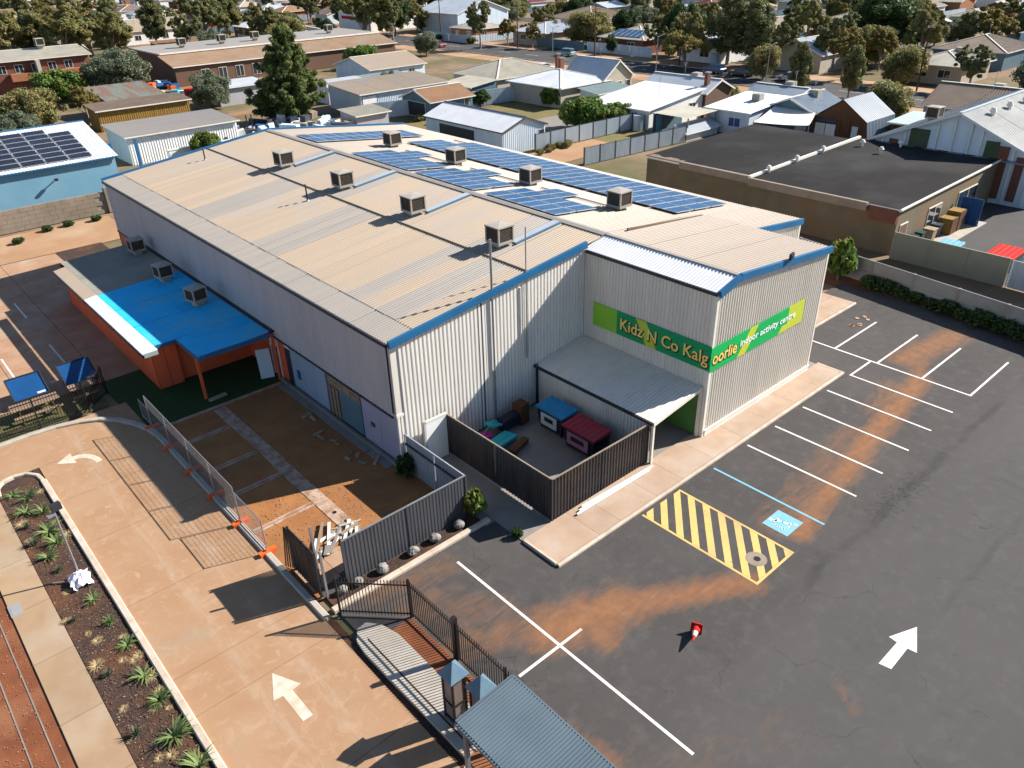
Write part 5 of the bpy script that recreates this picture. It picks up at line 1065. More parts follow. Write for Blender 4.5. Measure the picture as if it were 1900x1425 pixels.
# ================================================================ NEIGHBOURING BUILDINGS
def house(name, label, x0, x1, y0, y1, h, rise, kind, wallm, roofm, ridge='x', wins=(), over=.35, pitch=.3, group=None, cat='house', ribwall=False, chim=(), vents=(), roofm2=None, gut='white_trim', sheets=1, dep=.03):
    t = thing(name, label, cat, (x0, y0, 0), group); W_, R_ = M[wallm], M[roofm]; R2 = M[roofm2] if roofm2 else R_
    B = lambda mb, n, m, p=None: mb.build(n, m, p or t)
    xm, ym = (x0+x1)/2, (y0+y1)/2; zr = h+rise; z0 = -.06
    def wall(pts, rib=True):
        if ribwall: B(MB().corr(pts, (0, 0, 1), .3, .035), 'wall', W_)
        else: B(MB().poly(pts), 'wall', W_)
    gx, gy = kind == 'gable' and ridge == 'x', kind == 'gable' and ridge == 'y'
    hs = {'S': h, 'N': h, 'W': h, 'E': h}
    if kind.startswith('skil'): hi = kind[4]
    S_ = [(x0, y0, z0), (x1, y0, z0), (x1, y0, h), (x0, y0, h)]; N_ = [(x1, y1, z0), (x0, y1, z0), (x0, y1, h), (x1, y1, h)]
    W2 = [(x0, y1, z0), (x0, y0, z0), (x0, y0, h), (x0, y1, h)]; E_ = [(x1, y0, z0), (x1, y1, z0), (x1, y1, h), (x1, y0, h)]
    if gx: W2.insert(3, (x0, ym, zr)); E_.insert(3, (x1, ym, zr))
    if gy: S_.insert(3, (xm, y0, zr)); N_.insert(3, (xm, y1, zr))
    if kind == 'skilN': N_ = [(x1, y1, z0), (x0, y1, z0), (x0, y1, zr), (x1, y1, zr)]; W2 = [(x0, y1, z0), (x0, y0, z0), (x0, y0, h), (x0, y1, zr)]; E_ = [(x1, y0, z0), (x1, y1, z0), (x1, y1, zr), (x1, y0, h)]
    if kind == 'skilE': E_ = [(x1, y0, z0), (x1, y1, z0), (x1, y1, zr), (x1, y0, zr)]; S_ = [(x0, y0, z0), (x1, y0, z0), (x1, y0, zr), (x0, y0, h)]; N_ = [(x1, y1, z0), (x0, y1, z0), (x0, y1, h), (x1, y1, zr)]
    for w_ in (S_, N_, W2, E_): wall(w_)
    o = over
    def slope(pts, rib, m=R_):
        if sheets > 1 and len(pts) == 4:
            a, b, c, d = [V(p) for p in pts]
            for i in range(sheets): B(MB().corr([a.lerp(b, i/sheets), a.lerp(b, (i+1)/sheets), d.lerp(c, (i+1)/sheets), d.lerp(c, i/sheets)], rib, pitch, dep), 'roof_sheet', m)
        else: B(MB().corr(pts, rib, pitch, dep), 'roof_slope', m)
    if gx:
        k = rise/(ym-y0); e = h-o*k
        slope([(x0-o, y0-o, e+.06), (x1+o, y0-o, e+.06), (x1+o, ym, zr+.06), (x0-o, ym, zr+.06)], (0, 1, k)); slope([(x1+o, y1+o, e+.06), (x0-o, y1+o, e+.06), (x0-o, ym, zr+.06), (x1+o, ym, zr+.06)], (0, -1, k), R2)
        B(MB().bar((x0-o, ym, zr+.1), (x1+o, ym, zr+.1), .3, .06), 'ridge_cap', M[gut]); B(MB().bar((x0-o, y0-o, e), (x1+o, y0-o, e), .12, .12), 'gutter', M[gut])
        for s in (-1, 1): B(MB().bar((x0-o, ym+s*(ym-y0+o), e-.02), (x0-o, ym, zr-.02), .06, .2), 'barge_board', M[gut])
    elif gy:
        k = rise/(xm-x0); e = h-o*k
        slope([(x0-o, y1+o, e+.06), (x0-o, y0-o, e+.06), (xm, y0-o, zr+.06), (xm, y1+o, zr+.06)], (1, 0, k)); slope([(x1+o, y0-o, e+.06), (x1+o, y1+o, e+.06), (xm, y1+o, zr+.06), (xm, y0-o, zr+.06)], (-1, 0, k), R2)
        B(MB().bar((xm, y0-o, zr+.1), (xm, y1+o, zr+.1), .3, .06), 'ridge_cap', M[gut]); B(MB().bar((x0-o, y0-o, e), (x0-o, y1+o, e), .12, .12), 'gutter', M[gut])
        for s in (-1, 1): B(MB().bar((xm+s*(xm-x0+o), y0-o, e-.02), (xm, y0-o, zr-.02), .06, .2), 'barge_board', M[gut])
    elif kind == 'hip':
        a, b, c, d = x0-o, x1+o, y0-o, y1+o; e = h-.08
        if (b-a) >= (d-c): q = (d-c)/2; r0, r1 = (a+q, (c+d)/2, zr), (b-q, (c+d)/2, zr)
        else: q = (b-a)/2; r0, r1 = ((a+b)/2, c+q, zr), ((a+b)/2, d-q, zr)
        if (b-a) >= (d-c):
            slope([(a, c, e), (b, c, e), r1, r0], (0, 1, .4)); slope([(b, d, e), (a, d, e), r0, r1], (0, -1, .4), R2); slope([(a, d, e), (a, c, e), r0], (1, 0, .4)); slope([(b, c, e), (b, d, e), r1], (-1, 0, .4), R2)
        else:
            slope([(a, d, e), (a, c, e), r0, r1], (1, 0, .4)); slope([(b, c, e), (b, d, e), r1, r0], (-1, 0, .4), R2); slope([(a, c, e), (b, c, e), r0], (0, 1, .4)); slope([(b, d, e), (a, d, e), r1], (0, -1, .4), R2)
        mb = MB().bar((r0[0], r0[1], zr+.05), (r1[0], r1[1], zr+.05), .25, .06)
        for p, q_ in (((a, c, e), r0), ((b, c, e), r1 if (b-a) >= (d-c) else r0), ((a, d, e), r0 if (b-a) >= (d-c) else r1), ((b, d, e), r1)): mb.bar(V(p)+V((0, 0, .05)), V(q_)+V((0, 0, .05)), .22, .06)
        B(mb, 'ridge_cap', M[gut]); B(MB().bar((a, c, e-.05), (b, c, e-.05), .12, .12).bar((a, c, e-.05), (a, d, e-.05), .12, .12), 'gutter', M[gut])
    elif kind == 'skilN':
        k = rise/(y1-y0); slope([(x0-o, y0-o, h-o*k+.05), (x1+o, y0-o, h-o*k+.05), (x1+o, y1+o, zr+o*k+.05), (x0-o, y1+o, zr+o*k+.05)], (0, 1, k)); B(MB().bar((x0-o, y0-o, h-.05), (x1+o, y0-o, h-.05), .12, .14), 'gutter', M[gut])
    elif kind == 'skilE':
        k = rise/(x1-x0); slope([(x0-o, y1+o, h-o*k+.05), (x0-o, y0-o, h-o*k+.05), (x1+o, y0-o, zr+o*k+.05), (x1+o, y1+o, zr+o*k+.05)], (1, 0, k)); B(MB().bar((x0-o, y0-o, h-.05), (x0-o, y1+o, h-.05), .12, .14), 'gutter', M[gut])
    elif kind == 'flat':
        B(MB().box(x0-o, x1+o, y0-o, y1+o, h, h+.12), 'roof', R_); B(MB().box(x0-o-.06, x1+o+.06, y0-o-.12, y0-o, h-.08, h+.18).box(x0-o-.12, x0-o, y0-o-.12, y1+o, h-.08, h+.18), 'fascia', M[gut])
    for wn in wins:
        sd, a, b, c, d = wn[:5]; fm = wn[5] if len(wn) > 5 else 'glass'; nm = wn[6] if len(wn) > 6 else 'window'; fr = wn[7] if len(wn) > 7 else 'white_trim'
        if sd == 'S':
            xa, xb = x0+(x1-x0)*a, x0+(x1-x0)*b; f = B(MB().box(xa-.07, xb+.07, y0-.06, y0+.02, c-.07, d+.07), nm, M[fr]); B(MB().box(xa, xb, y0-.075, y0-.055, c, d), 'pane' if nm == 'window' else 'leaf', M[fm], f)
            if nm == 'window' and xb-xa > .9: B(MB().box((xa+xb)/2-.03, (xa+xb)/2+.03, y0-.09, y0-.05, c, d), 'mullion', M[fr], f)
        else:
            ya, yb = y0+(y1-y0)*a, y0+(y1-y0)*b; f = B(MB().box(x0-.06, x0+.02, ya-.07, yb+.07, c-.07, d+.07), nm, M[fr]); B(MB().box(x0-.075, x0-.055, ya, yb, c, d), 'pane' if nm == 'window' else 'leaf', M[fm], f)
            if nm == 'window' and yb-ya > .9: B(MB().box(x0-.09, x0-.05, (ya+yb)/2-.03, (ya+yb)/2+.03, c, d), 'mullion', M[fr], f)
    for cx_, cy_, zt in chim: c = B(MB().box(cx_-.35, cx_+.35, cy_-.25, cy_+.25, h, zt), 'chimney', M['brick_red']); B(MB().box(cx_-.42, cx_+.42, cy_-.32, cy_+.32, zt, zt+.15), 'chimney_cap', M['conc'], c)
    if cat == 'house':
        hs_ = int(abs(x0*13+y0*7)) ; ax, ay = x0+(x1-x0)*(.3+.1*(hs_ % 4)), y0+(y1-y0)*(.3+.1*(hs_ % 3))
        mb = MB().cyl((ax, ay, h), (ax, ay, zr+1.9), .03, 5)
        for q_ in range(4): mb.bar((ax-.5+.08*q_, ay, zr+1.85-.14*q_), (ax+.5-.08*q_, ay, zr+1.85-.14*q_), .02, .02)
        B(mb, 'aerial', M['galv'])
        if hs_ % 2: bx_, by_ = x0+(x1-x0)*.62, y0+(y1-y0)*.4; B(MB().box(bx_-.55, bx_+.55, by_-.55, by_+.55, h+.2, h+rise*.75+.8), 'roof_cooler', M['cooler'])
        if hs_ % 3 == 0: B(MB().cyl((x0-.8, y0+1, 0), (x0-.8, y0+1, 1.9), .7, 12), 'water_tank', M['fence_zinc'])
    for vx, vy, vz in vents: B(MB().cyl((vx, vy, vz-.3), (vx, vy, vz+.4), .12, 8).cyl((vx, vy, vz+.4), (vx, vy, vz+.6), .2, 8, .08), 'roof_vent', M['galv'])
    return t
W = lambda s, a, b, z0=1.0, z1=2.1, *r: (s, a, b, z0, z1)+r
# ---- right: flat black roofed hall, gabled hall, barn
hall = house('flat_roof_hall', 'wide low hall with near flat black roof and white ridge line', 58.2, 77.0, 22.6, 35.2, 3.5, .25, 'skilE', 'block_mould', 'roof_black', over=.15, pitch=2.2, dep=.004, cat='building', sheets=3, wins=(W('S', .04, .1, .1, 2.1, 'brick_brown', 'door'), W('S', .3, .42, .2, 2.3, 'glass', 'window'), W('S', .6, .8, .2, 2.4, 'glass', 'window')))
MB().bar((58.0, 35.25, 3.62), (77, 35.25, 3.9), .25, .22).build('ridge_cap', M['white_trim'], hall); MB().bar((58.0, 22.42, 3.5), (77, 22.42, 3.78), .12, .14).build('gutter', M['white_trim'], hall)
MB().box(57.75, 58.05, 24.9, 35.2, 3.0, 3.62).build('parapet', M['block_tan'], hall)
MB().box(57.9, 58.1, 22.6, 24.8, 2.4, 3.45).build('lintel', M['brick_red'], hall)
hall2 = house('flat_roof_annexe', 'back half of the black roofed hall beyond the white ridge line', 59.0, 77.0, 35.4, 47.0, 3.3, .2, 'skilE', 'block_mould', 'roof_black', over=.15, pitch=2.2, dep=.004, cat='building', sheets=3)
MB().box(58.6, 58.95, 35.4, 43.0, 2.9, 3.5).build('parapet', M['block_tan'], hall2); MB().box(59.0, 62, 43.2, 47, 3.28, 3.36).build('rust_flashing', M['roof_brown'], hall2)
for i, (x, y) in enumerate(((60.5, 35.0), (65.0, 35.0), (69.5, 35.0), (74, 33.5), (72.5, 31.0), (76.0, 30.8))):
    t = thing('roof_ventilator', ['white roof ventilator nearest the stained parapet', 'second white roof ventilator along the white ridge', 'third white roof ventilator along the white ridge', 'white roof ventilator near the gabled hall', 'left of two white ventilators in the gabled hall shadow', 'right of two white ventilators in the gabled hall shadow'][i], 'ventilator', (x, y, 3.6), 'ventilators on the black roof')
    zz = 3.55+.25*(x-58.2)/18.8; MB().cyl((x, y, zz), (x, y, zz+.45), .12, 8).build('stem', M['white_trim'], t); MB().cyl((x, y, zz+.4), (x, y, zz+.62), .26, 10, .12).build('cap', M['white_trim'], t)
gh = house('gabled_hall', 'big pale grey gabled hall with red and green panels at right', 77.2, 100, 19.3, 33.8, 4.1, 3.1, 'gable', 'wall_bluewhite', 'roof_hall', 'x', over=.5, pitch=.35, cat='building', sheets=5, gut='roof_zinc')
for ya, yb, m, zt in ((31.6, 32.4, 'brick_red', 4.2), (28.9, 30.6, 'leaf_panel', 5.4), (22.9, 24.0, 'leaf_panel', 5.2), (22.0, 22.85, 'brick_red', 4.9), (20.6, 21.3, 'brick_red', 4.2)):
    MB().box(77.06, 77.16, ya, yb, .4, zt).build('coloured_panel', M[m], gh)
for ya in (33.0, 31.0, 28.2, 26.8, 25.4, 24.4, 21.6, 20.0): MB().box(77.04, 77.12, ya-.06, ya+.06, .1, 4.2+min(2.6, (7.2-abs(ya-26.5))*.35)).build('cover_strip', M['white_trim'], gh)
MB().bar((76.9, 34.0, 3.75), (76.9, 19.0, 3.75), .5, .1).build('flashing', M['roof_bluegrey'], gh)
for i, x in enumerate((80.5, 84.5, 88.5)):
    t = thing('roof_ventilator', ['white ventilator on the gabled hall ridge, nearest its gable', 'second white ventilator behind the gabled hall gable', 'third white ventilator behind the gabled hall gable'][i], 'ventilator', (x, 25.2, 6.7), 'ventilators on the gabled hall')
    MB().cyl((x, 25.2, 6.5), (x, 25.2, 7.05), .18, 8).build('stem', M['white_trim'], t); MB().cyl((x, 25.2, 7.0), (x, 25.2, 7.4), .32, 10, .15).build('cap', M['white_trim'], t)
place_cooler(79.0, 29.6, 5.9, 'white cooler on the far slope of the gabled hall', 0, 1.1, 'coolers on far roofs')
barn = thing('timber_barn', 'small timber barn with steep bluish metal roof and white doors', 'barn', (90.5, 40, 0))
bx0, bx1, by0, by1 = 90.0, 96.5, 40.2, 47.4; bm = (by0+by1)/2
MB().poly([(bx0, by1, 0), (bx0, by0, 0), (bx0, by0+.5, 2.6), (bx0, bm, 4.7), (bx0, by1-.5, 2.6)]).build('wall', M['timber'], barn); MB().poly([(bx1, by0, 0), (bx1, by1, 0), (bx1, by1-.5, 2.6), (bx1, bm, 4.7), (bx1, by0+.5, 2.6)]).build('wall', M['timber'], barn)
MB().corr([(bx0-.2, by0-.1, 0.1), (bx1+.2, by0-.1, .1), (bx1+.2, by0+.4, 2.65), (bx0-.2, by0+.4, 2.65)], (0, .2, 1), .35, .04).build('roof_slope', M['roof_bluegrey'], barn)
MB().corr([(bx0-.2, by0+.4, 2.66), (bx1+.2, by0+.4, 2.66), (bx1+.2, bm, 4.8), (bx0-.2, bm, 4.8)], (0, 1, .6), .35, .04).build('roof_slope', M['roof_bluegrey'], barn)
MB().corr([(bx1+.2, by1-.4, 2.66), (bx0-.2, by1-.4, 2.66), (bx0-.2, bm, 4.8), (bx1+.2, bm, 4.8)], (0, -1, .6), .35, .04).build('roof_slope', M['roof_bluegrey'], barn); MB().corr([(bx1+.2, by1+.1, .1), (bx0-.2, by1+.1, .1), (bx0-.2, by1-.4, 2.65), (bx1+.2, by1-.4, 2.65)], (0, -.2, 1), .35, .04).build('roof_slope', M['roof_bluegrey'], barn)
for ya in (44.3, 45.6): MB().box(bx0-.09, bx0-.02, ya, ya+1.2, .05, 1.9).build('door_leaf', M['wall_white'], barn)
MB().box(bx0-.08, bx0-.02, 41.6, 42.3, .05, 2.0).build('door', M['wall_bluewhite'], barn)
for ya in (41.2, 42.6, 43.8, 47.0): MB().box(bx0-.06, bx0-.01, ya-.05, ya+.05, .05, 2.5).build('board', M['timber'], barn)
MB().box(bx0-.07, bx0-.02, 44.2, 46.9, 2.1, 2.3).build('tarp_strip', M['tarp_blue'], barn)
house('lean_to', 'small blue grey lean-to roof right of the timber barn', 93.6, 99.5, 36.0, 39.6, 2.3, .3, 'skilE', 'timber', 'roof_mint', cat='shed')
house('navy_cottage', 'dark cottage with blue skylit roof behind the white shade sail', 90.5, 98, 47.5, 54.0, 2.8, 1.3, 'gable', 'wall_teal', 'roof_bluegrey', 'x', cat='house', roofm2='blue_roof')
sl = thing('shade_sail', 'white shade sail stretched beside the timber barn', 'shade sail', (83, 46, 0)); sm = MB(); n_ = 8
Q = [V((82.6, 50.6, 2.5)), V((85.4, 45.2, 2.4)), V((90.4, 47.2, 2.9)), V((91.2, 53.0, 3.1))]
for i in range(n_+1):
    for j in range(n_+1):
        a, b = i/n_, j/n_; p = Q[0].lerp(Q[1], a).lerp(Q[3].lerp(Q[2], a), b); p.z -= .9*(a*(1-a)+b*(1-b))*.6; ins = .16*(math.sin(math.pi*a)*(1-2*b)); p += V((ins*1.2, ins*.6, 0)); sm.v.append(tuple(p))
for i in range(n_):
    for j in range(n_): sm.f.append((i*(n_+1)+j, (i+1)*(n_+1)+j, (i+1)*(n_+1)+j+1, i*(n_+1)+j+1)); sm.m.append(0)
sm.build('fabric', M['sail'], sl)
for q in Q: MB().cyl((q.x, q.y, 0), (q.x, q.y, q.z+.1), .06, 8).build('pole', M['galv'], sl)
# ---- right hand yard
cw = thing('concrete_wall', 'low wall of pale concrete panels along the car park', 'wall', (52.4, 26.5, 0)); a, b = V((52.55, 27, 0)), V((48.6, 0, 0)); n_ = 9
for i in range(n_):
    p0, p1 = a.lerp(b, i/n_), a.lerp(b, (i+1)/n_); u = (p1-p0).normalized(); MB().bar(p0+u*.1+V((0, 0, .42)), p1-u*.1+V((0, 0, .42)), .08, .82).build('panel', M['conc_panel'], cw); MB().bar(p0+u*.1+V((0, 0, 1.27)), p1-u*.1+V((0, 0, 1.27)), .08, .84).build('panel', M['conc_panel'], cw)
for i in range(n_+1): p = a.lerp(b, i/n_); MB().obox((p.x, p.y, .85), (.2, .16, 1.7)).build('post', M['conc'], cw)
sheet('back_lane', 52.5, 58.0, -6, 50, -.03, M['yard_soil'])
gw = thing('green_wall', 'smooth grey green wall panel behind the concrete wall', 'wall', (57.5, 22.3, 0))
for i in range(3): MB().box(57.42, 57.55, 22.3-2.63*(i+1)+.01, 22.3-2.63*i-.01, 0, 2.05).build('panel', M['wall_render'] if False else pm('wall_sage%d' % i, (.33, .33, .25), (.3, .3, .22), .8, .7), gw)
fence_run('lane_fence', 'grey sheet fence continuing right of the green wall panel', [(57.6, 14.3), (57.0, 4)], 1.9, M['fence_zinc'], 2.4)
sheet('hall_yard', 58.0, 120, -4, 22.5, -.02, M['asphalt2']); struct(MB().box(58.6, 71, 20.4, 22.5, -.05, .03).build('hall_apron', M['conc_white']))
skip_bin('skip_bin', 'green skip bin with a bright red lid in the right hand yard', 59.6, 62.2, 14.9, 16.6, 1.25, 'cone_red', 'bin_green', 'bin_green', 0, 5)
skip_bin('skip_bin', 'small bin with pale blue lid behind the green wall', 60.0, 61.0, 18.6, 20.0, 1.15, 'paint_blue', 'plastic_blue', 'plastic_blue', 0, 4)
for i, (x, y, m, s, l) in enumerate(((60.6, 22.1, 'bin_body', .6, 'black wheelie bin under the white gutter, nearest'), (61.8, 22.1, 'bin_green', .6, 'green wheelie bin beside the black one'), (63.2, 21.9, 'timber_pale', .8, 'pale crate among the stored bins'), (64.6, 22.0, 'bin_body', .7, 'dark drum between the crates'))):
    t = thing('stored_bin', l, 'bin', (x, y, .03)); MB().add([(x-s*.4, y-s*.4, .03), (x+s*.4, y-s*.4, .03), (x+s*.4, y+s*.4, .03), (x-s*.4, y+s*.4, .03), (x-s*.5, y-s*.5, 1.0), (x+s*.5, y-s*.5, 1.0), (x+s*.5, y+s*.5, 1.0), (x-s*.5, y+s*.5, 1.0)], [(0, 1, 5, 4), (1, 2, 6, 5), (2, 3, 7, 6), (3, 0, 4, 7)]).build('body', M[m], t); MB().box(x-s*.55, x+s*.55, y-s*.55, y+s*.55, 1.0, 1.07).build('lid', M[m], t)
for i, x in enumerate((66.2, 67.6)):
    t = thing('timber_crate', ['brown slatted crate under the hall gutter', 'taller brown slatted crate beside the blue posts'][i], 'crate', (x, 21.8, .03))
    for k in range(6): MB().box(x-.6+k*.2, x-.6+k*.2+.17, 21.25, 21.31, .05, 1.3+.3*i).build('slat', M['timber'], t)
    MB().box(x-.6, x+.6, 21.33, 22.3, .05, 1.3+.3*i).build('case', M['wall_mustard'], t)
fence_run('blue_screen', 'dark blue sheet screen in the hall yard', [(69.4, 22.3), (69.4, 20.6)], 2.2, M['tarp_blue'], 1.7)
# ---- centre: sheds, fences, houses up to the street
ws = house('white_shed', 'pale gabled shed with bright white roof just beyond the warehouse', 58.9, 65.6, 67.8, 82.4, 2.6, 1.15, 'gable', 'wall_bluewhite', 'roof_white', 'y', over=.25, cat='shed', ribwall=True, gut='fence_slate', wins=(W('W', .35, .8, .1, 2.0, 'dark_trim', 'shade_panel', 'fence_slate'), W('S', .85, .97, .1, 2.0, 'bin_body', 'door')))  # shade inside the open bay is painted as a flat dark panel
fence_run('yard_fence', 'grey sheet fence with dark posts along the sandy strip', [(62.8, 66.5), (82, 66.2)], 1.9, M['fence_zinc'], 2.4, postm=M['fence_slate'], postw=.12, posth=.1)
fence_run('yard_fence', 'grey sheet fence nearest the black roofed hall', [(62.0, 58.0), (78.4, 56.9)], 1.8, M['fence_zinc'], 2.4, postm=M['fence_slate'], postw=.12, posth=.1)
sheet('sandy_strip', 57, 72, 60.5, 66.2, -.03, M['sand']); sheet('dry_yard', 68, 82, 58.3, 66.2, -.045, M['dry_grass']); sheet('lawn_patch', 56, 63, 47.5, 58, -.04, M['lawn']); sheet('weedy_yard', 61, 90, 66.8, 92, -.05, M['dry_grass']); sheet('paved_patch', 72, 80, 73.5, 80, -.03, M['conc'])
fence_run('yard_fence', 'long pale sheet fence behind the white roofed shed', [(60.6, 97.3), (71.5, 94.4), (90, 92.2)], 2.1, M['fence_zinc'], 2.4)
house('tan_roof_shed', 'long pale blue shed with flat tan roof beside the big pine', 61.2, 77.0, 101.2, 110, 2.8, .6, 'skilN', 'wall_bluewhite', 'roof_tan', cat='shed', ribwall=True, wins=(W('S', .02, .17, .1, 2.4, 'wall_white', 'door', 'fence_slate'),), sheets=4)
house('small_garage', 'small garage with dark gable and tan roof by the long fence', 65.8, 73.2, 90.6, 97.4, 2.4, 1.2, 'gable', 'wall_teal', 'roof_orange', 'x', cat='garage', wins=(W('W', .2, .8, .1, 2.0, 'dark_trim', 'shade_panel'), W('S', .8, .9)))  # dark panel paints the shade on the left facing gable
house('tan_house', 'grey gabled house with tan sheet roof right of the pine', 76, 87.5, 121.5, 133, 2.8, 1.5, 'gable', 'wall_bluewhite', 'roof_tan', 'x', wins=(W('S', .45, .55, .1, 2.1, 'glass', 'door'), W('S', .7, .8)))
house('verandah_shed', 'low green roofed verandah in front of the tan roofed house', 71.5, 79, 114, 118, 2.3, .3, 'skilN', 'brick_brown', 'roof_mint', cat='shed')
house('white_lean_to', 'bright white flat roof between the pine and the tan shed', 62.5, 70, 112.5, 117, 2.6, .2, 'skilN', 'wall_white', 'roof_white', cat='shed')
house('cream_cottage', 'old cream cottage with weathered hip roof near the street', 83.5, 97, 97, 108, 2.8, 1.8, 'hip', 'wall_render', 'roof_cream', wins=(W('S', .3, .38), W('S', .48, .56), W('S', .68, .78)), roofm2='roof_rust')
house('cottage_skillion', 'low pale skillion at the back of the cream cottage', 77.5, 82.4, 96, 103, 2.3, .5, 'skilE', 'wall_teal', 'roof_cream', cat='shed')
wg = house('white_villa', 'white roofed villa with tall cream gable and brick chimneys', 83.5, 93.5, 83, 94, 2.9, 1.5, 'hip', 'wall_render', 'roof_white', over=.5, chim=((90.5, 90, 5.6), (92.4, 92.6, 5.8)))
house('villa_gable', 'tall cream gable wing with three windows on the white villa', 92.2, 98.6, 82.6, 91, 3.1, 2.3, 'gable', 'wall_render', 'roof_zinc', 'y', over=.3, wins=(W('S', .1, .28, 1.0, 2.3), W('S', .45, .62, 1.2, 2.4), W('S', .8, .94, 1.2, 2.4)), cat='house')
house('villa_lean_to', 'pale blue lean-to roof below the cream gable', 86.5, 94, 78.5, 82, 2.1, .4, 'skilN', 'wall_white', 'roof_mint', cat='shed')
house('garden_shed', 'little brown gabled shed in front of the white cottage', 80.2, 84.4, 72.0, 74.6, 1.9, .7, 'gable', 'wall_render', 'roof_brown', 'x', cat='shed')
wc = house('white_cottage', 'long cottage with sloping white sheet roof near the street', 80.4, 91.5, 64.2, 74.2, 2.4, 1.2, 'skilE', 'wall_white', 'roof_white', wins=(W('S', .1, .2, .9, 1.6), W('S', .75, .85, 1.2, 2.2)), sheets=3)
house('brick_cottage', 'grey roofed street wing of the white cottage with brick chimney', 91.6, 97.5, 63.8, 74.6, 3.2, 1.3, 'gable', 'brick_brown', 'roof_zinc', 'y', wins=(), chim=((93.2, 64.9, 5.4),))
gyh = house('grey_cottage', 'grey blue roofed cottage with small window beyond the black roof', 85.8, 94.5, 53.2, 59.4, 2.7, .7, 'skilE', 'wall_bluewhite', 'roof_zinc', wins=(W('W', .2, .45, .9, 1.9, 'tarp_blue'), W('S', .3, .4)), sheets=2)
house('grey_street_house', 'street side roof slope of the grey blue cottage', 94.6, 101, 52.8, 59.8, 3.0, 1.1, 'gable', 'wall_render', 'roof_bluegrey', 'y')
cp = thing('carport', 'cream flat roofed carport beside the grey blue cottage', 'carport', (81, 59, 0)); MB().corr([(79.4, 57.4, 2.45), (85.4, 57.4, 2.6), (85.4, 63, 2.6), (79.4, 63, 2.45)], (1, 0, .02), .3, .03).build('roof', M['roof_cream'], cp)
for x, y in ((79.6, 57.6), (79.6, 62.8), (85.2, 57.6), (85.2, 62.8)): MB().box(x-.06, x+.06, y-.06, y+.06, 0, 2.45).build('post', M['wall_teal'], cp)
MB().box(79.5, 85.3, 62.7, 62.8, 0, 2.3).build('back_wall', M['wall_teal'], cp); MB().box(80.0, 80.9, 62.55, 62.68, .1, 2.1).build('blue_door', M['paint_blue'], cp)
house('glasshouse', 'small pale greenhouse roof at the end of the sandy strip', 78.6, 85, 57.0, 60.0, 1.0, .6, 'gable', 'wall_bluewhite', 'roof_zinc', 'x', cat='greenhouse')
# ---- left: sheds and blocks
bs = house('blue_workshop', 'light blue workshop with solar panels on its white roof', -8, 21.9, 83.0, 101, 4.0, 2.0, 'gable', 'wall_lightblue', 'roof_white', 'x', over=.3, cat='workshop', gut='blue_trim', wins=(W('S', .965, .99, .3, 1.9, 'tarp_blue', 'door', 'blue_trim'),), sheets=5)
sa = thing('solar_array', 'black solar panels in six rows on the blue workshop roof', 'solar panels', (-6, 83.6, 4))
pb = MB(); pb.box(-.98, .98, -.49, .49, -.03, .0, 1); pb.box(-.95, .95, -.46, .46, -.02, .01, 0); _o = pb.build('solar_panel', [M['solar_dark'], M['solar_frame']]); PBM = _o.data; bpy.data.objects.remove(_o)
kk = 2.0/9.0; tl2 = Matrix.Rotation(math.atan(kk), 4, 'X')
for i in range(13):
    for j in range(7):
        x = -5.5+i*2.05+.18*j*0; y = 83.8+j*1.1
        if i > 11 and j > 5: continue
        o = link('solar_panel', PBM, sa); o.matrix_local = Matrix.Translation(V((x, y, 4.0+(y-83.0)*kk+.18))-V((-6, 83.6, 4))) @ tl2
for s, l in ((6.5, 'left hand black wall lamp on the light blue wall'), (16.2, 'right hand black wall lamp on the light blue wall')):
    t = thing('wall_lamp', l, 'wall lamp', (s, 82.9, 2.6)); MB().bar((s, 82.95, 2.7), (s, 82.45, 2.9), .08, .08).build('arm', M['iron'], t); MB().obox((s, 82.4, 2.85), (.3, .3, .18)).build('shade', M['iron'], t)
bw = thing('block_wall', 'pale stone block wall below the light blue workshop', 'wall', (-10, 78.6, 0))
for i in range(26):
    for j in range(5):
        a = -11+i*1.14+(j % 2)*.57
        if a+1.12 > 18.9: continue
        MB().box(a, a+1.12, 78.35, 78.6+.01*((i*7+j*3) % 4), j*.39, j*.39+.375).build('block', M['block_tan'], bw)
MB().box(-11, 18.9, 78.42, 78.56, 0, 1.9).build('mortar', M['conc'], bw)
MB().box(18.95, 19.5, 78.2, 78.75, 0, 2.3).build('pier', M['block_tan'], bw)
for i, (x, y) in enumerate(((4.5, 74.3), (8.7, 75.4), (10.5, 74.8), (13.2, 76.6), (15.0, 76.8), (17.3, 76.6), (6.8, 76.2))): shrub('weedy', x, y, .55, ['largest scrub on the sand at the left edge', 'second scrub from the left on the sand', 'third scrub from the left on the sand', 'scrub at the foot of the block wall, left of two', 'scrub at the foot of the block wall, right of two', 'scrub beside the warehouse far corner', 'scrub at the block wall foot near the left edge'][i], 1.1, 'scrub by the block wall')
house('long_white_shed', 'long white shed with grey roof left of the warehouse end', 27, 40, 95.6, 103, 3.1, .3, 'skilN', 'wall_white', 'roof_grey', cat='shed', ribwall=True, gut='white_trim')
single(MB().box(29.8, 38.0, 91.2, 91.5, 0, 1.8).box(29.7, 38.1, 91.15, 91.55, 1.8, 1.88), 'white_screen', 'wall_white', 'low white screen wall in front of the long white shed', 'wall')
for x in (23.6, 26.2): single(MB().box(x-.14, x+.14, 90.0, 90.28, 0, 3.8), 'blue_post', 'blue_trim', 'dark blue gate post %s the blue workshop' % ('touching' if x < 24 else 'standing clear of'), 'post')
house('mustard_shed', 'mustard yellow ribbed shed behind the long white shed', 30.5, 43, 118, 122.5, 2.7, .3, 'skilN', 'wall_mustard', 'roof_brown', cat='shed', ribwall=True)
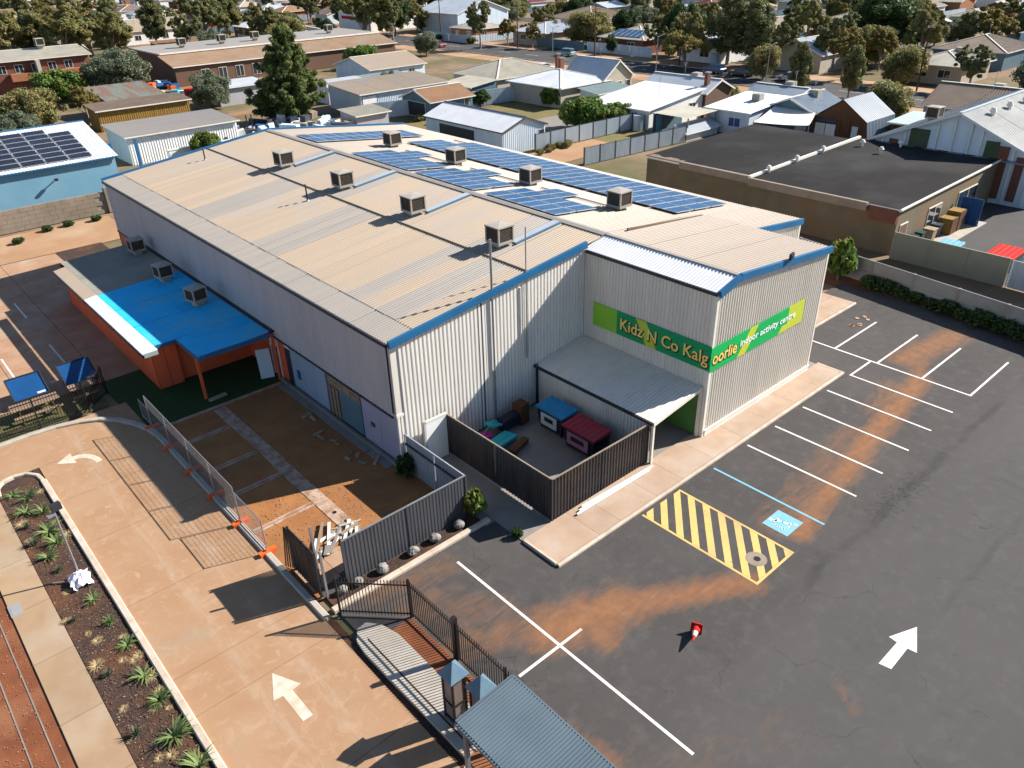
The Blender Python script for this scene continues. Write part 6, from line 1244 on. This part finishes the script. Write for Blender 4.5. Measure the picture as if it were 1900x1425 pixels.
house('rusty_roof_shed', 'old shed with streaked green and rust roof', 34, 42, 124, 134, 2.8, .8, 'skilN', 'brick_brown', 'roof_rust', cat='shed')
tb = house('two_storey_flats', 'two storey red brick flats with white roof at far left', 14, 44, 166, 180, 5.2, 1.0, 'gable', 'brick_red', 'roof_cream', 'x', over=.6, cat='building', wins=tuple(W('S', .5+i*.09, .54+i*.09, 3.2, 4.4) for i in range(5)))
for i, (a, b) in enumerate(((30.5, 34.5), (36.2, 42.6))): MB().box(a, b, 164.6, 165.9, 1.9, 3.1).build('balcony', M['brick_orange'], tb)
MB().box(34.9, 35.5, 164.4, 165.95, 0, 5.0).build('pier', M['wall_render'], tb)
place_cooler(24, 172, 6.4, 'left cooler on the white roof of the brick flats', 0, 1.3, 'coolers on far roofs'); place_cooler(38.0, 172, 6.4, 'right cooler on the white roof of the brick flats', 0, 1.3, 'coolers on far roofs')
house('brown_brick_shop', 'long brown brick shop with orange tan front roof', 53, 100, 149, 155, 3.3, 1.3, 'skilN', 'brick_brown', 'roof_terracotta', cat='building', wins=tuple(W('S', .1+i*.07, .13+i*.07, .6, 2.4) for i in range(4)))
house('shop_store', 'flat grey rear roof of the brown brick shop', 53.2, 100, 155.3, 171, 4.9, .1, 'flat', 'brick_brown', 'roof_grey', cat='building', over=.1)
for i_, x_ in enumerate((60, 68, 75, 92)): place_cooler(x_, 162, 5.2, ['first', 'second', 'third', 'fourth'][i_]+' plant box on the flat roof of the brown brick shop, from the left', 0, 1.3, 'plant boxes on the shop roof')
house('tan_long_house', 'long tan roofed house with white walls at upper left', 70, 88, 230, 242, 3.2, 2.2, 'gable', 'wall_white', 'roof_tan', 'x', wins=tuple(W('S', .2+i*.2, .28+i*.2) for i in range(4)))
house('orange_roof_shed', 'low orange roofed shed in front of the tan long house', 67, 77, 195, 200, 2.6, .5, 'skilN', 'brick_brown', 'roof_orange', cat='shed')
house('maroon_house', 'maroon roofed house at the left edge', 18, 30, 185, 198, 3.2, 3.2, 'hip', 'brick_red', 'roof_maroon')
house('grey_yard_shed', 'grey shed with white edge beside the pine', 50, 58, 124, 129, 2.6, .3, 'skilN', 'wall_grey', 'roof_white', cat='shed')
house('low_white_roof', 'low cream roof between the pine and warehouse', 55, 60, 92.5, 96.5, 1.8, .3, 'skilN', 'wall_grey', 'roof_cream', cat='shed')
oc = thing('orange_canopy', 'small orange flat canopy left of the big pine', 'canopy', (41, 98, 0)); MB().box(39.8, 43.6, 98.6, 100.6, 2.9, 3.05).build('roof', M['roof_orange'], oc)
for x, y in ((40, 98.8), (43.4, 98.8), (40, 100.4), (43.4, 100.4)): MB().box(x-.06, x+.06, y-.06, y+.06, 0, 2.9).build('post', M['iron'], oc)
# salvage yard heap left of the pine
yl = random.Random(3)
for i in range(60):
    x, y = yl.uniform(38, 56), yl.uniform(92, 103)
    if 54 < x and y < 98: continue
    Mx = Matrix.Rotation(yl.uniform(0, 3), 4, 'Z') @ Matrix.Rotation(yl.uniform(-.3, .3), 4, 'Y')
    tag(MB().obox((x, y, yl.uniform(.3, 1.3)), (yl.uniform(.6, 2.6), yl.uniform(.5, 1.4), yl.uniform(.3, 1.2)), M=Mx).build('scrap_piece', M[(mn := yl.choice(['wall_bluewhite', 'fence_zinc', 'bin_body', 'tarp_blue', 'wall_white', 'block_tan', 'fence_slate']))]), '%s salvage piece %s' % ({'wall_bluewhite': 'pale blue', 'fence_zinc': 'zinc grey', 'bin_body': 'black', 'tarp_blue': 'dark blue', 'wall_white': 'white', 'block_tan': 'tan', 'fence_slate': 'slate grey'}[mn], ['under the orange canopy', 'right of the orange canopy', 'in the middle of the cluttered yard', 'left of the pine foot', 'at the foot of the pine'][min(4, int((x-38)/3.6))]), 'scrap', 'cluttered salvage yard')
for i in range(26):
    x, y = yl.uniform(45, 52), yl.uniform(132, 152)
    tag(MB().obox((x, y, yl.uniform(.3, 1.2)), (yl.uniform(.6, 2.4), yl.uniform(.6, 1.8), yl.uniform(.3, 1.4)), yl.uniform(0, 3)).build('play_equipment', M[(mn := yl.choice(['tarp_blue', 'cyan', 'cone_red', 'wall_white', 'orange_plastic', 'wall_bluewhite']))]), '%s play equipment in the yard beside the brown brick shop, %s' % ({'tarp_blue': 'dark blue', 'cyan': 'teal', 'cone_red': 'red', 'wall_white': 'white', 'orange_plastic': 'orange', 'wall_bluewhite': 'pale blue'}[mn], ['near the rusty roof', 'in the middle', 'against the trees'][min(2, int((y-132)/6.7))]), 'play equipment', 'play yard beside the brown brick shop')
# ================================================================ STREET AND FAR SUBURB
street = sheet('street', 117.2, 128.6, -60, 700, -.02, M['asphalt2'])
for x0, x1, nm, m in ((111.5, 117.0, 'near_verge', 'sand'), (128.8, 134.5, 'far_verge', 'sand')): sheet(nm, x0, x1, -60, 700, -.04, M[m])
kerb_run([(117.1, 20), (117.1, 240)], .2, .1, name='street_kerb', step=20); kerb_run([(128.7, 20), (128.7, 240)], .2, .1, name='street_kerb_far', step=20)
for i in range(24): struct(MB().box(122.85, 122.97, 30+i*9, 34+i*9, -.03, -.014).build('lane_line', M['paint_white']))
sheet('side_street', 128.6, 600, 128, 137, -.025, M['asphalt2']); sheet('cross_street', -200, 117, 171, 181, -.03, M['asphalt2']); sheet('back_street', 178, 187, -100, 700, -.03, M['asphalt2'])
# cars
def car(label, x, y, rz, paint, kind='sedan', group='cars on the far street'):
    t = thing('parked_car', label, 'car', (x, y, -.02), group, rz); B = lambda mb, n, m, p=None: mb.build(n, m, p or t, local=True)
    if kind == 'wagon': prof = [(-2.2, .35), (-2.25, .8), (-2.1, .95), (1.1, .98), (2.1, .82), (2.25, .55), (2.2, .32)]; cab = [(-2.1, .95), (-1.9, 1.5), (.2, 1.52), (1.15, .97)]
    else: prof = [(-2.2, .35), (-2.25, .75), (-2.15, .9), (-1.3, .95), (1.0, .93), (2.05, .78), (2.25, .55), (2.2, .32)]; cab = [(-1.55, .93), (-.85, 1.4), (.35, 1.42), (1.15, .93)]
    def ext(pr, w0, w1=None):
        w1 = w1 or w0; n = len(pr); zs = [p[1] for p in pr]; zm, zM = min(zs), max(zs); wd = lambda z: w0+(w1-w0)*(z-zm)/(zM-zm)
        vs = [(p[0], -wd(p[1]), p[1]) for p in pr]+[(p[0], wd(p[1]), p[1]) for p in pr]
        return MB().add(vs, [(i, (i+1) % n, n+(i+1) % n, n+i) for i in range(n)]+[tuple(range(n-1, -1, -1)), tuple(range(n, 2*n))])
    B(ext(prof, .88, .86), 'body', paint); B(ext(cab, .82, .66), 'cabin_glass', M['glass'])
    r0, r1 = cab[1], cab[2]; B(MB().box(r0[0]-.02, r1[0]+.05, -.67, .67, 1.4 if kind != 'wagon' else 1.5, 1.45 if kind != 'wagon' else 1.55), 'roof', paint)
    for sx in (-1.35, 1.4):
        for sy in (-1, 1): w_ = B(MB().cyl((sx, sy*.72, .32), (sx, sy*.9, .32), .32, 12), 'wheel', M['tyre']); B(MB().cyl((sx, sy*.89, .32), (sx, sy*.915, .32), .19, 10), 'rim', M['galv'], w_)
    for sy in (-1, 1): B(MB().box(2.14, 2.26, sy*.65-.16, sy*.65+.16, .58, .72), 'headlight', M['label_white']); B(MB().box(-2.28, -2.18, sy*.65-.14, sy*.65+.14, .68, .84), 'taillight', M['cone_red'])
def paintm(n, c): 
    m, nt, b = newmat(n); b.inputs['Base Color'].default_value = C4(c); b.inputs['Roughness'].default_value = .25; b.inputs['Coat Weight'].default_value = .5; return m
PB, PS, PD, PW, PR, PT = paintm('paint_car_blue', (.01, .06, .2)), paintm('paint_car_silver', (.5, .52, .54)), paintm('paint_car_dark', (.02, .03, .035)), paintm('paint_car_white', (.75, .75, .75)), paintm('paint_car_red', (.3, .03, .03)), paintm('paint_car_teal', (.22, .36, .38))
H_ = math.pi/2
car('silver teal car on the street left of the white villa', 126.3, 124.5, H_+.15, PT, 'wagon'); car('deep blue van parked under the umbrella shaped tree', 125.8, 86.6, H_, PB, 'wagon'); car('black sedan parked beside the blue van', 126.0, 80.8, H_, PD); car('silver car parked behind the small round street tree', 126.2, 71.5, H_, PS)
car('dark car among the cars at the upper left street corner', 110.5, 196, 0, PD); car('white car among the cars at the upper left street corner', 112, 203, 0, PW); car('blue car among the cars at the upper left street corner', 114.5, 190, .2, PB); car('silver wagon among the cars at the upper left street corner', 108, 207, .1, PS, 'wagon')
car('white car parked far along the street under the gum', 126.2, 176, H_, PW); car('red car far along the street', 119.5, 160, -H_, PR); car('white car behind the picket of the cream cottage', 108, 112, 0, PW); car('pale car in the far left yard', 74, 214, .3, PS)
# power poles
def pole(label, x, y, h=9.5):
    t = thing('power_pole', label, 'power pole', (x, y, 0), 'power poles along the street'); MB().cyl((x, y, 0), (x, y, h), .15, 8, .1).build('pole', M['timber'], t); MB().box(x-1.1, x+1.1, y-.06, y+.06, h-.6, h-.45).build('cross_arm', M['timber'], t)
    for d in (-.9, -.3, .3, .9): MB().cyl((x+d, y, h-.45), (x+d, y, h-.25), .05, 6).build('insulator', M['label_white'], t)
for i, y in enumerate((52, 97, 119, 143, 172, 205, 240)): pole(['power pole on the far verge at the right end of the street', 'power pole near the umbrella shaped tree', 'power pole beside the silver teal car', 'power pole left of the long grey roof', 'power pole near the dark street gum', 'power pole above the street corner cars', 'farthest power pole on the street'][i], 129.6, y)
for i, (x, y) in enumerate(((116.3, 118), (116.3, 70), (116.3, 92))): 
    t = thing('street_lamp', ['street lamp on the near verge behind the cream cottage', 'street lamp on the near verge by the white cottage', 'street lamp between villa and cottage'][i], 'street lamp', (x, y, 0), 'street lamps'); MB().cyl((x, y, 0), (x, y, 6.5), .08, 8, .05).build('pole', M['galv'], t); MB().bar((x, y, 6.4), (x+1.4, y, 6.7), .06, .06).build('arm', M['galv'], t); MB().obox((x+1.5, y, 6.68), (.5, .2, .12)).build('lamp_head', M['galv'], t)
# houses across the street
house('long_grey_house', 'long pale grey hip roofed house across the street', 135.5, 149, 140, 151, 2.9, 1.6, 'hip', 'wall_render', 'roof_zinc', over=.6, wins=(W('W', .2, .35), W('W', .6, .75)))
sh_ = house('solar_house', 'grey house with blue solar panels on its hip roof across the street', 138, 150, 113, 125, 2.9, 1.9, 'hip', 'brick_red', 'roof_cream', over=.6, wins=(W('W', .2, .35), W('W', .6, .75)))
sv = thing('solar_array', 'blue solar panels on the house across the street', 'solar panels', (140, 115, 4)); 
for i in range(6):
    for j in range(2):
        x = 139.1+j*1.75; o = link('solar_panel', PM, sv); z = 2.82+(x-137.4)*1.98/6.6+.14; o.matrix_local = Matrix.Translation(V((x, 114.8+i*1.45, z))-V((140, 115, 4))) @ Matrix.Rotation(-math.atan(1.98/6.6), 4, 'Y') @ Matrix.Diagonal((1, 1.4, 1, 1))
fence_run('street_fence', 'pale sheet fence in front of the solar house', [(134.8, 126), (134.8, 108)], 1.9, M['fence_zinc'], 3); fence_run('street_fence', 'dark blue sheet fence in front of the long grey house', [(134.8, 142), (134.8, 127)], 1.8, M['wall_teal'], 3)
house('weatherboard_house', 'pale house with twin roofs above the long grey roof', 162, 178, 150, 166, 3.4, 2.4, 'hip', 'wall_bluewhite', 'roof_brown', wins=(W('W', .2, .3), W('S', .3, .4), W('S', .6, .7)))
house('blue_gable_house', 'light blue gabled house with tan side roof at upper right', 160, 176, 93, 106, 3.4, 2.4, 'gable', 'wall_lightblue', 'roof_tan', 'x', wins=(W('W', .2, .35), W('W', .6, .75)))
house('white_barge_cottage', 'white gabled cottage behind the tall street gums', 136.5, 146, 72, 82, 3.0, 2.2, 'gable', 'wall_render', 'roof_zinc', 'x', wins=(W('W', .3, .5),), gut='white_trim')
house('white_front_cottage', 'white fronted cottage between dark trees across the street', 136, 147, 92, 102, 3.0, 2.2, 'gable', 'wall_white', 'roof_zinc', 'x', wins=(W('W', .3, .5),), gut='white_trim')
house('streaky_roof_house', 'low house with streaky brown tin roof at upper right', 158, 172, 50, 62, 3.0, 2.0, 'hip', 'wall_teal', 'roof_brown')
house('white_flat_shed', 'white flat roofed shed behind the streaky brown roof', 176, 194, 44, 54, 4.0, .4, 'skilN', 'wall_bluewhite', 'roof_white', cat='shed', ribwall=True)
house('cream_flat_house', 'cream roofed house at the right edge near the top', 165, 178, 30, 42, 3.0, .5, 'skilN', 'wall_render', 'roof_cream')
house('blue_warehouse', 'dark blue workshop with white awning at the top right corner', 215, 240, 48, 66, 5.0, 1.0, 'gable', 'tarp_blue', 'blue_roof', 'x', cat='workshop', gut='white_trim')
house('street_villa', 'pale roofed villa beyond the road at right', 138, 149, 49, 58, 2.9, 1.5, 'hip', 'wall_render', 'roof_cream', over=.6, wins=(W('W', .2, .4), W('W', .6, .8)))
house('street_villa', 'zinc roofed house beyond the road above the gabled hall', 138, 149, 30, 40, 2.9, 1.5, 'hip', 'brick_red', 'roof_zinc', over=.6, wins=(W('W', .2, .4), W('W', .6, .8)))
house('corner_house', 'brown roofed house on the near side of the street behind the barn', 103, 112, 30, 40, 3.0, 2.0, 'gable', 'wall_render', 'roof_brown', 'y', wins=(W('W', .2, .4),))
house('white_barn', 'tall pale shed at the top centre with steep white roof', 128+12, 158, 178, 196, 5.0, 3.0, 'gable', 'wall_bluewhite', 'roof_zinc', 'y', cat='shed')
house('shop_far', 'white fronted shop with red sign at the upper left street corner', 130, 146, 205, 222, 4.2, .6, 'skilN', 'wall_white', 'roof_zinc', cat='building', wins=(W('W', .1, .9, 2.8, 3.6, 'cone_red', 'shop_sign'),))
# ---- named trees
tree('pine', 52.0, 104.5, 12.2, 'big dark green pine towering left of centre behind the warehouse', 1.05)
T_ = [('gumA', 32, 192, 14, 'olive gum at the left edge behind the brick flats', 1.2), ('gumA', 46, 190, 15, 'broad olive gum behind the brick flats', 1.25), ('gumB', 53, 196, 14, 'grey green gum right of the broad olive gum', 1.2), ('gumC', 40, 204, 14, 'bronze gum above the brick flats roof', 1.1),
      ('greyA', 43, 148, 9.5, 'dark grey green tree in front of the brick flats', 1.05), ('olivB', 24.5, 126, 6.5, 'brownish olive bush at the left edge', 1.2), ('greenA', 34, 150, 6, 'bright green bush below the orange balconies', 1.0), ('gumC', 31, 125, 5.5, 'bronze bush left of the rusty roof', .9), ('greyA', 20, 116, 4.5, 'pale grey bush above the workshop roof', 1.1), ('greyA', 48.2, 123, 6.5, 'soft grey green tree in the cluttered yard', .95),
      ('gumB', 82, 205, 17, 'huge gum at upper left behind the brown brick shop', 1.15), ('gumB', 90, 215, 17, 'second huge gum behind the brown brick shop', 1.1), ('tallA', 76, 222, 14, 'slim gum left of the two huge gums', 1.0), ('olivB', 92, 188, 7, 'olive shrub at the end of the brown shop roof', 1.3), ('olivB', 100, 196, 8, 'brown olive tree right of the huge gums', 1.1),
      ('gumA', 111, 178, 16, 'tall gum with pale limbs above the tan roofed house', 1.05), ('gumB', 115, 172, 13, 'gum leaning right of the pale limbed gum', 1.0), ('darkA', 128, 190, 12, 'dark tree behind the pale limbed gum', .9), ('gumB', 123.5, 149, 13.5, 'dark street gum standing above the road', .85), ('gumC', 131, 148, 7, 'bronze street tree right of the dark street gum', .9), ('gumC', 131.5, 140, 6.5, 'bronze street tree before the long grey roof', .9), ('greyA', 108, 149, 6, 'round grey green tree on the near verge', .85),
      ('olivB', 141.5, 132, 9.5, 'wide olive tree between the two grey roofs', 1.2), ('umbA', 127.5, 94.5, 8, 'umbrella shaped golden tree on the street', .95), ('darkA', 141, 106, 13, 'tall dark tree behind the umbrella shaped tree', .85), ('tallA', 136.5, 91, 15, 'tall gum pair at the kerb, left trunk', 1.15), ('tallA', 137.5, 86, 14.5, 'tall gum pair at the kerb, right trunk', 1.1), ('olivB', 124.8, 75.8, 6.5, 'small round street tree beside the silver car', .85), ('tallA', 114.5, 63.5, 9.5, 'slender gum on the near kerb above the shade sail', .8), ('tallA', 118, 57, 9, 'slender gum right of the sail on the near kerb', .8), ('gumB', 141, 72, 13, 'gum behind the white gabled cottage', .9), ('gumA', 152, 84, 13, 'golden gum above the white gabled cottage', .9), ('gumC', 146, 66, 9, 'low gum above the watermark free street end', .9),
      ('gumA', 134, 99, 11, 'olive street gum left of the tall kerb pair', .9), ('gumB', 133.5, 79, 11, 'street gum right of the tall kerb pair', .9), ('gumC', 133, 66, 10, 'bronze street gum at the road end', .9), ('gumB', 134, 106, 9, 'grey green street gum before the white fronted cottage', .9), ('darkA', 153, 100, 11, 'dark tree left of the blue gabled house', .9), ('gumA', 158, 112, 11, 'olive gum behind the solar house', 1.0), ('olivB', 133, 56, 7, 'olive street tree above the barn roof', 1.0), ('gumB', 133.4, 46, 9, 'grey green street gum above the lean-to roof', 1.0), ('greyA', 134, 36, 8, 'grey green street tree above the gabled hall ridge', 1.0), ('olivB', 104.5, 45, 5, 'olive garden tree behind the barn', 1.0), ('darkA', 170, 76, 14.5, 'big dark green tree at upper right', 1.15), ('olivB', 150, 70, 8, 'yellow green tree left of the big dark tree', 1.1), ('darkA', 134.8, 119, 4, 'small dark tree before the pale street fence', .7), ('greenA', 75.5, 71.0, 4.2, 'bright green shrub behind the sandy strip fence', 1.0), ('greenA', 79.4, 69.0, 3.2, 'smaller green shrub beside the white cottage', 1.0), ('greenA', 84, 85, 3.2, 'yellow green bush in front of the white villa', .8), ('greenA', 33.6, 89.5, 3.8, 'round green tree against the white screen wall', .62), ('greenA', 88, 143, 4.5, 'green bush by the orange brick wall', 1.0), ('gumC', 100, 94, 4, 'small golden tree behind the cream gable', .6), ('darkA', 156, 134, 9, 'dark tree behind the long grey house', 1.0), ('olivB', 100.5, 66, 3, 'shrub at the chimney end of the white cottage', .8), ('darkA', 77, 93.5, 2.5, 'dark garden shrub by the small garage', 1.2), ('greyA', 75, 114, 3.5, 'grey shrub beside the green verandah roof', 1.0)]
for k, x, y, h, l, w_ in T_: tree(k, x, y, h*(.8 if h > 8.5 else .85 if h > 5.5 else 1), l.replace('watermark free ', ''), w_)
for i in range(24): shrub('olivB', rnd.uniform(63, 74), rnd.uniform(84, 92), rnd.uniform(.5, 1.1), 'low dry weed behind the white roofed shed', 1.2, 'weeds behind the white shed')
for i in range(10): shrub('olivB', rnd.uniform(62, 68), rnd.uniform(65, 66), rnd.uniform(.4, .8), 'low weed along the sandy strip fence', 1.2, 'weeds on the sandy strip')
# ---- far suburb: houses and trees on a street grid
fr = random.Random(12); occupied = []
for o in list(bpy.data.objects):
    if o.type == 'EMPTY' and o.parent is None and o.get('category') in ('house', 'building', 'shed', 'workshop') and (o.location.x > 100 or o.location.y > 125): occupied.append((o.location.x+7, o.location.y+6))
roofs = [('roof_zinc', 'zinc grey'), ('roof_cream', 'cream'), ('roof_tan', 'tan'), ('roof_maroon', 'dark red'), ('roof_brown', 'brown'), ('roof_white', 'white'), ('roof_bluegrey', 'blue grey'), ('roof_orange', 'orange')]
walls = ['wall_render', 'wall_white', 'brick_red', 'wall_bluewhite', 'brick_orange']
def visible(x, y): a = math.degrees(math.atan2(x, y)); return 9.5 < a < 75
nfar = 0; fars = []
def place(x, y):
    a = math.degrees(math.atan2(x, y)); d = math.hypot(x, y)
    s = ['at the top left corner', 'above the brick flats', 'above the brown brick shop', 'above the big pine', 'above the tan roofed house', 'above the dark street gum', 'above the long grey house', 'above the solar house', 'above the tall kerb gums', 'above the blue gabled house', 'above the big dark tree', 'at the top right corner'][max(0, min(11, int((a-7)/5.9)))]
    return s+', '+('nearest row' if d < 215 else 'second row' if d < 270 else 'third row' if d < 330 else 'fourth row' if d < 400 else 'farthest row')
for gx in list(range(134, 420, 23))+list(range(22, 114, 19)):
    for gy in range(20, 560, 20):
        x, y = gx+fr.uniform(-2, 2), gy+fr.uniform(-2, 2)
        if gx < 114 and y < 184: continue
        if not visible(x, y) or math.hypot(x, y) > 560 or 171 < x+12 < 195: continue
        if 124 < y+5 < 142 and x > 128: continue
        if any(abs(x+6-a) < 17 and abs(y+5-b) < 16 for a, b in occupied): continue
        fars.append((x, y))
for x, y in fars:
    rm, rn = fr.choice(roofs); w_, d_ = fr.uniform(8, 11.5), fr.uniform(7.5, 10); far = math.hypot(x, y) > 260
    house('far_house', 'suburban house with %s roof %s' % (rn, place(x, y)), x, x+w_, y, y+d_, 2.8, fr.uniform(1.1, 1.8), fr.choice(['hip', 'hip', 'gable']), fr.choice(walls), rm, fr.choice('xy'), pitch=.6 if not far else 1.2, group='far houses with %s roofs' % rn, wins=() if far else (W('W', .2, .35), W('W', .65, .8), W('S', .2, .35)))
kinds = [('gumA', 'olive gum', 11), ('gumB', 'grey green gum', 11), ('gumC', 'bronze gum', 9), ('tallA', 'slim gum', 12), ('darkA', 'dark bushy tree', 9), ('olivB', 'olive bush', 6), ('greyA', 'grey green bush', 6)]
n = 0; tries = 0
while n < 298 and tries < 6000:
    tries += 1
    y = fr.uniform(20, 560); x = fr.uniform(20, 420)
    if not visible(x, y) or (x < 116 and y < 186) or x < 134 and y < 186 or 116 < x < 130: continue
    dd = math.hypot(x, y)
    if dd > 440 or (dd < 230 and fr.random() < .15): continue
    if any(a-3 < x < a+15 and b-3 < y < b+12 for a, b in fars) or any(abs(x-a) < 9 and abs(y-b) < 9 for a, b in occupied): continue
    k, nm, h = fr.choice(kinds); tree(k, x, y, h*fr.uniform(.5, .95), '%s %s' % (nm, place(x, y)), fr.uniform(.85, 1.2), fr.uniform(0, 6.28), name='far_tree', group='far trees, %s' % nm); n += 1

for i, (x, y) in enumerate(fars):
    if math.hypot(x, y) < 330 and i % 2 == 0:
        fence_run('lot_fence', 'sheet fence round the yard %s' % place(x, y), [(x-4, y+15), (x-4, y-3), (x+16, y-3)], 1.7, M[['fence_zinc', 'wall_teal', 'fence_back'][i % 3]], 9.5, pitch=.8, group='far yard fences')
    for k in range(2):
        if math.hypot(x, y) < 300: shrub(fr.choice(['olivB', 'greyA', 'greenA', 'darkA']), x+fr.uniform(-5, -1), y+fr.uniform(-4, 14), fr.uniform(1.2, 3.2), 'garden shrub of a far house %s' % place(x, y), fr.uniform(1, 1.5), 'far garden shrubs')
